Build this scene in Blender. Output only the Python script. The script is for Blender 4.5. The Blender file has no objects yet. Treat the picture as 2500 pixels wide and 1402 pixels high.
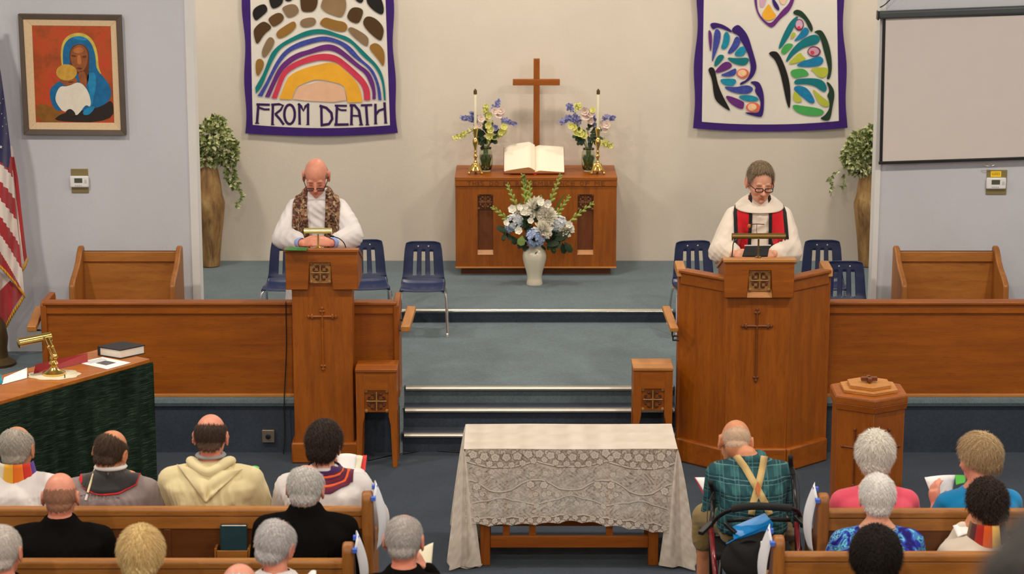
import bpy, math, random
import numpy as np
from mathutils import Vector, Matrix, noise as mnoise
from mathutils.bvhtree import BVHTree
rnd = random.Random(7)
pi = math.pi
sc = bpy.context.scene
COL = sc.collection

# ------------------------------------------------------------------ camera, world, light, exposure
CH, TH, FPX = 4.5, math.radians(12.3), 5660.0
cam_d = bpy.data.cameras.new('camera')
cam = bpy.data.objects.new('camera', cam_d)
COL.objects.link(cam)
cam.location = (0, 0, CH)
cam.rotation_euler = (pi / 2 - TH, 0, 0)
cam_d.sensor_fit = 'HORIZONTAL'
cam_d.sensor_width = 36.0
cam_d.lens = FPX / 2500.0 * 36.0
cam_d.clip_start, cam_d.clip_end = 0.1, 100
cam_d.dof.use_dof = True
cam_d.dof.focus_distance = 15.0
cam_d.dof.aperture_fstop = 3.6
sc.camera = cam

w = bpy.data.worlds.new('world')
sc.world = w
w.use_nodes = True
w.node_tree.nodes['Background'].inputs[0].default_value = (1.0, 0.93, 0.84, 1)
w.node_tree.nodes['Background'].inputs[1].default_value = 0.12

def ceiling_lamp(x, y, z, power, size=0.6, col=(1.0, 0.885, 0.735), aim=None, spread=180):
    l = bpy.data.lights.new('ceiling_lamp', 'AREA')
    l.energy, l.shape, l.size, l.color = power, 'DISK', size, col
    l.spread = math.radians(spread)
    o = bpy.data.objects.new('ceiling_lamp', l)
    COL.objects.link(o)
    o.location = (x, y, z)
    if aim:
        d = Vector(aim) - Vector((x, y, z))
        o.rotation_euler = d.to_track_quat('-Z', 'Y').to_euler()
    return o
# LIGHTS
for lx, pw in ((-4.3, 120), (-1.5, 55), (1.5, 55), (4.3, 120)):
    ceiling_lamp(lx, 12.7, 5.4, pw, 0.3)          # row before the chancel steps
for lx in (-3.2, 0.0, 3.2):
    ceiling_lamp(lx, 17.75, 5.0, 62, 0.4)            # inside the alcove
for ly, pw in ((3.6, 190), (8.2, 40)):
    for lx in (-3.2, 0.0, 3.2):
        ceiling_lamp(lx, ly, 5.4, pw, 0.4)           # nave rows
sc.view_settings.view_transform = 'Standard'
sc.view_settings.look = 'None'
sc.view_settings.gamma = 1.0
sc.view_settings.use_curve_mapping = False
sc.view_settings.exposure = 0.14

# ------------------------------------------------------------------ pixel -> place in the room, at a known depth or height
def ray(u, v):
    a, b = (u - 1250.0) / FPX, (701.0 - v) / FPX
    return a, math.cos(TH) + b * math.sin(TH), -math.sin(TH) + b * math.cos(TH)
def PY(u, v, Y):
    d = ray(u, v); t = Y / d[1]
    return Vector((d[0] * t, Y, CH + d[2] * t))
def PZ(u, v, z):
    d = ray(u, v); t = (z - CH) / d[2]
    return Vector((d[0] * t, d[1] * t, z))
def XY(u, Y, z):                       # x of pixel column u at depth Y, height z
    return (u - 1250.0) * (Y * math.cos(TH) + (CH - z) * math.sin(TH)) / FPX

# ------------------------------------------------------------------ mesh builder
OFF = {}
class MB:
    def __init__(s): s.v, s.f, s.m = [], [], []
    def add(s, vs, fs, mat=0):
        b = len(s.v)
        s.v.extend([tuple(p) for p in vs])
        for f in fs:
            s.f.append(tuple(i + b for i in f)); s.m.append(mat)
        return s
    def box(s, x0, x1, y0, y1, z0, z1, mat=0):
        vs = [(x, y, z) for x in (x0, x1) for y in (y0, y1) for z in (z0, z1)]
        return s.add(vs, [(0, 1, 3, 2), (4, 6, 7, 5), (0, 4, 5, 1), (2, 3, 7, 6), (0, 2, 6, 4), (1, 5, 7, 3)], mat)
    def obox(s, c, size, R=None, mat=0):
        c = Vector(c); R = R or Matrix.Identity(3)
        vs = [c + R @ Vector((x * size[0] / 2, y * size[1] / 2, z * size[2] / 2)) for x in (-1, 1) for y in (-1, 1) for z in (-1, 1)]
        return s.add(vs, [(0, 1, 3, 2), (4, 6, 7, 5), (0, 4, 5, 1), (2, 3, 7, 6), (0, 2, 6, 4), (1, 5, 7, 3)], mat)
    def bar(s, a, b, wd, ht, up=(0, 0, 1), mat=0):
        a, b = Vector(a), Vector(b); d = (b - a).normalized()
        sx = d.cross(Vector(up)).normalized(); u = sx.cross(d).normalized()
        R = Matrix((sx, d, u)).transposed()
        return s.obox((a + b) / 2, (wd, (b - a).length, ht), R, mat)
    def prism(s, poly, fn, c0, c1, mat=0, mat_side=None):
        n = len(poly)
        vs = [fn(a, b, c0) for a, b in poly] + [fn(a, b, c1) for a, b in poly]
        s.add(vs, [tuple(range(n - 1, -1, -1)), tuple(range(n, 2 * n))], mat)
        bb = len(s.v) - 2 * n
        for i in range(n):
            j = (i + 1) % n
            s.f.append((bb + i, bb + j, bb + n + j, bb + n + i)); s.m.append(mat if mat_side is None else mat_side)
        return s
    def tube(s, pts, r, n=8, caps=True, mat=0, sq=1.0, up=None):
        pts = [Vector(p) for p in pts]; k = len(pts)
        rs = r if isinstance(r, (list, tuple)) else [r] * k
        vs, fs = [], []
        prev = None
        for i, p in enumerate(pts):
            d = (pts[min(i + 1, k - 1)] - pts[max(i - 1, 0)])
            d = d.normalized() if d.length > 1e-9 else Vector((0, 0, 1))
            if prev is None:
                ref = Vector(up) if up else (Vector((0, 0, 1)) if abs(d.z) < 0.9 else Vector((0, 1, 0)))
                a = d.cross(ref).normalized()
            else:
                a = (prev - d * prev.dot(d)).normalized()
            prev = a; b = d.cross(a)
            for j in range(n):
                t = 2 * pi * j / n
                vs.append(p + a * (rs[i] * math.cos(t)) + b * (rs[i] * sq * math.sin(t)))
        for i in range(k - 1):
            for j in range(n):
                j2 = (j + 1) % n
                fs.append((i * n + j, i * n + j2, (i + 1) * n + j2, (i + 1) * n + j))
        if caps:
            fs.append(tuple(range(n - 1, -1, -1))); fs.append(tuple((k - 1) * n + j for j in range(n)))
        return s.add(vs, fs, mat)
    def lathe(s, prof, o=(0, 0, 0), n=24, mat=0, R=None):
        o = Vector(o); vs, fs = [], []
        for r, z in prof:
            for j in range(n):
                t = 2 * pi * j / n
                p = Vector((r * math.cos(t), r * math.sin(t), z))
                vs.append(o + (R @ p if R else p))
        for i in range(len(prof) - 1):
            for j in range(n):
                j2 = (j + 1) % n
                fs.append((i * n + j, i * n + j2, (i + 1) * n + j2, (i + 1) * n + j))
        fs.append(tuple(range(n - 1, -1, -1))); fs.append(tuple((len(prof) - 1) * n + j for j in range(n)))
        return s.add(vs, fs, mat)
    def ball(s, c, r, n=12, m=8, mat=0, R=None):
        c = Vector(c); r = (r, r, r) if not isinstance(r, (tuple, list)) else r
        vs, fs = [], []
        for i in range(1, m):
            ph = pi * i / m
            for j in range(n):
                t = 2 * pi * j / n
                p = Vector((r[0] * math.sin(ph) * math.cos(t), r[1] * math.sin(ph) * math.sin(t), r[2] * math.cos(ph)))
                vs.append(c + (R @ p if R else p))
        p = Vector((0, 0, r[2])); q = Vector((0, 0, -r[2]))
        vs.append(c + (R @ p if R else p)); vs.append(c + (R @ q if R else q))
        T, B = len(vs) - 2, len(vs) - 1
        for j in range(n):
            j2 = (j + 1) % n
            fs.append((T, j, j2))
            for i in range(m - 2):
                fs.append((i * n + j, (i + 1) * n + j, (i + 1) * n + j2, i * n + j2))
            fs.append((B, (m - 2) * n + j2, (m - 2) * n + j))
        return s.add(vs, fs, mat)
    def grid(s, nu, nv, fn, mat=0, closed=False, keep=None, matfn=None):
        vs = [fn(i / nu if closed else i / (nu - 1), j / (nv - 1)) for j in range(nv) for i in range(nu)]
        b = len(s.v); s.v.extend([tuple(p) for p in vs])
        for j in range(nv - 1):
            for i in range(nu if closed else nu - 1):
                if keep and not keep((i + .5) / (nu - 1), (j + .5) / (nv - 1)): continue
                i2 = (i + 1) % nu
                s.f.append((b + j * nu + i, b + j * nu + i2, b + (j + 1) * nu + i2, b + (j + 1) * nu + i))
                s.m.append(matfn((i + .5) / (nu - 1), (j + .5) / (nv - 1)) if matfn else mat)
        return s
    def build(s, name, mats, parent=None, bevel=0, smooth=35, solid=0, segs=2, sub=0):
        me = bpy.data.meshes.new(name)
        off = OFF.get(parent.name, Vector((0, 0, 0))) if parent else Vector((0, 0, 0))
        V = np.array(s.v, dtype=float).reshape(-1, 3) - np.array(off)
        me.from_pydata(V.tolist(), [], s.f)
        if not isinstance(mats, (list, tuple)): mats = [mats]
        for m in mats: me.materials.append(m)
        if len(mats) > 1: me.polygons.foreach_set('material_index', s.m)
        if smooth:
            me.polygons.foreach_set('use_smooth', [True] * len(me.polygons))
            if smooth < 180: me.set_sharp_from_angle(angle=math.radians(smooth))
        me.update()
        o = bpy.data.objects.new(name, me); COL.objects.link(o)
        if parent: o.parent = parent
        OFF[o.name] = off
        if solid:
            md = o.modifiers.new('thick', 'SOLIDIFY'); md.thickness = solid; md.offset = 0
        if bevel:
            md = o.modifiers.new('edge', 'BEVEL'); md.width = bevel; md.segments = segs; md.limit_method = 'ANGLE'; md.angle_limit = math.radians(40)
        if sub:
            md = o.modifiers.new('sub', 'SUBSURF'); md.levels = sub; md.render_levels = sub
        return o

def tag(o, label=None, cat=None, group=None, kind=None):
    if label: o['label'] = label
    if cat: o['category'] = cat
    if group: o['group'] = group
    if kind: o['kind'] = kind
    return o
def thing(name, label, cat, loc=(0, 0, 0), group=None):
    o = bpy.data.objects.new(name, None); COL.objects.link(o)
    o.location = loc; o.empty_display_size = 0.1
    OFF[o.name] = Vector(loc)
    return tag(o, label, cat, group)
def struct(name, mb, m, parent=None, **k):
    o = mb.build(name, m, parent, **k)
    if not parent: o['kind'] = 'structure'
    return o
def kids(o): return [c for c in bpy.data.objects if c.parent is o]
def copy_tree(o, parent=None):
    c = o.copy(); COL.objects.link(c)
    if parent: c.parent = parent
    for ch in CH_OF.get(o.name, ()): copy_tree(ch, c)
    return c
CH_OF = {}
def note_kids():
    CH_OF.clear()
    for o in bpy.data.objects:
        if o.parent: CH_OF.setdefault(o.parent.name, []).append(o)
def smooth_poly(p, it=2, closed=True):
    for _ in range(it):
        q = []
        n = len(p)
        rng = range(n) if closed else range(n - 1)
        if not closed: q.append(p[0])
        for i in rng:
            a, b = p[i], p[(i + 1) % n]
            q.append((a[0] * .75 + b[0] * .25, a[1] * .75 + b[1] * .25)); q.append((a[0] * .25 + b[0] * .75, a[1] * .25 + b[1] * .75))
        if not closed: q.append(p[-1])
        p = q
    return p

# ------------------------------------------------------------------ materials
def srgb(r, g, b):
    f = lambda c: (c / 255 / 12.92) if c / 255 <= .04045 else ((c / 255 + .055) / 1.055) ** 2.4
    return (f(r), f(g), f(b), 1)
class NT:
    def __init__(s, name):
        s.mat = bpy.data.materials.new(name); s.mat.use_nodes = True
        s.t = s.mat.node_tree; s.b = s.t.nodes['Principled BSDF']; s.out = s.t.nodes['Material Output']
    def n(s, typ, **k):
        o = s.t.nodes.new(typ)
        for a, v in k.items(): setattr(o, a, v)
        return o
    def l(s, a, b): s.t.links.new(a, b)
    def set(s, **k):
        for a, v in k.items(): s.b.inputs[a.replace('_', ' ')].default_value = v
    def coords(s, scale=(1, 1, 1), rot=(0, 0, 0), kind='Object'):
        tc = s.n('ShaderNodeTexCoord'); mp = s.n('ShaderNodeMapping')
        mp.inputs['Scale'].default_value = scale; mp.inputs['Rotation'].default_value = rot
        s.l(tc.outputs[kind], mp.inputs['Vector']); return mp.outputs['Vector']
    def noise(s, vec, scale, detail=4, rough=.5, dist=0):
        t = s.n('ShaderNodeTexNoise'); t.inputs['Scale'].default_value = scale; t.inputs['Detail'].default_value = detail
        t.inputs['Roughness'].default_value = rough; t.inputs['Distortion'].default_value = dist
        s.l(vec, t.inputs['Vector']); return t.outputs['Fac']
    def ramp(s, fac, stops, interp='LINEAR'):
        r = s.n('ShaderNodeValToRGB'); r.color_ramp.interpolation = interp
        e = r.color_ramp.elements
        while len(e) > 2: e.remove(e[-1])
        for i, (p, c) in enumerate(stops):
            if i >= 2: e.new(p)
            e[i].position = p; e[i].color = c
        s.l(fac, r.inputs['Fac']); return r.outputs['Color']
    def mix(s, a, b, fac, mode='MIX'):
        m = s.n('ShaderNodeMix', data_type='RGBA', blend_type=mode)
        if isinstance(fac, (int, float)): m.inputs[0].default_value = fac
        else: s.l(fac, m.inputs[0])
        for i, x in ((6, a), (7, b)):
            if isinstance(x, tuple): m.inputs[i].default_value = x
            else: s.l(x, m.inputs[i])
        return m.outputs[2]
    def bump(s, h, strength=.3, dist=.002):
        b = s.n('ShaderNodeBump'); b.inputs['Strength'].default_value = strength; b.inputs['Distance'].default_value = dist
        s.l(h, b.inputs['Height']); s.l(b.outputs['Normal'], s.b.inputs['Normal'])
def sc_(c, k): return (c[0] * k, c[1] * k, c[2] * k, 1)
def M(name, col, rough=.6, metal=0, var=.12, vscale=6, bump=0, bscale=60, bdist=.002, sheen=0, coat=0, spec=.5, stretch=(1, 1, 1), trans=0):
    t = NT(name); v = t.coords(stretch)
    f = t.noise(v, vscale, 4)
    c = t.ramp(f, [(.25, sc_(col, 1 - var)), (.75, sc_(col, 1 + var))])
    t.l(c, t.b.inputs['Base Color'])
    t.set(Roughness=rough, Metallic=metal)
    t.b.inputs['Specular IOR Level'].default_value = spec
    if sheen: t.set(Sheen_Weight=sheen); t.set(Sheen_Roughness=.6)
    if coat: t.set(Coat_Weight=coat); t.set(Coat_Roughness=.15)
    if trans: t.set(Transmission_Weight=trans)
    if bump: t.bump(t.noise(v, bscale, 3), bump, bdist)
    return t.mat
def wood(name, dark, light, axis='X', rough=.45, scale=1.0, coat=.03, tone=1.0):
    t = NT(name)
    st = {'X': (.9, 9, 9), 'Y': (9, .9, 9), 'Z': (9, 9, .9)}[axis]
    v = t.coords(tuple(a * scale for a in st))
    a = t.noise(v, 2.2, 6, .6, .5)
    b = t.noise(v, 14, 3, .7, .2)
    big = t.noise(t.coords((.7, .7, .7)), 1.6, 2)
    c = t.ramp(a, [(.16, sc_(dark, tone)), (.5, sc_(tuple((dark[i] + light[i]) / 2 for i in range(3)), tone)), (.86, sc_(light, tone))])
    c = t.mix(c, sc_(dark, tone * .55), t.ramp(b, [(.54, (0, 0, 0, 1)), (.74, (.5, .5, .5, 1))]))
    c = t.mix(c, t.ramp(big, [(.3, (.82, .8, .78, 1)), (.7, (1.12, 1.12, 1.1, 1))]), .6, 'MULTIPLY')
    t.l(c, t.b.inputs['Base Color'])
    t.set(Roughness=rough); t.set(Coat_Weight=coat); t.set(Coat_Roughness=.25)
    t.bump(b, .12, .001)
    return t.mat
W_D, W_L = srgb(124, 60, 0), srgb(178, 98, 8)
oakX, oakZ, oakY = (wood('oak_' + a, W_D, W_L, a) for a in 'XZY')
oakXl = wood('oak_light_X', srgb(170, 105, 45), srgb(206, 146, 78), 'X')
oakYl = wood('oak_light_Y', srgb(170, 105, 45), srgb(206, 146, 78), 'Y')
oakZd = wood('oak_dark_Z', srgb(98, 48, 12), srgb(135, 72, 22), 'Z')
oakXd = wood('oak_dark_X', srgb(98, 48, 12), srgb(135, 72, 22), 'X')
pewX = wood('pew_oak_X', srgb(140, 82, 28), srgb(190, 128, 58), 'X')
pewZ = wood('pew_oak_Z', srgb(132, 76, 26), srgb(180, 118, 52), 'Z')
pewXd = wood('pew_panel_oak', srgb(78, 40, 12), srgb(110, 62, 22), 'X')
carved = M('carved_oak', srgb(158, 112, 58), .5, var=.2, vscale=40)
carved_shade = M('carved_recess_shade', srgb(84, 42, 12), .7, var=.2, vscale=30)  # dark brown puts the shade of carved hollows into the colour
def carpet(name, col, sheen=.25):
    t = NT(name); v = t.coords()
    f = t.noise(v, 260, 2, .6); g = t.noise(v, 3.0, 4, .6); h = t.noise(v, 45, 3)
    c = t.ramp(f, [(.25, sc_(col, .62)), (.75, sc_(col, 1.4))])
    c = t.mix(c, t.ramp(g, [(.3, (.86, .86, .86, 1)), (.7, (1.1, 1.1, 1.1, 1))]), 1.0, 'MULTIPLY')
    c = t.mix(c, t.ramp(h, [(.3, (.9, .9, .9, 1)), (.7, (1.1, 1.1, 1.1, 1))]), 1.0, 'MULTIPLY')
    t.l(c, t.b.inputs['Base Color']); t.set(Roughness=.95); t.b.inputs['Specular IOR Level'].default_value = .1
    t.set(Sheen_Weight=sheen); t.set(Sheen_Roughness=.45); t.b.inputs['Sheen Tint'].default_value = (.75, .85, .85, 1)
    t.bump(f, .6, .004)
    return t.mat
CARPET = carpet('slate_carpet', srgb(98, 112, 120))
CARPET_SHADE = carpet('slate_carpet_shade', srgb(60, 68, 80), .08)  # darker copy of the slate carpet, weaker light put into its colour
def plaster(name, col, bs=.35):
    t = NT(name); v = t.coords()
    g = t.noise(v, 1.3, 5, .6); h = t.noise(v, 55, 4, .65)
    c = t.ramp(g, [(.3, sc_(col, .95)), (.7, sc_(col, 1.04))])
    t.l(c, t.b.inputs['Base Color']); t.set(Roughness=.85); t.b.inputs['Specular IOR Level'].default_value = .25
    t.bump(h, bs, .006)
    return t.mat
wall_cream = plaster('cream_plaster', srgb(222, 212, 198), .18)
wall_blue = plaster('pale_blue_grey_plaster', srgb(205, 207, 216), .2)
white_trim = M('white_trim_paint', srgb(226, 226, 226), .5, var=.03, vscale=3)
ceil_m = M('ceiling_paint', srgb(225, 222, 214), .9, var=.03)
chrome = M('chrome', (.82, .82, .84, 1), .16, 1, var=.02)
brass = M('polished_brass', srgb(226, 192, 112), .18, 1, var=.06)
brass_d = M('aged_brass', srgb(120, 95, 52), .42, .85, var=.12)
black_pl = M('black_plastic', (.012, .012, .013, 1), .4, var=.1)
black_cl = M('black_cloth', (.006, .006, .007, 1), .9, var=.25, bump=.3, bscale=220)
paper = M('white_paper', srgb(238, 238, 240), .8, var=.02)
paper_c = M('cream_paper', srgb(232, 226, 200), .8, var=.03)
alum = M('brushed_nosing', srgb(205, 200, 190), .3, .85, var=.1, vscale=20, stretch=(.4, 6, 6))

# ------------------------------------------------------------------ setting
Y1, H1 = 15.30, 0.387          # chancel floor: front edge, height
Y2, H2 = 17.57, 0.490          # altar floor
YW, YS = 19.45, 16.63          # back wall, side partitions
CEIL = 5.6
struct('floor', MB().box(-6, 6, -3.5, Y1 + .6, -.1, 0), CARPET_SHADE)
SXL, SXR = XY(975, 15.3, .4), XY(1662, 15.3, .4)      # stair opening
# chancel floor with carpeted rounded edge, left and right of the steps, and behind them
pl = MB()
def edge_strip(x0, x1):
    pl.box(x0, x1, Y1 + .02, Y1 + .5, 0.0, H1 - .06)
    prof = [(Y1 + .5, H1), (Y1 + .02, H1), (Y1 - .008, H1 - .008), (Y1 - .018, H1 - .03), (Y1 - .008, H1 - .055), (Y1 + .02, H1 - .062), (Y1 + .5, H1 - .062)]
    pl.prism(prof, lambda a, b, c: (c, a, b), x0, x1)
edge_strip(-6, SXL); edge_strip(SXR, 6)
pl.box(-6, 6, Y1 + .5, YS + .4, 0, H1)
pl.box(SXL, SXR, Y1 + .345, Y1 + .5, 0, H1)
pl.box(-6, 6, YS + .4, Y2 + .5, 0, H1)
struct('floor_platform', pl, CARPET, smooth=40)
ap = MB()
ap.box(-6, 6, Y2 + .02, YW + .1, H1 - .02, H2)
prof = [(Y2 + .03, H2), (Y2 + .0, H2 - .004), (Y2 - .01, H2 - .016), (Y2, H2 - .03), (Y2 + .03, H2 - .034)]
ap.prism(prof, lambda a, b, c: (c, a, b), -6, 6)
struct('floor_altar', ap, CARPET, smooth=40)
struct('riser_shade', MB().box(-6, 6, Y2 + .008, Y2 + .019, H1, H2 - .03), CARPET_SHADE)  # thin added sheet, shade on the altar riser given as darker carpet
struct('platform_riser_shade', MB().box(-6, SXL, Y1 + .008, Y1 + .021, 0, H1 - .06).box(SXR, 6, Y1 + .008, Y1 + .021, 0, H1 - .06), CARPET_SHADE)  # same on the platform front: riser shade painted by the dark carpet copy
t_ = MB().prism([(Y2 + .012, H2 + .002), (Y2 - .006, H2 + .001), (Y2 - .014, H2 - .014), (Y2 - .006, H2 - .013)], lambda a, b, c: (c, a, b), SXL - .3, SXR + .1)
struct('trim_1', t_, alum, smooth=60)
# steps
STEP = [(15.32, .135), (15.48, .27), (15.63, H1)]
z_prev = 0
for k, (ys, hs) in enumerate(STEP):
    st = thing('step', None, None); del_ = st
    st['kind'] = 'structure'; st.name = 'floor_step'
    OFF[st.name] = Vector((0, 0, 0))
    MB().box(SXL + .012, SXR - .012, ys, 15.63 + .02, z_prev, hs - .004).build('tread', CARPET_SHADE if k < 2 else CARPET, st)
    MB().tube([(SXL + .03, ys - .012, hs - .014), (SXR - .03, ys - .012, hs - .014)], .019, 10).build('nosing', alum, st)
    z_prev = hs - .004
# stringers at the sides of the steps
for i, x in enumerate((SXL, SXR)):
    sg = 1 if i == 0 else -1
    poly = [(15.25, 0), (15.6, 0), (15.66, H1 + .004), (15.6, H1 + .004)]
    struct('trim_%d' % (2 + i), MB().prism(poly, lambda a, b, c, x=x: (x + c, a, b), 0, .018 * sg), carpet('stair_side_carpet%d' % i, srgb(120, 128, 135)))
# walls
struct('wall_back', MB().box(-6, 6, YW, YW + .15, H2 - .2, CEIL), wall_cream)
xl0, xl1 = XY(459, YS, 2), XY(480.5, YS, 2)
xr0, xr1 = XY(2137, YS, 1.9), XY(2152, YS, 1.9)
struct('wall_left', MB().box(-6, xl0, YS, YS + .12, H1 - .1, CEIL), wall_blue)
struct('wall_right', MB().box(xr1, 6, YS, YS + .12, H1 - .1, CEIL), wall_blue)
struct('trim_4', MB().box(xl0, xl1, YS - .012, YS + .13, H1, CEIL), white_trim, bevel=.004)
struct('trim_5', MB().box(xr0, xr1, YS - .012, YS + .13, H1, CEIL), white_trim, bevel=.004)
struct('wall_side', MB().box(-6.15, -6, -3.5, YW, -.1, CEIL), wall_blue)
struct('wall_side_east', MB().box(6, 6.15, -3.5, YW, -.1, CEIL), wall_blue)
struct('ceiling', MB().box(-6.15, 6.15, -3.5, YW + .15, CEIL, CEIL + .1), ceil_m)
# ------------------------------------------------------------------ carved cross panel (used on altar, lectern, pulpit, stands)
def carved_panel(parent, cx, y, cz, sx, sz, name='carved_panel', recess=.012, lit=None, plate=None):
    """square carved board in the plane y (its front), with a cross whose arms end in curled scrolls"""
    m = lit or carved_shade  # scrolls default to the brown that carries the hollows' shade
    plate = plate or carved
    p = MB().box(cx - sx / 2, cx + sx / 2, y + recess, y + recess + .006, cz - sz / 2, cz + sz / 2).build(name, plate, parent)
    r = .045 * sx + .0015
    c = MB()
    c.tube([(cx - sx * .42, y + .003, cz), (cx + sx * .42, y + .003, cz)], r * .55, 6)
    c.tube([(cx, y + .003, cz - sz * .42), (cx, y + .003, cz + sz * .42)], r * .55, 6)
    c.build('carved_cross', lit or carved, p)
    for q in range(4):
        a = q * pi / 2
        ca, sa = math.cos(a), math.sin(a)
        for sg in (-1, 1):
            pts = []
            for (lx, ly) in smooth_poly([(.10, .075), (.20, .075), (.30, .085), (.345, .14), (.30, .19)], 2, False):
                X, Z = lx * ca - sg * ly * sa, lx * sa + sg * ly * ca
                pts.append((cx + X * sx, y + .007, cz + Z * sz))
            n_ = len(pts)
            s_ = MB().tube(pts, [sx * (.026 + .022 * (k / (n_ - 1))) for k in range(n_)], 6)
            s_.ball(pts[-1], sx * .058, 8, 6)
            s_.build('scroll', m, p)
        # corner leaf
        X, Z = .44 * (ca - sa), .44 * (sa + ca)
        MB().ball((cx + X * sx, y + .008, cz + Z * sz), (sx * .09, .008, sz * .09), 8, 6).build('corner_leaf', lit or carved, p)
    return p
def cross_flory(parent, cx, y, ztop, zbot, zarm, half, m, r=.008):
    o = MB().tube([(cx, y, zbot), (cx, y, ztop)], r, 6)
    o.tube([(cx - half, y, zarm), (cx + half, y, zarm)], r, 6)
    for (px, pz, dx, dz) in ((cx, ztop, 0, 1), (cx, zbot, 0, -1), (cx - half, zarm, -1, 0), (cx + half, zarm, 1, 0)):
        o.ball((px - dx * .01, y, pz - dz * .01), (r * (1.4 if dx else 2.4), r, r * (1.4 if dz else 2.4)), 8, 6)
        o.ball((px + dx * .012, y, pz + dz * .012), (r * 1.5, r, r * 1.5), 6, 5)
    return o.build('applied_cross', m, parent)

# ------------------------------------------------------------------ altar
YA = 18.84
ax0, ax1 = XY(1112, YA, 1.0), XY(1505, YA, 1.0)
az1 = PY(1300, 432, YA).z; az0 = PY(1300, 655, YA).z
altar_carving = M('altar_carving', srgb(128, 78, 36), .5, var=.15, vscale=40)
al = thing('altar', 'wide oak altar with carved panels under cross and open book', 'altar', ((ax0 + ax1) / 2, 19.1, H2))
f = MB()
pz1 = PY(1300, 456, YA).z                       # frieze lower edge
panels = [(XY(1166, YA, 1), XY(1204, YA, 1)), (XY(1410, YA, 1), XY(1449, YA, 1))]
pt, pb = PY(1190, 475, YA).z, PY(1190, 622, YA).z
xs = [ax0, panels[0][0], panels[0][1], panels[1][0], panels[1][1], ax1]
for i in (0, 2, 4):
    f.box(xs[i], xs[i + 1], YA, YA + .03, az0, pz1)
for i in (1, 3):
    f.box(xs[i], xs[i + 1], YA, YA + .03, pt, pz1); f.box(xs[i], xs[i + 1], YA, YA + .03, az0, pb)
f.build('front_panel', oakZ, al)
MB().box(ax0 - .002, ax1 + .002, YA - .008, YA + .03, pz1 + .004, az1 - .03).build('frieze', oakX, al, bevel=.003)
MB().box(ax0 - .004, ax1 + .004, YA - .012, YW - .012, az1 - .03, az1).build('altar_top', oakX, al, bevel=.005)
MB().box(ax0, ax0 + .03, YA + .03, YW - .015, az0, az1 - .03).build('side_panel', oakZ, al)
MB().box(ax1 - .03, ax1, YA + .03, YW - .015, az0, az1 - .03).build('side_panel', oakZ, al)
MB().box(ax0 - .003, ax1 + .003, YA - .012, YA + .03, az0, az0 + .012).build('lower_edge', oakXl, al, bevel=.003)
MB().box(ax0 + .045, ax1 - .045, YA + .06, YW - .05, H2, az0).build('plinth', oakXd, al)
for (a, b) in panels:
    MB().box(a, b, YA + .03, YA + .034, pb, pt).build('recess_panel', oakZd, al)
    cm = (a + b) / 2; sw = b - a
    carved_panel(al, cm, YA + .004, pt - sw * .5, sw, sw, lit=altar_carving, plate=carved_shade)
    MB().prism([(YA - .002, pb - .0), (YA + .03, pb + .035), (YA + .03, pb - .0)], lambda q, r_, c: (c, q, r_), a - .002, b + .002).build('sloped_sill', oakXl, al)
# carved lettering on the frieze
def text_obj(txt, size, loc, rot, m, parent, name='carved_lettering', extrude=.002, width=None, align='CENTER'):
    cu = bpy.data.curves.new(name, 'FONT'); cu.body = txt; cu.size = size; cu.extrude = extrude; cu.align_x = align; cu.align_y = 'CENTER'
    tmp = bpy.data.objects.new('tmp', cu); COL.objects.link(tmp)
    dg = bpy.context.evaluated_depsgraph_get(); dg.update()
    me = bpy.data.meshes.new_from_object(tmp.evaluated_get(dg))
    bpy.data.objects.remove(tmp); bpy.data.curves.remove(cu)
    me.materials.clear(); me.materials.append(m)
    V = np.empty(len(me.vertices) * 3); me.vertices.foreach_get('co', V); V = V.reshape(-1, 3)
    if width: V[:, 0] *= width / (V[:, 0].max() - V[:, 0].min())
    R = np.array(Matrix.Rotation(rot[2], 3, 'Z') @ Matrix.Rotation(rot[1], 3, 'Y') @ Matrix.Rotation(rot[0], 3, 'X'))
    off = OFF.get(parent.name, Vector((0, 0, 0))) if parent else Vector((0, 0, 0))
    V = V @ R.T + np.array(loc) - np.array(off)
    me.vertices.foreach_set('co', V.ravel()); me.update()
    me.name = name
    o = bpy.data.objects.new(name, me); COL.objects.link(o)
    if parent: o.parent = parent
    OFF[o.name] = off
    return o
txt_ = 'THIS DO IN REMEMBRANCE OF ME'
adv = [{'I': .45, 'M': 1.25, ' ': .75}.get(ch, 1.0) for ch in txt_]
tw = (ax1 - ax0) * .86; kx_ = tw / sum(adv); xx_ = (ax0 + ax1) / 2 - tw / 2
letter_m = M('carved_letter_recess', srgb(104, 52, 14), .7)
for ch, ad_ in zip(txt_, adv):
    if ch != ' ':
        text_obj(ch, .052, (xx_ + kx_ * ad_ / 2, YA - .0085, (pz1 + az1 - .03) / 2), (pi / 2, 0, 0), letter_m, al, name='carved_letter', width=kx_ * ad_ * .74, extrude=.0012)
    xx_ += kx_ * ad_

# cross standing on the altar
YC = 19.28
cr = thing('altar_cross', 'tall plain wooden cross standing behind the open book', 'cross', (XY(1309, YC, 1.6), YC, az1))
cxm = XY(1309, YC, 1.9)
MB().box(XY(1302.5, YC, 2), XY(1317.5, YC, 2), YC - .02, YC + .02, az1 + .03, PY(1309, 143, YC).z).build('upright', oakZ, cr, bevel=.003)
MB().box(XY(1252, YC, 2.2), XY(1367, YC, 2.2), YC - .021, YC + .021, PY(1309, 208, YC).z, PY(1309, 193, YC).z).build('crossbar', oakX, cr, bevel=.003)
MB().box(cxm - .075, cxm + .075, YC - .07, YC + .07, az1, az1 + .03).build('base', oakX, cr, bevel=.004)
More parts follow.
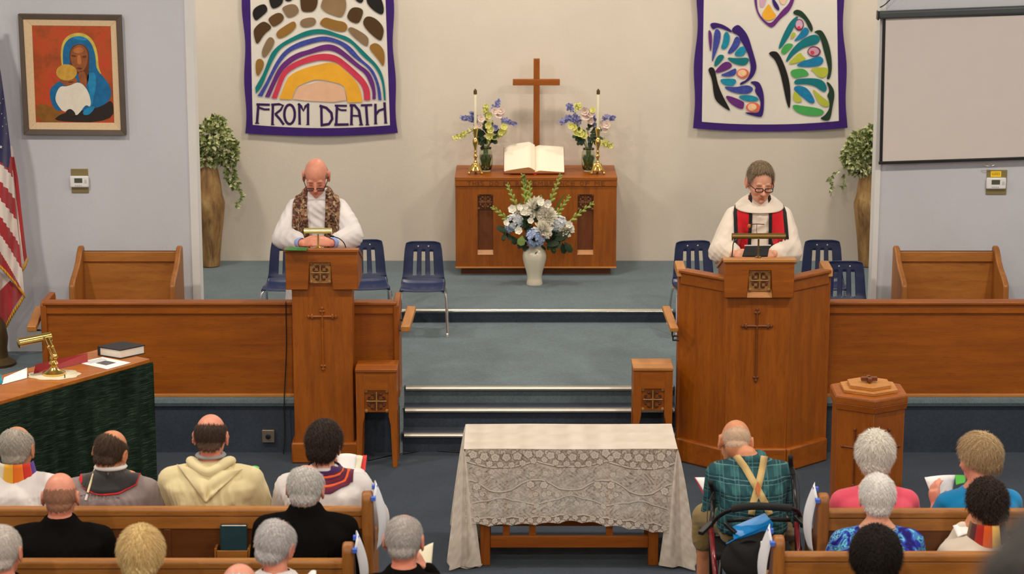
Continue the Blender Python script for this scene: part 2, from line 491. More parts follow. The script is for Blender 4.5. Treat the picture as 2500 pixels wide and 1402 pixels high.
# open book
YB_ = 19.0
bk = thing('open_book', 'large open pulpit book lying at the foot of the wooden cross', 'book', (XY(1304, YB_, az1), YB_, az1))
bx0, bx1, bxm = XY(1231, YB_, az1), XY(1377, YB_, az1), XY(1306, YB_, az1)
tilt = .62
def bookpt(x, s, h):      # s 0..1 up the page (tilted board), h height over the board
    b0 = Vector((x, YB_ - .06, az1 + .012))
    return b0 + Vector((0, math.cos(tilt), math.sin(tilt))) * (s * .30) + Vector((0, -math.sin(tilt), math.cos(tilt))) * h
red_cover = M('red_book_cover', srgb(150, 40, 25), .5)
MB().grid(2, 2, lambda a, b: bookpt(bx0 - .004 + a * (bx1 - bx0 + .008), b * 1.02 - .01, 0), 0).build('cover', red_cover, bk, solid=.006)
page_edge = M('page_edge_gold', srgb(222, 176, 120), .5, var=.12, vscale=3, stretch=(1, 1, 200))
page_m = M('book_page', srgb(240, 232, 212), .7, var=.02)
for sd, (xa, xb, hm) in enumerate(((bx0, bxm, .065), (bxm, bx1, .03))):
    pb_ = MB()
    n = 14
    def hgt(t):
        tt = t if sd == 0 else 1 - t      # 1 at the gutter
        return hm * (.30 + .9 * tt ** .8 - .95 * max(0, tt - .82) / .18 * .75) + .004 if sd == 0 else hm * (.35 + .75 * tt - 1.0 * max(0, tt - .85) / .15 * .7) + .004
    top = [[bookpt(xa + (xb - xa) * i / n, s, hgt(i / n)) for i in range(n + 1)] for s in (0, 1)]
    bot = [[bookpt(xa + (xb - xa) * i / n, s, .004) for i in range(n + 1)] for s in (0, 1)]
    for i in range(n):
        pb_.add([top[0][i], top[0][i + 1], top[1][i + 1], top[1][i]], [(0, 1, 2, 3)], 0)
        pb_.add([bot[0][i], bot[0][i + 1], top[0][i + 1], top[0][i]], [(0, 1, 2, 3)], 1)
        pb_.add([bot[1][i], bot[1][i + 1], top[1][i + 1], top[1][i]], [(3, 2, 1, 0)], 1)
    for i in (0, n): pb_.add([bot[0][i], bot[1][i], top[1][i], top[0][i]], [(0, 1, 2, 3)], 1)
    pb_.build('page_block', [page_m, page_edge], bk)
MB().box(bxm - .012, bxm + .012, YB_ - .085, YB_ - .06, az1 + .002, az1 + .008).build('ribbon_marker', M('red_ribbon', srgb(190, 30, 30), .6), bk)
MB().prism([(YB_ - .05, az1), (YB_ + .2, az1), (YB_ + .2, az1 + .17)], lambda a, b, c: (c, a, b), bx0 + .05, bx1 - .05).build('book_stand', oakX, bk)

# candlesticks and candles
cand_m = M('candle_wax', srgb(238, 230, 200), .5, var=.03)
def candlestick(u, lab, lab2, first=None):
    Yc = 18.98
    x = XY(u, Yc, az1)
    o = thing('candlestick', lab, 'candlestick', (x, Yc, az1), 'brass altar candlesticks')
    z0 = az1
    ztop = PY(u, 312, Yc).z; H = ztop - z0
    b = MB()
    for k in range(3):
        a = k * 2 * pi / 3 - pi / 2 + pi / 3
        d = Vector((math.cos(a), math.sin(a), 0))
        b.tube([Vector((x, Yc, z0 + .085)) + d * .02, Vector((x, Yc, z0 + .045)) + d * .045, Vector((x, Yc, z0 + .014)) + d * .058], [.014, .013, .011], 8)
        b.ball(Vector((x, Yc, z0 + .013)) + d * .06, (.014, .014, .013), 8, 6)
    b.lathe([(.044, .028), (.046, .036), (.030, .06), (.024, .072), (.021, .085), (.012, .095)], (x, Yc, z0), 18)
    b.build('foot', brass, o)
    s_ = MB().lathe([(.010, .09), (.016, .10), (.010, .112), (.009, .13), (.016, .142), (.018, .152), (.011, .164), (.010, .18), (.014, .188), (.010, .197), (.011, .215), (.024, .255), (.026, .275), (.018, .295), (.009, .305), (.014, .315), (.022, H - .018), (.026, H - .006), (.022, H), (.008, H)], (x, Yc, z0), 18)
    s_.build('stem', brass, o)
    c = thing('candle', lab2, 'candle', (x, Yc, ztop - .006), 'altar candles')
    zt = PY(u, 217, Yc).z
    MB().lathe([(.011, 0), (.012, .004), (.012, zt - ztop - .03), (.010, zt - ztop - .026)], (x, Yc, ztop - .006), 14).build('wax', cand_m, c)
    MB().lathe([(.014, 0), (.0145, .02), (.013, .034), (.006, .037), (.005, .045)], (x, Yc, zt - .044), 14).build('brass_cap', brass_d, c)
candlestick(1161, 'ornate brass candlestick beside the vase with yellow spray hanging out', 'slim ivory candle with brass cap, nearer the rainbow banner')
candlestick(1459, 'ornate brass candlestick beside the vase nearer the butterfly banner', 'slim ivory candle with brass cap, nearer the butterfly banner')

# ------------------------------------------------------------------ urns with ivy
urn_m = None
t = NT('weathered_urn'); v = t.coords((1, 1, .35))
a = t.noise(v, 9, 6, .65, .6); b = t.noise(t.coords((6, 6, .6)), 5, 4, .6)
c = t.ramp(a, [(.3, srgb(92, 66, 36)), (.5, srgb(148, 112, 66)), (.72, srgb(184, 152, 100))])
c = t.mix(c, srgb(70, 46, 24), t.ramp(b, [(.52, (0, 0, 0, 1)), (.72, (.8, .8, .8, 1))]))
t.l(c, t.b.inputs['Base Color']); t.set(Roughness=.7); t.bump(a, .5, .01)
urn_m = t.mat
def leaf_mat(name, c1, c2):
    t = NT(name); f = t.noise(t.coords(), 30, 2)
    t.l(t.ramp(f, [(.35, c1), (.65, c2)]), t.b.inputs['Base Color']); t.set(Roughness=.5)
    return t.mat
ivy1 = leaf_mat('ivy_leaf', srgb(74, 92, 44), srgb(128, 142, 76))
ivy2 = leaf_mat('ivy_leaf_variegated', srgb(166, 174, 114), srgb(214, 216, 170))
stem_m = M('ivy_stem', srgb(80, 70, 40), .7)
def leaf(mb, p, d, n, L, wd, mat=0, lobes=True):
    d = d.normalized(); n = (n - d * n.dot(d)); n = n.normalized() if n.length > 1e-6 else d.orthogonal().normalized()
    s_ = d.cross(n)
    def P(a, b, c=0): return p + d * (a * L) + s_ * (b * wd) + n * (c * L)
    vs = [P(0, 0), P(.25, .5, .06), P(.5, .32, .04), P(1, 0, -.08), P(.5, -.32, .04), P(.25, -.5, .06), P(.45, 0, -.03)]
    mb.add(vs, [(0, 1, 6), (1, 2, 6), (2, 3, 6), (3, 4, 6), (4, 5, 6), (5, 0, 6)], mat)
def ivy_pot(lab, uc, vb, Yp, prof, leafspec, trails, seed):
    r = random.Random(seed)
    base = PY(uc, vb, Yp)
    o = thing('potted_ivy', lab, 'potted plant', (base.x, Yp, H2))
    MB().lathe(prof, (base.x, Yp, H2), 28).build('urn', urn_m, o)
    fo = MB(); st = MB()
    for (u, vv, ru, rv, n) in leafspec:
        for _ in range(n):
            th = r.uniform(0, 2 * pi); ph = math.acos(r.uniform(-1, 1)); k = r.uniform(.55, 1) ** .5
            q = Vector((math.sin(ph) * math.cos(th), math.sin(ph) * math.sin(th), math.cos(ph)))
            c0 = PY(u, vv, Yp)
            p = c0 + Vector((q.x * ru * k, q.y * min(ru, .16) * k, q.z * rv * k)) / 296.0 if False else c0 + Vector((q.x * ru / 296 * k, q.y * min(ru / 296, .14) * k, q.z * rv / 290 * k))
            d = (q + Vector((r.uniform(-.7, .7), r.uniform(-1.0, .2), r.uniform(-1.0, .2))))
            nn = Vector((r.uniform(-.5, .5), -1, r.uniform(0, .9)))
            leaf(fo, p, d, nn, r.uniform(.034, .056), r.uniform(.032, .050), 1 if r.random() < .5 else 0)
    for tr in trails:
        pts = [PY(u, vv, Yp - .02) for u, vv in tr]
        st.tube(pts, .002, 5)
        for i in range(len(pts) - 1):
            for k in range(5):
                p = pts[i].lerp(pts[i + 1], r.random())
                leaf(fo, p, Vector((r.uniform(-1, 1), r.uniform(-.4, .1), r.uniform(-1, .3))), Vector((0, -1, .4)), r.uniform(.025, .04), r.uniform(.024, .036), 1 if r.random() < .45 else 0)
    for k in range(9):
        a = k * .7
        c0 = Vector((base.x, Yp, H2 + prof[-1][1] - .03))
        st.tube([c0, c0 + Vector((.05 * math.cos(a), .04 * math.sin(a), .12)), c0 + Vector((.16 * math.cos(a), .1 * math.sin(a), .2))], .004, 5)
    st.build('vine_stem', stem_m, o)
    g = fo.build('foliage', [ivy1, ivy2], o, smooth=0); g['kind'] = 'stuff'
    return o
urn_prof = [(.07, 0), (.082, .01), (.088, .1), (.102, .25), (.122, .40), (.135, .50), (.137, .545), (.118, .61), (.108, .7), (.088, .82), (.066, .87), (.060, .90), (.068, .93), (.060, .94)]
ivy_pot('brown weathered tall urn of variegated ivy beneath the rainbow banner', 514, 651, 19.22, urn_prof,
        [(520, 335, 42, 38, 620), (505, 375, 30, 36, 330), (555, 370, 26, 32, 260), (527, 300, 17, 16, 90), (563, 420, 10, 24, 70), (492, 420, 14, 26, 80), (573, 448, 6, 10, 18)],
        [[(566, 430), (578, 455), (585, 470)], [(585, 462), (592, 475), (580, 495), (578, 510)]], 3)
ivy_pot('brown weathered tall urn of ivy beneath the butterfly banner beside projection screen', 2119, 654, 19.22, urn_prof,
        [(2112, 355, 42, 36, 620), (2090, 385, 32, 30, 330), (2128, 330, 20, 22, 120), (2100, 405, 36, 20, 220), (2130, 430, 12, 22, 90), (2140, 375, 25, 50, 200)],
        [[(2050, 415), (2028, 432), (2024, 440), (2030, 455), (2028, 480)], [(2062, 425), (2060, 445), (2058, 458)]], 4)

# ------------------------------------------------------------------ chancel screens (panelled fronts) with rails
def screen_wall(lab, u0, u1, vt, name='chancel_screen', end_left=False, end_right=False):
    Yf = 15.325
    z0 = H1; z1 = PY((u0 + u1) / 2, vt, Yf).z
    x0 = XY(u0, Yf, .75); x1 = XY(u1, Yf, .75)
    o = thing(name, lab, 'screen', ((x0 + x1) / 2, Yf + .03, z0), 'oak chancel screens')
    MB().box(x0, x1, Yf + .012, Yf + .04, z0 + .02, z1 - .07).build('panel', oakX, o)
    MB().box(x0, x1, Yf, Yf + .045, z1 - .085, z1 - .02).build('upper_rail', oakX, o, bevel=.006)
    MB().box(x0 - .004, x1 + .004, Yf - .014, Yf + .09, z1 - .022, z1).build('cap_rail', oakX, o, bevel=.006)
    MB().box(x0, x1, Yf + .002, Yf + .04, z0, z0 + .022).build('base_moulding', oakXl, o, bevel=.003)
    for side, fl in ((x0, end_left), (x1, end_right)):
        if not fl: continue
        sg = 1 if side == x1 else -1
        poly = [(Yf - .01, z0), (Yf + .34, z0), (Yf + .34, z1 - .03), (Yf + .32, z1 + .002), (Yf + .02, z1 + .002), (Yf - .01, z1 - .02)]
        MB().prism(poly, lambda a, b, c: (c, a, b), side - .02, side + .02).build('end_panel', oakZ, o, bevel=.008)
        xr = side + sg * .07
        h = MB().bar((xr - sg * .005, Yf - .1, z1 - .165), (xr + sg * .02, Yf + .32, z1 - .118), .062, .042)
        h.build('hand_rail', oakYl, o, bevel=.006)
        br = MB()
        for yy, zz in ((Yf + .0, z1 - .165), (Yf + .2, z1 - .14)):
            br.tube([(side + sg * .018, yy, zz - .03), (xr, yy, zz - .03), (xr, yy, zz)], .007, 6)
        br.build('rail_bracket', black_pl, o)
    return o
screen_wall('long oak chancel screen running behind the draped console to the lectern', 110, 716, 738, end_left=True)
screen_wall('short oak chancel screen between lectern and carved stand', 862, 968, 738, end_right=True)
screen_wall('long oak chancel screen beside the baptismal font and pulpit', 2018, 2700, 737)
# ------------------------------------------------------------------ lectern
YL = 15.06
def notch_board(x0, x1, n0, n1, z0, z1, zn, step=.02):
    return [(x0, z0), (n0 - step, z0), (n0, zn), (n1, zn), (n1 + step, z0), (x1, z0), (x1, z1), (x0, z1)]
le = thing('lectern', 'tall oak lectern where the balding minister in patterned stole stands', 'lectern', (XY(787, YL, .5), YL + .15, 0))
lx0, lx1 = XY(715, YL, .8), XY(861, YL, .8)
lzt = PY(787, 616, YL - .03).z
zb = PY(787, 708, YL - .03).z
MB().box(lx0, lx1, YL, YL + .235, 0.1, lzt - .06).build('post', oakZ, le, bevel=.004)
MB().box(lx0 - .022, lx1 + .022, YL - .022, YL + .232, 0, PY(787, 1080, YL).z).build('plinth', oakX, le, bevel=.012)
hx0, hx1 = XY(698, YL, 1.35), XY(874, YL, 1.35)
nx0, nx1 = XY(757, YL, 1.3), XY(808, YL, 1.3)
zn = PY(787, 642, YL - .03).z
MB().prism(notch_board(hx0, hx1, nx0, nx1, zb, lzt, zn, .012), lambda a, b, c: (a, c, b), YL - .032, YL - .004).build('head_board', oakX, le, bevel=.004)
MB().prism([(YL - .004, zb), (YL + .4, zb), (YL + .4, lzt - .13), (YL + .02, lzt), (YL - .004, lzt)], lambda a, b, c: (c, a, b), hx0, hx0 + .024).build('head_side', oakX, le, bevel=.003)
MB().prism([(YL - .004, zb), (YL + .4, zb), (YL + .4, lzt - .13), (YL + .02, lzt), (YL - .004, lzt)], lambda a, b, c: (c, a, b), hx1 - .024, hx1).build('head_side', oakX, le, bevel=.003)
MB().prism([(YL - .045, lzt), (YL - .045, lzt + .02), (YL + .02, lzt + .02), (YL + .44, lzt - .125), (YL + .44, lzt - .145), (YL + .02, lzt)], lambda a, b, c: (c, a, b), hx0 - .008, hx1 + .008).build('desk_top', oakX, le, bevel=.003)
carved_panel(le, (nx0 + nx1) / 2, YL - .022, (zn + PY(787, 693, YL - .03).z) / 2, nx1 - nx0, zn - PY(787, 693, YL - .03).z, recess=.008)
cross_flory(le, XY(787, YL, 1), YL - .004, PY(787, 757, YL).z, PY(787, 897, YL).z, PY(787, 773, YL).z, (XY(812, YL, 1) - XY(755, YL, 1)) / 2, oakX, .0085)

# ------------------------------------------------------------------ pulpit
YP = 14.87
pu = thing('pulpit', 'large angled oak pulpit where the minister in red and black stole stands', 'pulpit', (XY(1850, YP, .5), YP + .2, 0))
px0, px1 = XY(1772, YP, .8), XY(1925, YP, .8)
zpt = PY(1850, 640, YP - .03).z
zw = PY(1770, 678, YP).z
WY = .27
wxl, wxr = XY(1661, YP + WY, .9), XY(2018, YP + WY, .9)
def plan_prism(mb, pts, z0, z1, mat=0): return mb.prism(pts, lambda a, b, c: (a, b, c), z0, z1, mat)
plan_prism(MB(), [(px0, YP), (px1, YP), (px1, YP + .03), (px0, YP + .03)], .12, zpt - .05).build('front_panel', oakZ, pu, bevel=.003)
plan_prism(MB(), [(wxl, YP + WY), (px0, YP), (px0 + .012, YP + .03), (wxl + .015, YP + WY + .03)], .12, zw - .06).build('wing_panel', oakZ, pu, bevel=.002)
plan_prism(MB(), [(px1, YP), (wxr, YP + WY), (wxr - .015, YP + WY + .03), (px1 - .012, YP + .03)], .12, zw - .06).build('wing_panel', oakZ, pu, bevel=.002)
for (a, b) in (((wxl - .012, YP + WY - .01), (px0, YP - .014)), ((px1, YP - .014), (wxr + .012, YP + WY - .01))):
    a, b = Vector((a[0], a[1], 0)), Vector((b[0], b[1], 0))
    d = (b - a).normalized(); nrm = Vector((-d.y, d.x, 0))
    def strip(z0, z1, t0, t1, nm, m, bv=.006):
        q = [a + nrm * t0, b + nrm * t0, b + nrm * t1, a + nrm * t1]
        plan_prism(MB(), [(p.x, p.y) for p in q], z0, z1).build(nm, m, pu, bevel=bv)
    strip(zw - .10, zw - .022, .004, .05, 'upper_rail', oakX)
    strip(zw - .022, zw, -.012, .075, 'cap_rail', oakX)
    strip(0, .16, -.022, .03, 'base_moulding', oakX, .012)
# the screen part of the pulpit: rails running back from the wing ends
for x, nm in ((wxl, 0), (wxr, 1)):
    sg = -1 if nm == 0 else 1
    MB().prism([(YP + WY, 0), (YP + WY + .06, 0), (YP + WY + .06, zw - .02), (YP + WY, zw - .02)], lambda a, b, c, x=x: (x + c, a, b), -.018, .018).build('end_post', oakZ, pu, bevel=.004)
    MB().prism([(YP + WY - .02, zw - .05), (YP + WY + .26, zw - .05), (YP + WY + .26, zw - .01), (YP + WY + .22, zw + .012), (YP + WY + .0, zw + .004)], lambda a, b, c, x=x: (x + c, a, b), -.03, .03).build('side_rail', oakYl, pu, bevel=.006)
    MB().box(x - .018, x + .018, YP + WY + .05, Y1 - .06, 0, zw - .05).build('side_panel', oakZ, pu)
MB().bar((wxl - .05, 15.0, PY(1655, 806, 15.0).z), (wxl - .08, 15.42, PY(1643, 752, 15.42).z), .055, .032).build('hand_rail', oakYl, pu, bevel=.006)
br = MB()
for yy, zz in ((15.05, .885), (15.13, .895)):
    br.tube([(wxl - .015, yy, zz - .03), (wxl - .055, yy, zz - .03), (wxl - .055, yy, zz + .0)], .007, 6)
br.build('rail_bracket', black_pl, pu)
plan_prism(MB(), [(px0 - .0, YP - .026), (px1 + .0, YP - .026), (px1, YP + .02), (px0, YP + .02)], 0, .16).build('base_moulding', oakX, pu, bevel=.012)
qx0, qx1 = XY(1768, YP, 1.4), XY(1938, YP, 1.4)
mx0, mx1 = XY(1828, YP, 1.35), XY(1881, YP, 1.35)
zpb, zpn = PY(1850, 727, YP - .03).z, PY(1850, 660, YP - .03).z
MB().prism(notch_board(qx0, qx1, mx0, mx1, zpb, zpt, zpn, .012), lambda a, b, c: (a, c, b), YP - .04, YP - .002).build('head_board', oakX, pu, bevel=.004)
for xa in (qx0, qx1 - .024):
    MB().prism([(YP - .002, zpb), (YP + .42, zpb), (YP + .42, zpt - .13), (YP + .03, zpt), (YP - .002, zpt)], lambda a, b, c: (c, a, b), xa, xa + .024).build('head_side', oakX, pu, bevel=.003)
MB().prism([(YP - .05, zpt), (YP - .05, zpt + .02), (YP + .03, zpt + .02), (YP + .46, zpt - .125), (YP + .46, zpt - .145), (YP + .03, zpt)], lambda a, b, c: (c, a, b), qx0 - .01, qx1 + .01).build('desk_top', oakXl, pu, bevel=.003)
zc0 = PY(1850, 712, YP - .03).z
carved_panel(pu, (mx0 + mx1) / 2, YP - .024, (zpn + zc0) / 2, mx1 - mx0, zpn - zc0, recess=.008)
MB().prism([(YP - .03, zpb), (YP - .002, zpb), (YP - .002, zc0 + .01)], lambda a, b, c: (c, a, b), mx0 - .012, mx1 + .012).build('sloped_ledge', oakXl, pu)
cross_flory(pu, XY(1848, YP, 1), YP - .004, PY(1848, 760, YP).z, PY(1848, 925, YP).z, PY(1848, 796, YP).z, (XY(1879, YP, 1) - XY(1818, YP, 1)) / 2, oakXd, .009)

# reading lamps, microphones on the two desks
def desk_lamp(lab, u, Yd, z0, vtube, half_px, m, mstem):
    x = XY(u, Yd, z0)
    zt = PY(u, vtube, Yd).z
    hw = half_px / 372.0
    o = thing('reading_lamp', lab, 'lamp', (x, Yd, z0), None)
    MB().lathe([(.022, 0), (.022, .006), (.009, .012), (.006, .03), (.006, zt - z0 - .02)], (x, Yd, z0), 14).build('stem', mstem, o)
    h = MB()
    n = 12
    pts = lambda q: [(q * math.cos(pi * (k / (n - 1)) * 1.25 - .4), q * math.sin(pi * (k / (n - 1)) * 1.25 - .4)) for k in range(n)]
    outer, inner = pts(.024), pts(.021)
    poly = [(a - .0, b) for a, b in outer] + [(a, b) for a, b in inner[::-1]]
    h.prism(poly, lambda a, b, c: (x + c, Yd + a, zt + b - .004), -hw, hw)
    h.build('lamp_shade', m, o, smooth=50)
    MB().lathe([(.025, -.003), (.025, .003)], (x - hw, Yd, zt - .004), 14, R=Matrix.Rotation(pi / 2, 3, 'Y')).build('end_cap', m, o)
    MB().lathe([(.025, -.003), (.025, .003)], (x + hw, Yd, zt - .004), 14, R=Matrix.Rotation(pi / 2, 3, 'Y')).build('end_cap', m, o)
    MB().tube([(x - hw * .9, Yd, zt - .006), (x + hw * .9, Yd, zt - .006)], .01, 8).build('tube_bulb', paper, o)
    return o
brass_pale = M('pale_polished_brass', srgb(240, 225, 150), .22, .75, var=.03)
desk_lamp('small brass reading lamp on the lectern before the folded hands', 777, YL + .02, lzt + .018, 564, 33, brass_pale, brass)
desk_lamp('long bronze reading lamp standing on the angled pulpit', 1851, YP + .02, zpt + .018, 577, 64, brass_d, brass_d)
def goose(lab, pts, Yd, parent=None):
    p0 = PY(pts[0][0], pts[0][1], Yd)
    o = thing('gooseneck_microphone', lab, 'microphone', p0)
    P = [PY(u, v_, Yd + dy) for u, v_, dy in pts]
    P = [Vector(q) for q in smooth3(P)]
    MB().tube(P, .0035, 6).build('gooseneck', black_pl, o)
    MB().tube([P[-1], P[-1] + (P[-1] - P[-2]).normalized() * .03], [.006, .008], 8).build('microphone_head', black_pl, o)
    MB().lathe([(.016, 0), (.014, .008), (.005, .014)], P[0] + Vector((0, 0, -.012)), 12).build('mount', black_pl, o)
def smooth3(P, it=2):
    P = [Vector(q) for q in P]
    for _ in range(it):
        q = [P[0]]
        for a, b in zip(P, P[1:]):
            q += [a * .75 + b * .25, a * .25 + b * .75]
        P = q + [P[-1]]
    return P
goose('thin black gooseneck microphone curving over the lectern desk', [(845, 607, 0), (840, 592, 0), (828, 582, 0), (815, 578, -.02)], YL + .1)
goose('thin black gooseneck microphone rising beside the pulpit lamp', [(1787, 625, 0), (1789, 608, 0), (1790, 592, 0), (1800, 582, .02)], YP + .1)

# ------------------------------------------------------------------ carved plant stands
def plant_stand(lab, u0, u1, vfront, mtop):
    zt = .68
    Yf = PZ((u0 + u1) / 2, vfront, zt).y
    x0, x1 = XY(u0, Yf, zt), XY(u1, Yf, zt); W = x1 - x0; D = .25
    o = thing('plant_stand', lab, 'stand', ((x0 + x1) / 2, Yf + D / 2, 0), 'carved oak stands')
    zc = zt - .145; zb_ = zc - .155            # carved square
    zleg = zb_ - .005
    def side(fn):
        lw = W * .205
        inner0, inner1 = lw, W - lw
        left = [(0, 0), (W * .12, 0), (W * .16, zleg - .08), (lw * 1.02, zleg - .02), (inner0 + .0, zleg), (inner0, zt - .02), (0, zt - .02)]
        MB().prism(left, fn, 0, .022).build('leg', oakZ, o, bevel=.002)
        MB().prism([(W - a, b) for a, b in left][::-1], fn, 0, .022).build('leg', oakZ, o, bevel=.002)
        MB().prism([(inner0, zc), (inner1, zc), (inner1, zt - .02), (inner0, zt - .02)], fn, .002, .022).build('apron', oakX, o)
    side(lambda a, b, c: (x0 + a, Yf + c, b))
    side(lambda a, b, c: (x0 + a, Yf + D - c, b))
    for xx, sgn in ((x0, 1), (x1, -1)):
        MB().prism([(.022, 0), (.06, 0), (.065, zleg), (D - .065, zleg), (D - .06, 0), (D - .022, 0), (D - .022, zt - .02), (.022, zt - .02)], lambda a, b, c, xx=xx, sgn=sgn: (xx + sgn * c, Yf + a, b), .001, .021).build('side_apron', oakZ, o)
    MB().box(x0 - .004, x1 + .004, Yf - .006, Yf + D + .004, zt - .022, zt).build('stand_top', mtop, o, bevel=.004)
    carved_panel(o, (x0 + x1) / 2, Yf + .006, (zc + zb_) / 2, W * .59, zc - zb_, recess=.012, plate=oakX)
plant_stand('carved oak stand beside the lectern at the foot of the steps', 868, 968, 902, oakX)
plant_stand('carved oak stand with pale top between cloth-covered table and pulpit', 1547, 1643, 898, oakXl)

# ------------------------------------------------------------------ baptismal font
zf = 1.0
fc = PZ(2121, 950, zf)
fo_ = thing('baptismal_font', 'six-sided oak baptismal font with stepped lid and small cross on top', 'font', (fc.x, fc.y, 0))
def hexa(R, a0=-pi / 2): return [(fc.x + R * math.cos(a0 + k * pi / 3), fc.y + R * math.sin(a0 + k * pi / 3)) for k in range(6)]
Rf = (XY(2210, fc.y, zf) - XY(2034, fc.y, zf)) / 2 / .866
Rb = Rf * .925
plan_prism(MB(), hexa(Rb), .04, zf - .075).build('column', oakZ, fo_, bevel=.003)
plan_prism(MB(), hexa(Rb * 1.08), 0, .06).build('base', oakX, fo_, bevel=.01)
lid = MB()
for (r0, r1, za, zb2) in ((.97, 1.0, -.09, -.05), (1.0, 1.0, -.05, -.012), (1.0, .96, -.012, 0)):
    h0, h1 = hexa(Rf * r0), hexa(Rf * r1)
    lid.add([(x, y, zf + za) for x, y in h0] + [(x, y, zf + zb2) for x, y in h1], [tuple(range(5, -1, -1)), tuple(range(6, 12))] + [(i, (i + 1) % 6, 6 + (i + 1) % 6, 6 + i) for i in range(6)])
lid.build('rim', oakX, fo_, bevel=.003)
plan_prism(MB(), hexa(Rf * .74), zf, zf + .02).build('lid', oakXl, fo_, bevel=.003)
plan_prism(MB(), hexa(Rf * .56), zf + .02, zf + .042).build('lid_tier', oakXl, fo_, bevel=.003)
MB().box(fc.x - .048, fc.x + .048, fc.y - .012, fc.y + .012, zf + .05, zf + .075).box(fc.x - .012, fc.x + .012, fc.y - .045, fc.y + .045, zf + .05, zf + .075).box(fc.x - .01, fc.x + .01, fc.y - .01, fc.y + .01, zf + .042, zf + .05).build('lid_cross', oakXd, fo_, bevel=.004)
for sgn in (-1, 1):
    hx = hexa(Rb)
    p0, p1 = Vector((*hx[0], 0)), Vector((*hx[1 if sgn > 0 else 5], 0))
    mid = (p0 + p1) / 2; d = (p1 - p0).normalized(); nrm = Vector((mid.x - fc.x, mid.y - fc.y, 0)).normalized() * .004
    c_ = MB()
    zt_, zl_ = .80, .46
    c_.tube([mid + nrm + Vector((0, 0, zl_)), mid + nrm + Vector((0, 0, zt_))], .006, 6)
    c_.tube([mid + nrm - d * .075 + Vector((0, 0, .69)), mid + nrm + d * .075 + Vector((0, 0, .69))], .006, 6)
    for q in (mid + nrm + Vector((0, 0, zl_)), mid + nrm + Vector((0, 0, zt_)), mid + nrm - d * .075 + Vector((0, 0, .69)), mid + nrm + d * .075 + Vector((0, 0, .69))):
        c_.ball(q, .011, 8, 5)
    c_.build('applied_cross', oakZd, fo_)

# ------------------------------------------------------------------ communion table and lace cloth
zt = .72
tf, tb = PZ(1250, 1097, zt).y, PZ(1250, 1037, zt).y
tx0, tx1 = XY(1135, tf, zt), XY(1652, tf, zt)
ct = thing('communion_table', 'low oak communion table under a white lace cloth', 'table', ((tx0 + tx1) / 2, (tf + tb) / 2, 0))
MB().box(tx0 + .005, tx1 - .005, tf + .005, tb - .005, zt - .035, zt - .004).build('table_top', oakX, ct, bevel=.004)
MB().box(tx0 + .06, tx1 - .06, tf + .04, tf + .062, zt - .135, zt - .035).build('apron', oakX, ct)
MB().box(tx0 + .06, tx1 - .06, tb - .062, tb - .04, zt - .135, zt - .035).build('apron', oakX, ct)
for x in (tx0 + .085, tx1 - .155):
    for y in (tf + .03, tb - .09):
        MB().box(x, x + .06, y, y + .06, 0, zt - .035).build('leg', oakZ, ct, bevel=.004)
ls = (PY(1200, 1308, tf + .06).z, PY(1200, 1336, tf + .06).z)
for y in (tf + .045, tb - .075):
    MB().box(tx0 + .145, tx1 - .155, y, y + .03, ls[1], ls[0]).build('stretcher', oakX, ct, bevel=.003)
for u in (1236, 1300, 1488):
    x = XY(u, tf + .06, .3)
    MB().box(x - .02, x + .02, tf + .05, tf + .07, ls[0], zt - .13).build('slat', oakZ, ct)
def lace_mat(name, lo, hi, tone=1.0):
    t = NT(name)
    a = t.n('ShaderNodeVertexColor'); a.layer_name = 'lace'
    fine = t.noise(t.coords(), 380, 2)
    d = t.mix(a.outputs['Color'], t.ramp(fine, [(.32, (.35, .35, .35, 1)), (.62, (1, 1, 1, 1))]), .25, 'MULTIPLY')
    al_ = t.ramp(d, [(.0, (lo, lo, lo, 1)), (.85, (hi, hi, hi, 1))])
    t.l(al_, t.b.inputs['Alpha'])
    t.l(t.ramp(d, [(.0, sc_(srgb(206, 192, 176), tone)), (.8, sc_(srgb(236, 226, 214), tone))]), t.b.inputs['Base Color'])
    t.set(Roughness=.85); t.b.inputs['Specular IOR Level'].default_value = .2; t.bump(d, .5, .003)
    return t.mat
lace_f, lace_t = lace_mat('lace_panel', .12, 1.0), lace_mat('lace_double', .9, 1.0, .80)
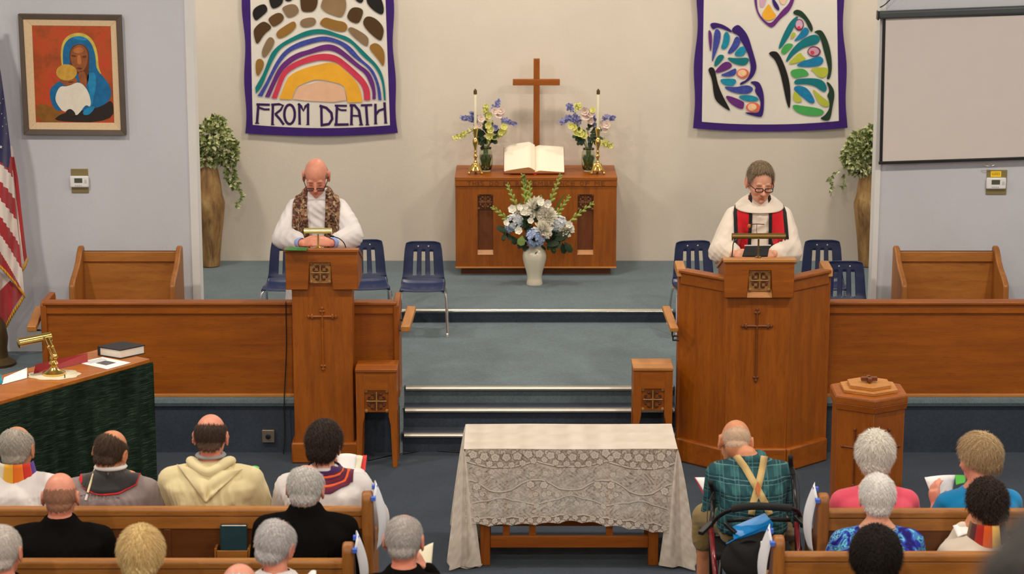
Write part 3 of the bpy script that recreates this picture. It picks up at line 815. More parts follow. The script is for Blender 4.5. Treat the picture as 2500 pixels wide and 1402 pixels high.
def lace_field(X, D):
    """thread density of the lace at x (m along the table) and d (m down from the table edge): flowers and garlands outlined by open holes"""
    r = random.Random(5)
    F = .66 + .10 * np.sin(X * 150 + 3 * np.sin(D * 60)) * np.sin(D * 170 + 3 * np.sin(X * 50)) + .06 * np.sin(X * 61 + 4 * np.sin(D * 33))
    scroll = np.sin(X * 95 + 3.2 * np.sin(D * 48 + 1) + 2 * np.sin(X * 23)) * np.sin(D * 105 + 3.0 * np.sin(X * 44))
    F = F - .42 * np.clip(1 - np.abs(scroll) / .16, 0, 1) * (.4 + .6 * (np.sin(X * 15 + D * 9) * np.sin(D * 21 - X * 6) > -.2))
    def line(dist, w_, v_):
        nonlocal F
        k = np.clip(1.6 - np.abs(dist) / w_, 0, 1); F = F * (1 - k) + v_ * k
        k = np.clip(1.4 - np.abs(dist - 2.2 * w_) / (w_ * .8), 0, 1); F = F * (1 - k) + .12 * k
    def flower(cx, cd, R, k=5, rot=0, dark=.1):
        nonlocal F
        dx, dd = X - cx, D - cd
        rr = np.sqrt(dx * dx + dd * dd) + 1e-9
        m = rr < R * 1.3
        if not m.any(): return
        th = np.arctan2(dd[m], dx[m]); q = rr[m] / R
        edge = .68 + .28 * np.abs(np.cos(k * (th + rot) / 2))
        inner = .86 - .25 * (np.abs(np.sin(k * (th + rot) / 2)) < .16)
        val = np.where(q < edge, inner, F[m])
        val = np.where(np.abs(q - .30) < .06, .55, val)
        val = np.where((q > edge) & (q < edge + .16 + .06 * np.sin(3 * th + cx * 90)), dark + .12, val)
        F[m] = val
    per = .41
    sc1 = .070 + .045 * np.abs(np.sin(pi * X / per)) ** .8
    F = np.where(D < sc1, F - .12, F)
    line(D - sc1, .0035, .95)
    x = -.4
    while x < 1.2:
        s_ = abs(math.sin(pi * x / per))
        flower(x, .022 + .03 * s_, .028, 5, x * 9); flower(x + .03, .055 + .045 * s_ ** .8, .022, 6, x * 5); flower(x + .045, .020, .017, 5, 1)
        x += .064
    line(D - (.235 - .04 * np.cos(2 * pi * X / per)), .0035, .92)
    line(D - (.335 + .02 * np.cos(2 * pi * X / per)), .003, .9)
    x = -.4
    while x < 1.2:
        c_ = math.cos(2 * pi * x / per)
        if c_ > .3: flower(x, .265 - .04 * c_, .026, 6, x * 7, .12); flower(x + .03, .29, .018, 5, x)
        flower(x + .01, .15 + .012 * c_, .018, 7, x, .4); flower(x + .035, .365, .018, 5, x * 3, .38); flower(x, .30, .016, 6, x * 8, .42)
        x += .078
    sc2 = .43 + .022 * np.abs(np.sin(pi * X / .137))
    F = np.where(D > sc2, F - .18, F)
    line(D - sc2, .0035, .92)
    x = -.4
    while x < 1.2:
        flower(x, .463, .020, 5, x * 4, .1); flower(x + .03, .488, .018, 6, x * 6, .1); x += .052
    return np.clip(F, 0, 1)
lc = MB()
eps = .006
lc.grid(30, 14, lambda a, b: (tx0 - eps + (tx1 - tx0 + 2 * eps) * a, tf - eps + (tb - tf + 2 * eps) * b, zt + .002 + .0015 * math.sin(9 * a + 5 * b)), 1)
v_bot = lambda a: 1283 + 4 * math.sin(a * 9) + 40 * max(0, a - .55) ** 1.3 * 1.6
def frontpt(a, b):
    x = tx0 + (tx1 - tx0) * a
    u = 1135 + (1652 - 1135) * a
    zb_ = PY(u, v_bot(a), tf - .02).z + .013 * abs(math.sin(a * pi * 9))
    z = zt + .002 + (zb_ - zt) * b
    xin = x + (.035 - .10 * a + .02) * 0
    y = tf - eps - .012 * b - .008 * b * math.sin(a * 21) - .004 * b * math.sin(a * 47 + 1)
    return (x, y, z)
n_front0 = len(lc.v); lc.grid(420, 150, frontpt, 0); n_front1 = len(lc.v)
lc.grid(60, 20, lambda a, b: (tx0 + (tx1 - tx0) * a, tb + eps + .01 * b + .006 * b * math.sin(a * 25), zt + .002 - .45 * b), 0)
# side drops and the flared corner folds reaching the floor
def corner(xc, yc, sx, sy, flare, reach):
    # folded cone hanging from the corner: open curve from along-front, out, to along-side
    def fn(a, b):
        ang = a * pi * .5
        w0 = .004
        spread = b ** .8
        # path around: start on the front plane going inwards, out to the tip, back along the side
        k = a * 2 - 1
        inx = -sx * (.10 if k < 0 else .0) * spread * (-k if k < 0 else 0)
        iny = -sy * (.16 * (k if k > 0 else 0)) * spread
        tip = (1 - abs(k)) * spread
        fold = .022 * spread * math.sin(a * 17)
        x = xc + sx * (eps + tip * flare + fold * .6) + inx
        y = yc + sy * (eps + tip * reach + fold) + iny
        z = zt + .002 - (zt - .012) * b
        if b > .96: x += sx * .02 * math.sin(a * 9); z = max(z, .006)
        return (x, y, z)
    lc.grid(40, 30, fn, 2)
for (xc, sx) in ((tx0, -1), (tx1, 1)):
    corner(xc, tf, sx, -1, .10 if sx < 0 else .12, .07)
    corner(xc, tb, sx, 1, .1, .07)
    def sidept(a, b, xc=xc, sx=sx):
        y = tf + .02 + (tb - tf - .04) * a
        return (xc + sx * (eps + .05 * b + .015 * b * math.sin(a * 16)), y, zt + .002 - (zt - .03) * b)
    lc.grid(40, 20, sidept, 1)
# cloth end pooled on the carpet
for (u, v_, rx, ry) in ((1140, 1383, .085, .03), (1640, 1380, .08, .03), (1690, 1320, .045, .02)):
    c0 = PZ(u, v_, 0)
    lc.grid(20, 6, lambda a, b, c0=c0, rx=rx, ry=ry: (c0.x + rx * (1.05 - b * .9) * math.cos(2 * pi * a) * (1 + .12 * math.sin(6 * pi * a)), c0.y + ry * 1.6 * (1.05 - b * .9) * math.sin(2 * pi * a), .006 + .05 * b * b + .006 * math.sin(10 * pi * a) * (1 - b)), 1, closed=True)
tc = lc.build('lace_tablecloth', [lace_f, lace_t, lace_mat('lace_corner', .8, 1.0)], None, smooth=180)
VL = np.array(lc.v); XX = np.tile(np.linspace(0, 1, 420), 150) * (tx1 - tx0); DD = (zt - VL[n_front0:n_front1, 2])
Fl = .62 + .2 * np.sin(VL[:, 0] * 70 + 2 * np.sin(VL[:, 1] * 60)) * np.sin(VL[:, 1] * 90 + VL[:, 2] * 60 + 2 * np.sin(VL[:, 0] * 40)) + .1 * np.sin(VL[:, 2] * 110 + 3 * np.sin(VL[:, 0] * 50))
hem = (VL[:, 2] < .16) & (np.arange(len(VL)) >= n_front1)
Fl[hem] *= .75
Fl[n_front0:n_front1] = lace_field(XX, DD * .49 / np.maximum(.3, np.repeat(DD.reshape(150, 420)[-1][None], 150, 0).ravel()))
at_ = tc.data.color_attributes.new('lace', 'FLOAT_COLOR', 'POINT')
at_.data.foreach_set('color', np.stack([Fl, Fl, Fl, np.ones_like(Fl)], 1).astype(np.float32).ravel())
tag(tc, 'white lace cloth draped over the oak communion table', 'tablecloth')

# ------------------------------------------------------------------ blue chairs
blue_pl = M('blue_chair_plastic', srgb(36, 47, 84), .34, var=.08, vscale=2, bump=.05, bscale=200)
rivet_m = M('rivet', (.8, .8, .82, 1), .3, .9)
def make_chair():
    o = thing('stacking_chair', 'x', 'chair', (0, 0, 0), 'blue stacking chairs')
    prof = [(-.175, .345), (-.168, .356), (-.12, .362), (-.02, .352), (.06, .346), (.10, .352), (.128, .375), (.145, .42), (.163, .52), (.178, .61), (.184, .65), (.183, .668)]
    def prof_at(t):
        s = t * (len(prof) - 1); i = min(int(s), len(prof) - 2); f_ = s - i
        return (prof[i][0] * (1 - f_) + prof[i + 1][0] * f_, prof[i][1] * (1 - f_) + prof[i + 1][1] * f_)
    def fn(a, b):
        y, z = prof_at(b)
        back = max(0, (b - .5) / .5)
        hw = .168 - .043 * back ** 1.1
        if b > .93: hw *= math.sqrt(max(0.02, 1 - ((b - .93) / .078) ** 2 * .55))
        if b < .06: hw *= .97
        x = (a * 2 - 1) * hw
        edge = abs(a * 2 - 1)
        if back > .1: y -= .022 * edge ** 2 * min(1, back * 2)
        else: z += .012 * edge ** 4 - (.02 if edge > .99 else 0) * (1 - back)
        return (x, y, z)
    NU, NV = 43, 45
    def keep(a, b):
        for c0 in (.28, .5, .72):
            if abs(a - c0) < .047 and .62 < b < .79: return False
        return True
    MB().grid(NU, NV, fn, 0, keep=keep).build('seat_shell', blue_pl, o, solid=.006, smooth=180)
    for sx in (-1, 1):
        MB().ball((sx * .04, .173, .628), (.007, .004, .007), 8, 6).build('rivet', rivet_m, o)
    for sx in (-1, 1):
        f_ = [Vector((sx * .10, -.09, .338)), Vector((sx * .165, -.11, .335)), Vector((sx * .182, -.122, .30)), Vector((sx * .19, -.18, .012))]
        MB().tube(smooth3(f_, 2), .0105, 10).build('front_leg', chrome, o)
        r_ = [Vector((sx * .10, .06, .336)), Vector((sx * .160, .08, .332)), Vector((sx * .176, .1, .29)), Vector((sx * .182, .2, .012))]
        MB().tube(smooth3(r_, 2), .0105, 10).build('back_leg', chrome, o)
        MB().tube([(sx * .16, -.11, .336), (sx * .16, .09, .333)], .010, 8).build('seat_rail', chrome, o)
        for y in (-.18, .2):
            MB().lathe([(.0135, 0), (.0135, .022), (.011, .026)], (sx * (.19 if y < 0 else .182), y, 0), 10).build('foot_cap', rivet_m, o)
    return o
ch0 = make_chair()
note_kids()
def put_chair(u, vf, z, yaw, lab, first=False):
    c = ch0 if first else copy_tree(ch0)
    p = PZ(u, vf, z)
    c.location = (p.x, p.y + .175, z); c.rotation_euler = (0, 0, yaw); c['label'] = lab
put_chair(1031, 822, H1, 0, 'blue chair fully in view, between the lectern and altar', True)
put_chair(893, 817, H1, .12, 'blue chair half hidden behind the lectern, nearer the altar')
put_chair(697, 820, H1, -.05, 'blue chair half hidden behind the lectern, nearer the flag')
put_chair(1704, 820, H1, .14, 'blue chair behind the pulpit with one leg beside the hand rail')
put_chair(2014, 818, H1, -.04, 'blue chair standing behind another blue chair beside pulpit')
put_chair(2070, 881, H1, -.03, 'blue chair standing in front of another blue chair beside pulpit')

# ------------------------------------------------------------------ pews
def choir_pew(lab, u0, u1):
    Yb = 16.32
    z1 = PY(320, 614, Yb).z; ze = PY(320, 601, Yb).z
    x0, x1 = XY(u0, Yb, .9), XY(u1, Yb, .9)
    o = thing('choir_pew', lab, 'pew', ((x0 + x1) / 2, Yb, H1), 'short oak pews against the side walls')
    zs = H1 + .42
    MB().box(x0 + .03, x1 - .03, Yb, Yb + .03, H1 + .1, z1).build('back_panel', pewX, o, bevel=.002)
    MB().box(x0 + .03, x1 - .03, Yb - .015, Yb + .03, z1 - .075, z1).build('back_rail', pewX, o, bevel=.006)
    MB().box(x0 + .03, x1 - .03, Yb - .42, Yb, zs - .04, zs).build('seat', pewX, o, bevel=.006)
    for x in (x0, x1 - .04):
        poly = [(Yb - .42, H1), (Yb + .05, H1), (Yb + .05, ze - .03), (Yb + .03, ze), (Yb - .02, ze - .0), (Yb - .06, ze - .02), (Yb - .15, ze - .10), (Yb - .36, ze - .17), (Yb - .42, ze - .22)]
        MB().prism(smooth_poly(poly, 1), lambda a, b, c, x=x: (x + c, a, b), 0, .04).build('end_panel', pewZ, o, bevel=.01)
choir_pew('short oak pew against the wall below painting and thermostat', 195, 448)
choir_pew('short oak pew against the wall below the projection screen', 2178, 2433)

PEW_Z = .85
paper_sign = M('sign_paper', srgb(236, 238, 246), .75, var=.03)
tape_m = M('blue_tape', srgb(70, 110, 215), .6)
gold_edge = M('gilt_page_edge', srgb(228, 224, 214), .6)
def pew(lab, u0, u1, vtop, ends, stiles=(), racks=()):
    Yb = PZ(1250, vtop, PEW_Z).y
    x0, x1 = XY(u0, Yb, PEW_Z), XY(u1, Yb, PEW_Z)
    o = thing('pew', lab, 'pew', ((x0 + x1) / 2, Yb + .2, 0), 'oak congregation pews')
    z = PEW_Z
    MB().prism([(Yb, z - .045), (Yb + .055, z - .045), (Yb + .055, z - .008), (Yb + .045, z), (Yb + .012, z), (Yb, z - .01)], lambda a, b, c: (c, a, b), x0, x1).build('top_rail', pewX, o, bevel=.008)
    MB().box(x0, x1, Yb + .008, Yb + .045, z - .115, z - .045).build('moulding', pewX, o, bevel=.006)
    MB().box(x0, x1, Yb + .016, Yb + .04, .12, z - .11).build('back_panel', pewXd, o)
    for u in stiles:
        x = XY(u, Yb, .7)
        MB().box(x - .018, x + .018, Yb + .006, Yb + .02, .12, z - .115).build('stile', pewXd, o, bevel=.003)
    MB().box(x0, x1, Yb + .05, Yb + .46, .40, .44).build('seat', pewX, o, bevel=.008)
    MB().box(x0, x1, Yb + .04, Yb + .07, .44, z - .05).build('front_back_panel', pewX, o)
    for side, kind in ends:
        x = x0 if side < 0 else x1
        poly = [(Yb + .5, 0), (Yb - .03, 0), (Yb - .03, z + .02), (Yb - .02, z + .07), (Yb + .02, z + .09), (Yb + .07, z + .075), (Yb + .12, z - .05), (Yb + .2, z - .18), (Yb + .45, z - .23), (Yb + .5, z - .28)]
        MB().prism(smooth_poly(poly, 2), lambda a, b, c, x=x, side=side: (x + side * c, a, b), -.02, .035).build('end_panel', pewZ, o, bevel=.012)
    for u in racks:
        x = XY(u, Yb, .65)
        zr = PY(u, 1336, Yb).z
        MB().box(x - .085, x + .085, Yb - .062, Yb - .05, zr - .1, zr).build('rack_front', pewX, o, bevel=.003)
        MB().box(x - .085, x + .085, Yb - .06, Yb + .018, zr - .11, zr - .098).build('rack_floor', pewXd, o)
        for s in (-1, 1):
            MB().box(x + s * .085 - .006, x + s * .085 + .006, Yb - .062, Yb + .018, zr - .11, zr + .01).build('rack_side', pewX, o)
        h = thing('hymnal', 'dark teal hymnal in the rack behind the cream-robed man', 'book', (x, Yb - .02, zr - .098))
        hx = XY(572, Yb - .02, .7); zt_ = PY(572, 1283, Yb - .03).z
        MB().box(hx - .066, hx + .066, Yb - .044, Yb - .040, zr - .098, zt_).box(hx - .066, hx + .066, Yb - .012, Yb - .008, zr - .098, zt_).box(hx - .069, hx - .065, Yb - .044, Yb - .008, zr - .098, zt_).build('cover', M('teal_book_cloth', srgb(16, 62, 74), .6), h)
        MB().box(hx - .063, hx + .062, Yb - .040, Yb - .012, zr - .095, zt_ - .004).build('page_block', gold_edge, h)
    return o, Yb, x0, x1
def pew_sign(lab, x, Yb, side, drop=.3):
    """white sheet taped over the pew end"""
    o = thing('paper_sign', lab, 'sign', (x + side * .05, Yb + .05, .9), 'white papers taped on the pew ends')
    z = PEW_Z
    def fn(a, b):
        y = Yb - .01 + .17 * a
        return (x + side * (.040 + .055 * math.sin(pi * min(1, (1 - b) * .85 + .02)) * (.45 + .55 * math.sin(pi * a)) + .006 * math.sin(5 * a)), y + .03 * (1 - b), z + .125 - (drop + .06) * (1 - b) - .05 * (2 * a - 1) ** 2 * b)
    MB().grid(10, 14, fn).build('sheet', paper_sign, o, solid=.0015, smooth=180)
    MB().box(x + side * .03, x + side * .052, Yb - .034, Yb + .012, z + .05, z + .068).build('tape', tape_m, o)
    MB().box(x + side * .03, x + side * .058, Yb + .045, Yb + .07, z + .088, z + .108).build('tape', tape_m, o)
A = pew('oak pew where four people in robes sit beside the draped console', -120, 893, 1242, [(1, 0)], (64, 408, 830), (570,))
B = pew('oak pew behind two bald men in black with paper on its end', -140, 846, 1370, [(1, 0)], (300,))
Cw = pew('oak pew with the hymn readers in coral and azure tops', 2014, 2640, 1247, [(-1, 0)])
D = pew('oak pew behind the woman in blue floral top', 1905, 2640, 1353, [(-1, 0)])
pew_sign('white paper on the end of the pew where four robed people sit', A[3], A[1], 1)
pew_sign('white paper on the end of the pew holding two bald men in black', B[3], B[1], 1)
pew_sign('white paper on the end of the pew holding the woman in coral', Cw[2], Cw[1], -1)
pew_sign('white paper on the end of the pew holding the floral top woman', D[2], D[1], -1)
E = pew('oak pew holding the fair-haired person and two men, mostly below view', -160, 1100, 1505, [(1, 0)])
F_ = pew('oak pew holding the person with round dark hair, mostly below view', 1850, 2640, 1490, [(-1, 0)])
# ------------------------------------------------------------------ banners
purple_b = M('purple_border_cloth', srgb(58, 22, 112), .85, var=.15, vscale=8, bump=.15, bscale=300)
cloth_w = M('ivory_banner_cloth', srgb(232, 226, 216), .9, var=.03, bump=.1, bscale=400)
def cm(name, r, g, b, var=.08, vs=12): return M('applique_' + name, srgb(r, g, b), .85, var=var, vscale=vs)
APP = {'black': cm('black', 22, 18, 14), 'taupe': cm('taupe', 136, 112, 82), 'brown': cm('brown', 98, 68, 28), 'dkbrown': cm('dark_brown', 78, 52, 20), 'tan': cm('tan', 146, 118, 84), 'gold': cm('golden_brown', 150, 108, 44),
       'teal': cm('teal', 0, 122, 122), 'blue': cm('batik_blue', 62, 74, 160, .35, 60), 'purple': cm('purple', 104, 40, 122), 'red': cm('rose_red', 210, 58, 84), 'yellow': cm('sun_yellow', 244, 178, 48), 'peach': cm('peach', 238, 190, 156),
       'letter': cm('letter_purple', 52, 18, 82), 'dkpurple': cm('deep_purple', 52, 22, 108), 'cyan': cm('cyan', 20, 140, 170, .2, 40), 'dkgreen': cm('forest_green', 26, 56, 36), 'lime': cm('lime', 184, 192, 62), 'green': cm('green', 72, 168, 84), 'bteal': cm('bright_teal', 0, 118, 128), 'bblue': cm('azure', 16, 124, 172, .25, 30), 'coral': cm('coral', 236, 110, 84), 'cream': cm('cream', 250, 214, 150), 'plum': cm('plum', 112, 60, 92), 'mauve': cm('mauve', 208, 160, 182), 'pink': cm('pink', 214, 170, 196), 'crimson': cm('crimson', 216, 60, 84), 'lpeach': cm('light_peach', 246, 200, 170)}
YBN = YW - .035
def wave(x, z, sd): return .0055 * math.sin(x * 5.5 + sd + .8 * math.sin(z * 2.1)) + .003 * math.sin(z * 4.5 + sd * 2)
def banner(name, lab, group, corners_out, corners_in, sag_o, sag_i, zoom, sd, label_parts):
    """corners: (left_top_u, left_bottom_u, right_top_u, right_bottom_u, v_bottom_left, v_bottom_right) in photo pixels; the cloth runs on above the frame"""
    zx, zy, zs = zoom
    lo = PY(corners_out[1], corners_out[4], YBN)
    o = thing(name, lab, 'banner', (PY(1250, 0, YBN).x, YBN, lo.z), group)
    o.location = ((PY(corners_out[1], 300, YBN).x + PY(corners_out[3], 300, YBN).x) / 2, YBN, lo.z); OFF[o.name] = Vector(o.location)
    VT = -190
    def surf(c, sag, dy, jag):
        def fn(a, b):
            k = b
            ul = c[1] + (c[0] - c[1]) * (k * (c[4] - VT) / c[4]); ur = c[3] + (c[2] - c[3]) * (k * (c[5] - VT) / c[5])
            vb = c[4] + (c[5] - c[4]) * a + sag * 4 * a * (1 - a)
            v_ = vb + (VT - vb) * b
            u = ul + (ur - ul) * a
            edge = abs(a - .5) * 2
            u += jag * edge ** 6 * (1 if a > .5 else -1) * (math.sin(v_ * .035 + sd) * 2.6 + math.sin(v_ * .013 + 2 * sd) * 2.2)
            p = PY(u, v_, YBN)
            return (p.x, YBN + wave(p.x, p.z, sd) + dy, p.z)
        return fn
    MB().grid(40, 50, surf(corners_out, sag_o, 0, 1)).build('border', purple_b, o, smooth=180)
    MB().grid(40, 50, surf(corners_in, sag_i, -.0025, 0)).build('field', cloth_w, o, smooth=180)
    rod = PY(corners_out[0], VT, YBN); rod2 = PY(corners_out[2], VT, YBN)
    MB().tube([(rod.x - .05, YBN + .003, rod.z), (rod2.x + .05, YBN + .003, rod2.z)], .012, 10).build('hanging_rod', oakX, o)
    def put(poly, col, nm, layer=1, it=2):
        pl_ = smooth_poly(poly, it) if it else poly
        area = sum(pl_[i][0] * pl_[(i + 1) % len(pl_)][1] - pl_[(i + 1) % len(pl_)][0] * pl_[i][1] for i in range(len(pl_)))
        if area < 0: pl_ = pl_[::-1]
        d0 = -.0065 - .0026 * layer
        def fn(a, b, c):
            p = PY(zx + a / zs, zy + b / zs, YBN)
            return (p.x, YBN + wave(p.x, p.z, sd) + d0 + c, p.z)
        return MB().prism(pl_, fn, 0, -.0015).build(nm, APP[col], o, smooth=0)
    return o, put
b1, put1 = banner('rainbow_banner', 'purple-edged banner with rainbow, stone arch and the words FROM DEATH', None, (594, 598, 957, 972, 326, 325), (611, 617, 941, 952, 305, 306), 7, 7, (440, 0, 3.894), 1.0, 0)
for col, nm, p in [
    ('black', 'stone', [(700, 75), (790, 32), (825, 60), (830, 110), (770, 160), (715, 205), (685, 140)]),
    ('black', 'stone', [(840, -60), (975, -60), (980, 40), (880, 92), (850, 40)]),
    ('black', 'stone', [(990, -80), (1080, -80), (1070, 5), (1020, 15), (990, 0)]),
    ('taupe', 'stone', [(962, 68), (1060, 32), (1118, 55), (1132, 130), (1025, 178), (985, 120)]),
    ('brown', 'stone', [(832, 170), (950, 104), (1002, 182), (890, 264), (850, 220)]),
    ('dkbrown', 'stone', [(1140, -90), (1312, -90), (1302, 106), (1170, 117), (1145, 80)]),
    ('tan', 'stone', [(1348, 0), (1400, -60), (1560, -60), (1586, 60), (1550, 155), (1510, 164), (1333, 95)]),
    ('black', 'stone', [(1620, -60), (1745, -60), (1742, 24), (1690, 28)]),
    ('dkbrown', 'stone', [(1608, 90), (1660, 62), (1744, 85), (1730, 165), (1690, 234), (1578, 180)]),
    ('black', 'stone', [(1772, -50), (1900, -40), (1938, 60), (1932, 150), (1840, 104), (1772, 30)]),
    ('dkbrown', 'stone', [(1762, 146), (1860, 170), (1938, 260), (1930, 350), (1900, 400), (1726, 240)]),
    ('dkbrown', 'stone', [(698, 270), (780, 200), (830, 215), (878, 265), (800, 320), (730, 440), (700, 340)]),
    ('gold', 'stone', [(900, 310), (1010, 235), (1092, 190), (1110, 272), (940, 384)]),
    ('taupe', 'stone', [(1136, 182), (1287, 156), (1294, 243), (1148, 266)]),
    ('gold', 'stone', [(1331, 200), (1380, 158), (1460, 188), (1594, 213), (1582, 320), (1331, 247)]),
    ('taupe', 'stone', [(1596, 262), (1640, 254), (1784, 340), (1794, 400), (1776, 455), (1606, 312)]),
    ('taupe', 'stone', [(765, 507), (828, 362), (872, 348), (908, 402), (805, 566)]),
    ('gold', 'stone', [(712, 575), (770, 550), (808, 610), (728, 758)]),
    ('gold', 'stone', [(1786, 450), (1840, 402), (1902, 425), (1948, 500), (1938, 652), (1880, 558)])]:
    put1(p, col, nm, 1)
bands = [('teal', [(715, 830), (790, 700), (830, 590), (870, 490), (960, 410), (1080, 345), (1200, 290), (1300, 273), (1390, 280), (1500, 320), (1600, 350), (1680, 420), (1780, 520), (1880, 620), (1930, 720), (1950, 850), (1955, 955)],
          [(720, 890), (775, 830), (830, 690), (880, 575), (950, 460), (1060, 395), (1200, 340), (1340, 312), (1480, 345), (1580, 385), (1640, 420), (1730, 530), (1830, 610), (1890, 700), (1925, 800), (1938, 952)]),
         ('blue', [(735, 910), (790, 830), (860, 690), (920, 570), (1000, 470), (1120, 400), (1240, 365), (1350, 340), (1450, 355), (1560, 400), (1630, 450), (1720, 560), (1820, 640), (1870, 730), (1905, 850), (1915, 952)],
          [(780, 916), (830, 820), (900, 680), (960, 580), (1040, 490), (1160, 440), (1270, 405), (1380, 385), (1500, 410), (1570, 460), (1650, 545), (1760, 620), (1820, 690), (1870, 800), (1885, 950)]),
         ('purple', [(805, 920), (870, 780), (930, 650), (1000, 570), (1110, 500), (1230, 470), (1330, 430), (1420, 415), (1500, 440), (1590, 510), (1700, 610), (1790, 670), (1840, 760), (1860, 860), (1860, 942)],
          [(850, 926), (900, 810), (960, 690), (1010, 630), (1120, 550), (1240, 510), (1360, 478), (1430, 475), (1500, 500), (1580, 560), (1680, 640), (1760, 700), (1805, 800), (1830, 870), (1828, 942)]),
         ('red', [(868, 932), (920, 800), (960, 690), (1030, 620), (1150, 560), (1280, 515), (1400, 505), (1500, 530), (1590, 600), (1680, 680), (1760, 760), (1805, 850), (1808, 952)],
          [(918, 937), (960, 820), (1000, 720), (1050, 670), (1160, 610), (1280, 580), (1340, 568), (1470, 580), (1540, 630), (1640, 720), (1710, 790), (1745, 860), (1750, 951)]),
         ('yellow', [(940, 940), (985, 830), (1020, 740), (1080, 690), (1200, 640), (1330, 610), (1420, 588), (1510, 610), (1570, 670), (1650, 740), (1710, 830), (1735, 968)],
          [(1060, 945), (1090, 860), (1120, 815), (1240, 765), (1310, 752), (1430, 770), (1540, 800), (1575, 850), (1592, 972)])]
for col, a, b in bands:
    put1(smooth_poly(a, 2, False) + smooth_poly(b, 2, False)[::-1], col, 'rainbow_band', 1, 0)
put1([(1066, 948), (1078, 920), (1110, 850), (1150, 812), (1240, 797), (1320, 770), (1430, 784), (1530, 814), (1572, 880), (1584, 974)], 'peach', 'sun', 1, 1)
def stroke(pts, wd=24):
    P = [Vector((x, y)) for x, y in pts]
    L, R = [], []
    for i, p in enumerate(P):
        d = (P[min(i + 1, len(P) - 1)] - P[max(0, i - 1)]).normalized(); n = Vector((-d.y, d.x)) * wd / 2
        L.append(tuple(p + n)); R.append(tuple(p - n))
    return L + R[::-1]
def letter1(name_, strokes):
    mb = MB()
    for s_ in strokes:
        wd = 24
        if isinstance(s_, tuple): s_, wd = s_
        pl_ = stroke(s_, wd)
        area = sum(pl_[i][0] * pl_[(i + 1) % len(pl_)][1] - pl_[(i + 1) % len(pl_)][0] * pl_[i][1] for i in range(len(pl_)))
        if area < 0: pl_ = pl_[::-1]
        def fn(a, b, c):
            p = PY(440 + a / 3.894, b / 3.894, YBN)
            return (p.x, YBN + wave(p.x, p.z, 7) - .006 + c, p.z)
        mb.prism(pl_, fn, 0, -.0015)
    mb.build('letter', APP['letter'], b1, smooth=0)
arc = lambda cx, cy, rx, ry, a0, a1, n=14: [(cx + rx * math.cos(math.radians(a0 + (a1 - a0) * k / n)), cy + ry * math.sin(math.radians(a0 + (a1 - a0) * k / n))) for k in range(n + 1)]
letter1('F', [[(744, 985), (730, 1172)], ([(725, 992), (852, 996)], 22), ([(735, 1018), (800, 1040), (850, 1040)], 20), ([(712, 1172), (750, 1172)], 12)])
letter1('R', [[(882, 990), (876, 1186)], ([(865, 996), (940, 990), (978, 1002), (955, 1045), (900, 1088)], 22), ([(905, 1085), (945, 1130), (985, 1186)], 24), ([(862, 1186), (896, 1186)], 10)])
letter1('O', [(arc(1040, 1087, 50, 92, 0, 360, 28), 25)])
letter1('M', [[(1132, 985), (1136, 1180)], [(1120, 985), (1150, 1010), (1172, 1052), (1192, 1010), (1226, 986)], [(1216, 990), (1216, 1186)], ([(1122, 1180), (1150, 1180)], 10), ([(1198, 1184), (1230, 1184)], 10)])
letter1('D', [[(1342, 1002), (1346, 1190)], ([(1325, 1004), (1390, 1024), (1438, 1072), (1446, 1130), (1415, 1178), (1335, 1190)], 26)])
letter1('E', [[(1492, 1000), (1484, 1185)], ([(1470, 1002), (1586, 1004)], 20), ([(1490, 1026), (1530, 1045), (1582, 1046)], 18), ([(1466, 1184), (1602, 1182)], 24)])
letter1('A', [[(1632, 992), (1628, 1182)], ([(1612, 1000), (1660, 1000), (1700, 1050), (1722, 1184)], 25), ([(1632, 1098), (1706, 1100)], 16), ([(1612, 1184), (1646, 1184)], 10), ([(1700, 1186), (1740, 1186)], 10)])
letter1('T', [[(1768, 1000), (1780, 1186)], ([(1718, 1000), (1826, 996)], 20), ([(1762, 1186), (1798, 1186)], 10)])
letter1('H', [[(1856, 985), (1858, 1176)], [(1942, 972), (1954, 1170)], ([(1858, 1092), (1890, 1050), (1946, 1032)], 22), ([(1842, 1176), (1874, 1176)], 10), ([(1938, 1170), (1970, 1170)], 10)])

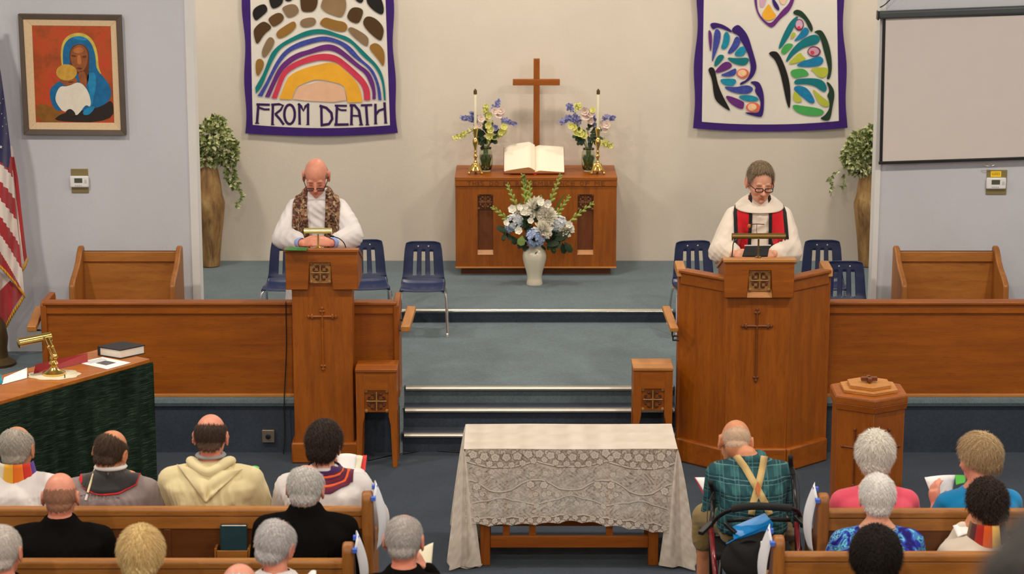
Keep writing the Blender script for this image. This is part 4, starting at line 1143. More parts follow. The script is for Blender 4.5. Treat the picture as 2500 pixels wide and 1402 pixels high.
b2, put2 = banner('butterfly_banner', 'purple-edged ivory banner with large butterflies, hanging beside the projection screen', None, (1700, 1695, 2061, 2066, 313, 312), (1718, 1713.5, 2043, 2047.5, 297, 295), 9, 8, (1660, 0, 4.1239), 2.3, 0)
ell = lambda cx, cy, rx, ry, n=18: [(cx + rx * math.cos(2 * pi * k / n), cy + ry * math.sin(2 * pi * k / n)) for k in range(n)]
for col, nm, p in [
    ('black', 'butterfly_body', [(285, 690), (315, 670), (348, 690), (362, 760), (382, 850), (422, 950), (482, 1060), (512, 1122), (440, 1080), (360, 1015), (338, 950), (323, 800), (288, 720)]),
    ('dkpurple', 'wing_edge', [(296, 240), (340, 222), (430, 243), (517, 298), (522, 330), (440, 292), (370, 270), (330, 304)]),
    ('dkpurple', 'wing_edge', [(522, 282), (575, 244), (612, 263), (684, 350), (734, 520), (772, 650), (764, 720), (722, 792), (608, 864), (600, 832), (678, 800), (718, 700), (693, 560), (648, 472), (608, 402), (588, 352), (522, 327)]),
    ('dkpurple', 'wing_edge', [(690, 822), (792, 812), (834, 900), (849, 1000), (839, 1164), (800, 1182), (630, 1132), (700, 1130), (788, 1138), (812, 1080), (808, 1000), (748, 920), (768, 870)]),
    ('purple', 'wing_patch', [(283, 280), (327, 340), (310, 555), (288, 420)]),
    ('blue', 'wing_patch', [(345, 298), (385, 288), (411, 330), (403, 420), (352, 560), (318, 645), (330, 480)]),
    ('cyan', 'wing_patch', [(443, 328), (475, 314), (504, 360), (494, 442), (460, 495), (405, 492), (435, 410)]),
    ('blue', 'wing_patch', [(555, 366), (592, 369), (612, 410), (592, 472), (520, 540), (468, 537), (530, 440)]),
    ('cyan', 'wing_patch', [(580, 488), (640, 457), (672, 500), (650, 553), (610, 568), (537, 561)]),
    ('bteal', 'wing_patch', [(383, 547), (449, 552), (432, 602), (348, 682), (343, 630)]),
    ('bteal', 'wing_patch', [(466, 573), (580, 586), (682, 575), (699, 610), (660, 659), (580, 653), (508, 622)]),
    ('purple', 'wing_patch', [(465, 601), (545, 665), (430, 723), (356, 734), (358, 700)]),
    ('blue', 'wing_patch', [(381, 762), (490, 718), (574, 674), (557, 773)]),
    ('coral', 'wing_spot', ell(632, 738, 62, 50)),
    ('cyan', 'wing_patch', [(392, 797), (470, 788), (574, 793), (547, 868), (440, 858)]),
    ('blue', 'wing_patch', [(436, 867), (560, 878), (660, 854), (722, 867), (740, 905), (692, 946), (580, 943), (478, 908)]),
    ('purple', 'wing_patch', [(441, 942), (642, 1018), (647, 1050), (632, 1110), (500, 1043)]),
    ('cyan', 'wing_patch', [(581, 965), (660, 954), (742, 962), (794, 990), (783, 1018), (700, 1024), (620, 1002)]),
    ('coral', 'wing_spot', ell(735, 1080, 72, 50)),
    ('black', 'butterfly_body', [(890, 532), (940, 511), (993, 528), (1055, 660), (1099, 800), (1116, 950), (1107, 1108), (1076, 1050), (1046, 900), (1007, 720), (957, 602), (912, 562)]),
    ('dkgreen', 'wing_edge', [(1141, 110), (1185, 91), (1247, 122), (1339, 260), (1332, 332), (1298, 292), (1258, 202), (1198, 158), (1141, 143)]),
    ('dkgreen', 'wing_edge', [(1341, 322), (1400, 296), (1442, 317), (1504, 450), (1534, 650), (1513, 794), (1470, 799), (1498, 720), (1478, 620), (1438, 480), (1418, 392), (1378, 332)]),
    ('dkgreen', 'wing_edge', [(1466, 813), (1512, 838), (1562, 930), (1533, 1080), (1513, 1204), (1460, 1216), (1401, 1190), (1458, 1162), (1508, 1080), (1498, 1000), (1476, 960), (1508, 910)]),
    ('bteal', 'wing_patch', [(1168, 161), (1199, 168), (1122, 330), (1030, 475), (984, 500), (1028, 370), (1098, 230)]),
    ('plum', 'wing_spot', ell(1200, 250, 47, 60)),
    ('lime', 'wing_patch', [(1133, 313), (1178, 345), (1106, 411)]),
    ('bblue', 'wing_patch', [(1238, 288), (1270, 268), (1309, 320), (1262, 373), (1200, 403), (1139, 419), (1188, 360)]),
    ('green', 'wing_patch', [(1066, 432), (1151, 443), (1112, 492), (1050, 556), (1006, 520)]),
    ('bteal', 'wing_patch', [(1063, 610), (1108, 520), (1198, 418), (1320, 346), (1392, 352), (1416, 400), (1372, 448), (1250, 473), (1150, 543), (1079, 628)]),
    ('lime', 'wing_patch', [(1081, 650), (1138, 588), (1215, 519), (1232, 563), (1281, 597), (1180, 633)]),
    ('plum', 'wing_spot', ell(1350, 518, 67, 54)),
    ('bblue', 'wing_patch', [(1149, 670), (1230, 617), (1330, 587), (1402, 561), (1446, 590), (1438, 639), (1370, 675)]),
    ('green', 'wing_patch', [(1101, 714), (1180, 689), (1257, 692), (1311, 758), (1220, 773), (1143, 794)]),
    ('lime', 'wing_patch', [(1304, 694), (1400, 677), (1484, 677), (1494, 730), (1452, 784), (1388, 773), (1348, 722)]),
    ('bteal', 'wing_patch', [(1151, 803), (1240, 787), (1382, 787), (1453, 818), (1482, 890), (1462, 926), (1418, 913), (1358, 863), (1250, 843), (1151, 854)]),
    ('bblue', 'wing_patch', [(1151, 868), (1210, 861), (1282, 887), (1333, 960), (1364, 1034), (1308, 1042), (1238, 982), (1146, 912)]),
    ('lime', 'wing_patch', [(1143, 922), (1167, 916), (1246, 1028), (1136, 1028)]),
    ('lime', 'wing_patch', [(1326, 880), (1422, 968), (1494, 1018), (1509, 1060), (1460, 1079), (1398, 1042), (1363, 972)]),
    ('green', 'wing_patch', [(1126, 1047), (1250, 1067), (1370, 1082), (1443, 1107), (1449, 1142), (1390, 1169), (1240, 1158), (1147, 1112)]),
    ('purple', 'wing_edge', [(745, -90), (772, -90), (775, 60), (792, 130), (852, 210), (912, 238), (970, 178), (1028, 100), (1098, 38), (1128, -60), (1160, -20), (1108, 110), (1014, 182), (942, 274), (898, 274), (798, 182), (752, 60)]),
    ('yellow', 'wing_patch', [(895, 30), (927, 100), (970, 150), (953, 188), (880, 209), (831, 182), (831, 120), (868, 70)]),
    ('dkpurple', 'wing_patch', [(921, -40), (962, 8), (1004, 80), (992, 114), (938, 62)]),
    ('pink', 'wing_patch', [(812, -80), (872, -80), (852, 52), (820, 79), (802, 40)]),
    ('lpeach', 'wing_patch', [(996, -60), (1082, -60), (1054, 52), (1008, 33)])]:
    put2(p, col, nm, 1, 2 if nm != 'wing_spot' else 0)
for (cx, cy, k, c1, c2) in ((640, 736, 1, 'lpeach', 'cream'), (740, 1078, 1, 'lpeach', 'cream')):
    put2(ell(cx - 14, cy, 46, 36), c1, 'wing_spot', 2, 0); put2(ell(cx + 2, cy, 26, 24), c2, 'wing_spot', 3, 0)
put2(ell(1200, 246, 36, 46), 'pink', 'wing_spot', 2, 0); put2(ell(1196, 278, 17, 17), 'crimson', 'wing_spot', 3, 0)
put2(ell(1346, 518, 54, 41), 'mauve', 'wing_spot', 2, 0); put2(ell(1331, 528, 20, 20), 'crimson', 'wing_spot', 3, 0)

# ------------------------------------------------------------------ framed painting
YPT = YS - .03
def pz1(x, y, dy=0): return PY(x / 2.002, y / 2.002, YPT + dy)
pn = thing('framed_painting', 'grey-framed painting of a blue-veiled mother holding a child', 'painting', PY(176, 330, YPT))
def quad_frame(q_out, q_in, y0, y1, nm, m):
    mb = MB()
    for i in range(4):
        j = (i + 1) % 4
        P = [pz1(*q_out[i]), pz1(*q_out[j]), pz1(*q_in[j]), pz1(*q_in[i])]
        vs = [(p.x, y0 + (0 if k < 2 else .006), p.z) for k, p in enumerate(P)] + [(p.x, y1, p.z) for p in P]
        mb.add(vs, [(0, 1, 2, 3), (7, 6, 5, 4), (0, 4, 5, 1), (2, 6, 7, 3), (1, 5, 6, 2), (0, 3, 7, 4)])
    mb.build(nm, m, pn, bevel=.002)
frame_m = M('grey_wood_frame', srgb(92, 80, 70), .5, var=.1)
fo4 = [(90, 67), (592, 73), (617, 660), (119, 657)]
fi4 = [(113, 92), (568, 98), (592, 636), (143, 632)]
li4 = [(156, 125), (540, 129), (558, 600), (176, 598)]
quad_frame(fo4, fi4, YPT - .02, YS, 'frame', frame_m)
quad_frame(fi4, li4, YPT - .006, YS, 'liner', M('linen_liner', srgb(226, 198, 160), .9, var=.06, vscale=60))
t = NT('painted_orange'); v = t.coords(); f1 = t.noise(v, 5, 5, .6); f2 = t.noise(v, 24, 4, .6, 1)
c = t.ramp(f1, [(.3, srgb(128, 62, 18)), (.5, srgb(188, 78, 26)), (.7, srgb(204, 62, 40))])
t.l(t.mix(c, srgb(120, 60, 20), t.ramp(f2, [(.55, (0, 0, 0, 1)), (.8, (.6, .6, .6, 1))])), t.b.inputs['Base Color']); t.set(Roughness=.5); t.bump(f2, .3, .002)
orange_p = t.mat
def pm(n, r, g, b, var=.24): return M('paint_' + n, srgb(r, g, b), .5, var=var, vscale=22, bump=.3, bscale=60)
MB().add([pz1(*p) for p in li4], [(0, 3, 2, 1)]).build('canvas', orange_p, pn, smooth=0)
def paint(poly, m, nm, layer, it=2):
    pl_ = smooth_poly(poly, it)
    area = sum(pl_[i][0] * pl_[(i + 1) % len(pl_)][1] - pl_[(i + 1) % len(pl_)][0] * pl_[i][1] for i in range(len(pl_)))
    if area < 0: pl_ = pl_[::-1]
    MB().prism(pl_, lambda a, b, c: tuple(pz1(a, b, c - .0006 * layer)), 0, -.0006).build(nm, m, pn, smooth=0)
P_blue, P_blue2, P_dk = pm('blue', 0, 104, 160, .25), pm('pale_blue', 20, 136, 190), pm('dark', 38, 24, 18)
P_skin, P_skin2, P_skin3 = pm('brown_skin', 150, 84, 40), pm('brown_shade', 96, 48, 22), pm('warm_light', 190, 112, 56)
P_halo, P_white, P_hair, P_ochre = pm('halo', 206, 186, 80), pm('white', 232, 226, 210, .06), pm('gold_hair', 206, 160, 60), pm('ochre', 140, 90, 24)
paint([(178, 500), (250, 520), (320, 560), (330, 598), (176, 598)], P_ochre, 'painted_ground', 1)
paint([(300, 330), (296, 230), (320, 180), (370, 158), (420, 165), (458, 200), (478, 260), (482, 330), (500, 370), (440, 380), (330, 370)], P_halo, 'painted_halo', 1)
paint([(308, 330), (306, 235), (330, 192), (375, 174), (418, 182), (450, 215), (468, 275), (470, 340), (520, 390), (545, 440), (540, 490), (480, 530), (420, 570), (330, 500), (320, 400)], P_blue, 'painted_veil', 2)
paint([(240, 460), (250, 425), (300, 390), (340, 400), (330, 480), (300, 550), (260, 530)], P_blue, 'painted_sleeve', 2)
paint([(420, 360), (468, 350), (470, 420), (450, 520), (430, 540), (440, 450)], P_blue2, 'painted_veil_fold', 3)
paint([(348, 180), (400, 176), (438, 195), (390, 200)], P_blue2, 'painted_veil_fold', 3)
paint([(255, 595), (290, 560), (350, 545), (420, 540), (500, 520), (552, 480), (557, 598)], P_dk, 'painted_shadow', 3)
paint([(338, 290), (342, 240), (370, 215), (410, 216), (436, 250), (436, 310), (432, 420), (410, 400), (380, 360), (350, 340)], P_skin2, 'painted_face_shade', 3)
paint([(342, 285), (348, 240), (378, 218), (408, 222), (430, 255), (428, 310), (410, 345), (388, 356), (362, 338)], P_skin, 'painted_face', 4)
paint([(352, 245), (385, 228), (412, 240), (405, 258), (370, 262)], P_skin3, 'painted_brow', 5)
paint([(380, 270), (392, 270), (400, 308), (388, 318), (376, 308)], P_skin3, 'painted_nose', 5)
for q in ([(346, 268), (374, 272), (370, 280), (350, 276)], [(400, 274), (424, 270), (420, 282), (402, 282)], [(372, 330), (404, 332), (398, 340), (378, 338)]):
    paint(q, P_skin2, 'painted_feature', 6, 1)
paint([(382, 352), (415, 345), (425, 400), (420, 440), (400, 420), (385, 390)], P_skin, 'painted_neck', 4)
paint([(290, 385), (370, 375), (382, 400), (360, 424), (320, 420), (296, 404)], P_skin, 'painted_child_face', 5)
paint(ell(325, 354, 51, 40), P_hair, 'painted_child_hair', 6, 0)
paint([(330, 400), (362, 396), (358, 404), (336, 406)], P_skin2, 'painted_child_eye', 6, 1)
paint([(266, 480), (290, 420), (330, 424), (388, 396), (430, 440), (446, 500), (440, 525), (420, 510), (395, 545), (370, 570), (345, 530), (315, 552), (285, 520)], P_white, 'painted_swaddling', 7)
paint([(318, 545), (345, 528), (372, 556), (360, 575), (330, 570)], P_dk, 'painted_hand_shadow', 8)
paint([(402, 545), (440, 520), (470, 520), (440, 560), (410, 565)], P_blue2, 'painted_cuff', 8)

# ------------------------------------------------------------------ thermostats, projection screen, outlet, cords
white_pl = M('white_plastic', srgb(238, 238, 240), .35, var=.02)
lcd_m = M('grey_display', srgb(84, 88, 74), .3, var=.05)
plate_m = M('tan_wall_plate', srgb(150, 136, 92), .45, .4, var=.06)
def thermostat(lab, u0, v0, u1, v1, bu0, bv0, bu1, bv1, sticker=False):
    a, b = PY(u0, v0, YS), PY(u1, v1, YS)
    o = thing('thermostat', lab, 'thermostat', ((a.x + b.x) / 2, YS - .01, b.z), 'wall thermostats')
    MB().box(a.x, b.x, YS - .008, YS, b.z, a.z).build('wall_plate', plate_m, o, bevel=.002)
    c, d = PY(bu0, bv0, YS - .03), PY(bu1, bv1, YS - .03)
    MB().box(c.x, d.x, YS - .036, YS - .008, d.z, c.z).build('housing', white_pl, o, bevel=.01, segs=3)
    w_ = d.x - c.x; h_ = c.z - d.z
    MB().box(c.x + w_ * .25, c.x + w_ * .67, YS - .038, YS - .035, d.z + h_ * .42, d.z + h_ * .82).build('display', lcd_m, o)
    for k in range(4): MB().box(c.x + w_ * (.27 + .1 * k), c.x + w_ * (.33 + .1 * k), YS - .0385, YS - .035, d.z + h_ * .14, d.z + h_ * .24).build('button', M('grey_button', srgb(196, 196, 200), .5), o)
    MB().box(c.x + w_ * .78, c.x + w_ * .9, YS - .0385, YS - .035, d.z + h_ * .4, d.z + h_ * .7).build('button', M('grey_rocker', srgb(205, 205, 208), .5), o)
    if sticker:
        q0, q1 = PY(2419, 418, YS - .009), PY(2444, 432, YS - .009)
        s_ = MB().box(q0.x, q1.x, YS - .011, YS - .008, q1.z, q0.z).build('sticker', M('yellow_sticker', srgb(250, 214, 40), .6, var=.05), o)
        text_obj('6885', .030, ((q0.x + q1.x) / 2, YS - .0115, (q0.z + q1.z) / 2), (pi / 2, 0, 0), M('sticker_print', srgb(190, 130, 20), .6), s_, name='sticker_number', extrude=.0003)
thermostat('white thermostat on tan plate below the framed painting', 173, 412, 217, 471, 170, 430, 217, 458)
thermostat('white thermostat with yellow sticker below the projection screen', 2409, 415, 2456, 475, 2409, 434, 2456, 462, True)
YSC = YS - .06
ps = thing('projection_screen', 'pull-down white projection screen with black borders', 'screen', (PY(2330, 398, YSC).x, YSC, PY(2330, 398, YSC).z))
A0, A1, B0, B1 = PY(2157, 46, YSC), PY(2660, 33, YSC), PY(2149, 398, YSC), PY(2690, 380, YSC)
scr_m = M('screen_fabric', srgb(214, 206, 202), .85, var=.015)
MB().add([(A0.x, YSC, A0.z), (A1.x, YSC, A1.z), (B1.x, YSC, B1.z), (B0.x, YSC, B0.z)], [(0, 3, 2, 1)]).build('screen_fabric', scr_m, ps, solid=.002, smooth=0)
MB().bar((A0.x + .004, YSC - .003, A0.z), (B0.x + .004, YSC - .003, B0.z), .004, .022, up=(1, 0, 0)).build('side_border', black_pl, ps)
MB().bar((B0.x - .012, YSC, B0.z), (B1.x, YSC, B1.z), .016, .022).build('bottom_bar', black_pl, ps, bevel=.004)
h0, h1 = PY(2144, 37, YSC), PY(2680, 17, YSC)
slate_m = M('slate_grey_housing', srgb(66, 72, 76), .45, var=.05)
MB().bar((h0.x, YSC + .005, h0.z), (h1.x, YSC + .005, h1.z), .07, .056).build('housing', slate_m, ps, bevel=.014, segs=3)
MB().box(h0.x - .008, h0.x + .004, YSC - .03, YSC + .04, h0.z - .034, h0.z + .03).build('end_cap', black_pl, ps, bevel=.004)
MB().tube(smooth3([PY(2148, 18, YSC), PY(2160, 12, YSC), PY(2168, 4, YSC), PY(2185, -12, YSC)]), .004, 6).build('hanging_wire', black_pl, ps)
lp = PY(2416, 403, YSC)
MB().tube([(lp.x + .035 * math.cos(k * .4), YSC + .004 * math.sin(k), lp.z + .008 * math.sin(k * .4)) for k in range(17)], .003, 6).build('pull_loop', alum, ps)
ou = PZ(655, 1114, 0)
oz = PY(655, 1065, Y1).z; ox = XY(655, Y1, .15)
oo = thing('floor_outlet', 'square metal outlet plate on the dark carpeted riser', 'outlet', (ox, Y1, oz))
MB().box(ox - .043, ox + .043, Y1 - .012, Y1 + .022, oz - .045, oz + .045).build('plate', M('steel_plate', srgb(150, 140, 126), .4, .7), oo, bevel=.004)
MB().lathe([(.018, 0), (.018, .01), (.012, .012)], (ox, Y1 - .01, oz), 16, R=Matrix.Rotation(pi / 2, 3, 'X')).build('socket', black_pl, oo)
def cord(lab, pts, r=.004):
    o = MB().tube(smooth3(pts), r, 6).build('power_cord', black_pl, None, smooth=180)
    return tag(o, lab, 'cord')
cord('black cord hanging down the chancel screen beside the lectern', [(XY(699, 15.3, .9), Y1 + .0, PY(699, 736, Y1).z), (XY(699, 15.3, .9), Y1 + .0, .75), (XY(696, 15.3, .5), Y1 - .005, .5), (XY(694, 15.3, .4), Y1 - .03, .36), (XY(696, 15.27, .2), 15.27, .15), (XY(692, 15.25, .0), 15.25, .008)])
cord('black cord lying on the carpet from carved stand to the steps', [PZ(900, 1124, .006), PZ(960, 1110, .006), PZ(1000, 1106, .006), PZ(1030, 1099, .006), PZ(1100, 1103, .006), PZ(1180, 1106, .006)], .005)

# ------------------------------------------------------------------ flag on its stand
FY = 16.25
fx = XY(-28, FY, 1)
gold_f = M('gold_fringe', srgb(206, 150, 40), .7, var=.2, vscale=80)
f_red, f_white, f_blue = M('flag_red', srgb(168, 26, 36), .7, var=.06, sheen=.3), M('flag_white', srgb(228, 216, 208), .7, var=.03, sheen=.3), M('flag_blue', srgb(28, 26, 84), .7, var=.08, sheen=.3)
fl = thing('flag', 'striped flag with gold fringe hanging from a pole near the framed painting', 'flag', (fx, FY, H1))
MB().tube([(fx, FY, H1 + .3), (fx, FY, 3.1)], .014, 10).build('pole', oakZ, fl)
bronze = M('bronze_stand', srgb(92, 74, 48), .5, .5, var=.2)
bx_, bz_ = XY(2, FY, .5), H1
MB().lathe([(.13, 0), (.135, .02), (.11, .035), (.08, .06), (.075, .12), (.085, .2), (.07, .3), (.03, .36), (.02, .38)], (fx + .04, FY - .02, H1), 22).build('stand', bronze, fl)
def f2(x, y, Y=FY): return PY(x / 1.945, 180 + y / 1.945, Y)
def strip_poly(edge_l, edge_r, n, off, nm, cls, Yc=FY):
    """cloth sheet between two polylines in photo space, folded in depth, faces coloured by cls(u,v)"""
    def samp(e, t):
        s_ = t * (len(e) - 1); i = min(int(s_), len(e) - 2); f_ = s_ - i
        return (e[i][0] * (1 - f_) + e[i + 1][0] * f_, e[i][1] * (1 - f_) + e[i + 1][1] * f_)
    NU, NV = 60, 110
    def uv(a, b):
        l, r = samp(edge_l, b), samp(edge_r, b)
        return (l[0] + (r[0] - l[0]) * a, l[1] + (r[1] - l[1]) * a)
    def fn(a, b):
        x, y = uv(a, b)
        Yd = Yc + off + .03 * math.sin(x * .05 + y * .006) + .012 * math.sin(x * .13)
        return tuple(f2(x, y, Yd))
    return MB().grid(NU, NV, fn, matfn=lambda a, b: cls(*uv(a, b))).build(nm, [f_red, f_white, f_blue, gold_f], fl, smooth=180)
def stripes_front(x, y):
    if y < 349 or (y < 417 + 1.0 * x and x < 38 + (456 - y) * .21): return 2
    d = y - (1.0 + .0013 * max(0, y - 450)) * x          # stripes run steeply down along the fold
    return 0 if int(math.floor((d - 510) / 84.0)) % 2 == 0 else 1
fl1 = strip_poly([(-140, -330), (-130, 0), (-110, 300), (-90, 700), (-60, 860)], [(-60, -330), (5, 0), (30, 180), (48, 330), (60, 480), (84, 740), (108, 960), (114, 1040)], 0, 0, 'cloth', stripes_front)
# fold behind, at the fly side
strip_poly([(30, 330), (42, 480), (60, 700), (95, 930)], [(58, 345), (86, 500), (104, 670), (128, 872)], 0, .035, 'cloth_fold', lambda x, y: 1 if y < 395 or (x < 66 + (y - 500) * .12 and y > 460) else 0)
# lower lobe seen under the fringe
strip_poly([(-70, 880), (-60, 1000), (-50, 1100), (12, 1190)], [(114, 1040), (90, 1075), (60, 1120), (30, 1190)], 0, .05, 'cloth_fold', lambda x, y: 1 if (y + 1.0 * x) < 1030 + 0 or (y - .9 * x) > 1195 else 0)
def fringe(pts, Yo):
    P = smooth3([f2(x, y, FY + Yo + .03 * math.sin(x * .05 + y * .006)) for x, y in pts], 2)
    mb = MB()
    for a, b in zip(P, P[1:]):
        mb.add([a, b, b + Vector((.004, -.004, -.03)), a + Vector((.004, -.004, -.03))], [(0, 1, 2, 3)])
    mb.build('fringe', gold_f, fl, solid=.006)
fringe([(-60, 860), (0, 905), (50, 960), (90, 1010), (117, 1045)], -.012)
fringe([(117, 1040), (90, 1085), (55, 1135), (28, 1188)], .035)
fringe([(95, 930), (118, 905), (130, 868)], .03)
star_m = M('star_white', srgb(230, 226, 224), .8)
for (x, y, r_) in ((4, 348, 9), (22, 210, 5), (30, 240, 4), (8, 190, 5), (30, 285, 4), (12, 250, 5), (2, 140, 5), (14, 120, 4), (-30, 200, 7), (-40, 290, 8), (-26, 90, 7)):
    pts_ = []
    for k in range(10):
        a = k * pi / 5 - pi / 2; rr = r_ if k % 2 == 0 else r_ * .42
        pts_.append((x + rr * math.cos(a) * (.5 if abs(r_) < 6 else 1), y + rr * math.sin(a)))
    def sfn(a, b, c): 
        return tuple(f2(a, b, FY - .006 + .03 * math.sin(a * .05 + b * .006) + .012 * math.sin(a * .13) + c))
    MB().prism(pts_, sfn, 0, -.002).build('star', star_m, fl, smooth=0)

# ------------------------------------------------------------------ draped console with its things
zk = 1.0
K0 = PZ(366, 876, zk); K1 = PZ(0, 978, zk)
kd = (K1 - K0).normalized(); kn = Vector((-kd.y, kd.x, 0)) * -1
if kn.y < 0: kn = -kn
Kend = K0 + kd * 1.75
ko = thing('organ_console', 'wooden-topped organ console with its back covered in dark green cloth', 'console', ((K0 + Kend) / 2).to_tuple()[:2] + (0,))
DEP = .44
def kp(s, t_, z): p = K0 + kd * s + kn * t_; return (p.x, p.y, z)
def kbox(mb, s0, s1, t0, t1, z0, z1):
    vs = [kp(s, t_, z) for s in (s0, s1) for t_ in (t0, t1) for z in (z0, z1)]
    return mb.add(vs, [(0, 1, 3, 2), (4, 6, 7, 5), (0, 4, 5, 1), (2, 3, 7, 6), (0, 2, 6, 4), (1, 5, 7, 3)])
oakK = wood('console_oak', srgb(150, 80, 22), srgb(200, 124, 48), 'X', .3)
kbox(MB(), 0, 1.75, 0, DEP, zk - .03, zk).build('console_top', oakK, ko, bevel=.006)
kbox(MB(), .03, 1.72, .04, DEP - .02, 0, zk - .03).build('console_body', oakZd, ko)
t = NT('dark_green_weave'); v = t.coords((1, 1, 1))
wv = t.n('ShaderNodeTexWave'); wv.bands_direction = 'Z'; wv.inputs['Scale'].default_value = 26; wv.inputs['Distortion'].default_value = 3.5; wv.inputs['Detail'].default_value = 4; wv.inputs['Detail Scale'].default_value = 6
t.l(v, wv.inputs['Vector'])
f1 = t.noise(t.coords((7, 7, 190)), 1.3, 4, .7); fold_shade = t.noise(t.coords((4, 4, .8)), 2.5, 4)
c = t.ramp(f1, [(.38, srgb(16, 28, 22)), (.56, srgb(38, 60, 46)), (.75, srgb(104, 124, 100))])
c = t.mix(c, t.ramp(fold_shade, [(.35, (.45, .45, .45, 1)), (.7, (1.1, 1.1, 1.1, 1))]), 1, 'MULTIPLY')  # upright dark streaks paint the shade of folds into the weave
t.l(c, t.b.inputs['Base Color']); t.set(Roughness=.95); t.b.inputs['Specular IOR Level'].default_value = .15; t.bump(f1, .6, .004)
green_weave = t.mat
def drp(a, b):
    s = -.012 + 1.75 * a
    return kp(s, -.014 + .008 * math.sin(s * 34) * (1 - b) + .004 * math.sin(s * 71 + 1), .03 + (zk - .022 - .03) * b)
dr = MB().grid(120, 24, drp)
dr.grid(30, 20, lambda a, b: kp(-.014 + .006 * math.sin(a * 17) * (1 - b), -.014 + .3 * a, .03 + (zk - .034 - .03) * b))
dr = dr.build('green_drape', green_weave, None, smooth=180)
tag(dr, 'dark green woven drape hanging over the back of the console', 'drape')
MB().tube([PY(158, 915, PZ(158, 930, .98).y - .03), PY(160, 985, PZ(158, 930, .98).y - .03), PY(158, 1100, PZ(158, 930, .98).y - .03)], .0035, 5).build('lamp_cord', M('dark_cord', srgb(60, 66, 50), .6), ko)
# brass banker's lamp on doily
lb = PZ(132, 914, zk + .006)
dl = MB()
n = 40
dl.add([(lb.x + .155 * (1 + .05 * math.sin(9 * k * 2 * pi / n)) * math.cos(2 * pi * k / n), lb.y + .155 * (1 + .05 * math.sin(9 * k * 2 * pi / n)) * math.sin(2 * pi * k / n) * .8, zk + .003) for k in range(n)], [tuple(range(n))])
tag(dl.build('doily', M('cream_crochet', srgb(228, 218, 190), .95, var=.1, vscale=60, bump=.6, bscale=160), None, solid=.005), 'round cream crocheted doily under the tilted brass lamp', 'doily')
zb0 = zk + .0065
bl = thing('brass_lamp', 'tilting brass desk lamp standing on a crocheted doily', 'lamp', (lb.x, lb.y, zb0))
MB().lathe([(.068, 0), (.070, .012), (.05, .022), (.03, .034), (.018, .05), (.022, .06), (.030, .068), (.022, .08), (.014, .088), (.022, .098), (.02, .11), (.008, .116)], (lb.x, lb.y, zb0), 28).build('base', brass, bl)
Ys = lb.y
pj = PY(133, 866, Ys); pk = PY(113, 828, Ys)
ar = MB()
for dx in (-.012, .012):
    ar.tube([pj + Vector((dx, 0, -.01)), (pj + pk) / 2 + Vector((dx, 0, .0)), pk + Vector((dx, 0, .01))], [.007, .0085, .007], 10)
    ar.ball((pj + pk) / 2 + Vector((dx, 0, 0)), .011, 10, 8)
ar.build('arm', brass, bl)
MB().ball(pj + Vector((0, 0, -.012)), .02, 14, 10).build('joint', brass, bl)
a_, b_ = PY(47, 838, Ys - .05), PY(122, 823, Ys + .05)
sh = MB(); d = (b_ - a_).normalized(); sd_ = d.cross(Vector((0, 0, 1))).normalized(); upv = sd_.cross(d)
arcp = [(.03 * math.cos(k * pi * 1.3 / 14 - .45), .03 * math.sin(k * pi * 1.3 / 14 - .45)) for k in range(15)]
inn = [(x * .9, y * .9) for x, y in arcp][::-1]
sh.prism(arcp + inn, lambda p, q, c: tuple(a_ + d * c + sd_ * p + upv * q), 0, (b_ - a_).length)
sh.build('lamp_shade', brass, bl, smooth=50)
MB().tube([a_ + d * .01, b_ - d * .01], .014, 10).build('tube_bulb', paper, bl)
for q, s_ in ((a_, -1), (b_, 1)):
    MB().tube([q, q + d * .004 * s_, q + d * .009 * s_], [.031, .031, .02], 16).build('end_cap', brass, bl)
# black book, papers, red folder, envelope, teal booklet
blk_leather = M('black_leather', srgb(36, 36, 40), .5, var=.15, bump=.25, bscale=200)
def flatq(pts, z, th=0): return [PZ(u, v_, z) for u, v_ in pts]
q = flatq([(252, 869), (300, 876), (354, 862), (306, 853)], zk + .001)
q = flatq([(238, 868), (294, 877), (355, 864), (300, 855)], zk + .001)
bo = thing('black_book', 'thick black-covered book lying on the console top', 'book', q[0])
def slab(q, z0, z1, ins=0):
    c_ = sum(q, Vector()) / 4
    qq = [p + (c_ - p) * ins for p in q]
    return MB().add([(p.x, p.y, z0) for p in qq] + [(p.x, p.y, z1) for p in qq], [(3, 2, 1, 0), (4, 5, 6, 7), (0, 1, 5, 4), (1, 2, 6, 5), (2, 3, 7, 6), (3, 0, 4, 7)])
slab(q, zk + .001, zk + .007).build('back_cover', blk_leather, bo, bevel=.002)
slab(q, zk + .007, zk + .052, .06).build('page_block', gold_edge, bo)
slab(q, zk + .052, zk + .06).build('front_cover', blk_leather, bo, bevel=.002)
slab([q[0], q[0] * .9 + q[1] * .1, q[3] * .9 + q[2] * .1, q[3]], zk + .004, zk + .056).build('spine', blk_leather, bo, bevel=.003)
q = flatq([(190, 886), (262, 902), (319, 886), (250, 872)], zk + .002)
bu_ = thing('printed_bulletin', 'white printed bulletin with small photo lying before the black book', 'paper', q[0])
slab(q, zk + .001, zk + .003).build('sheet', paper, bu_)
def inq(a, b): return q[0] * (1 - a) * (1 - b) + q[1] * a * (1 - b) + q[2] * a * b + q[3] * (1 - a) * b
slab([inq(.35, .3), inq(.72, .3), inq(.72, .72), inq(.35, .72)], zk + .003, zk + .0036).build('photo_print', M('grey_print', srgb(96, 92, 92), .7, var=.4, vscale=30), bu_)
for k in range(3): slab([inq(.1 + .08 * k, .15), inq(.13 + .08 * k, .15), inq(.13 + .08 * k, .85), inq(.1 + .08 * k, .85)], zk + .003, zk + .0034).build('print_line', M('grey_type', srgb(150, 150, 152), .7), bu_)
red_f = M('red_folder', srgb(150, 26, 28), .45, var=.06)
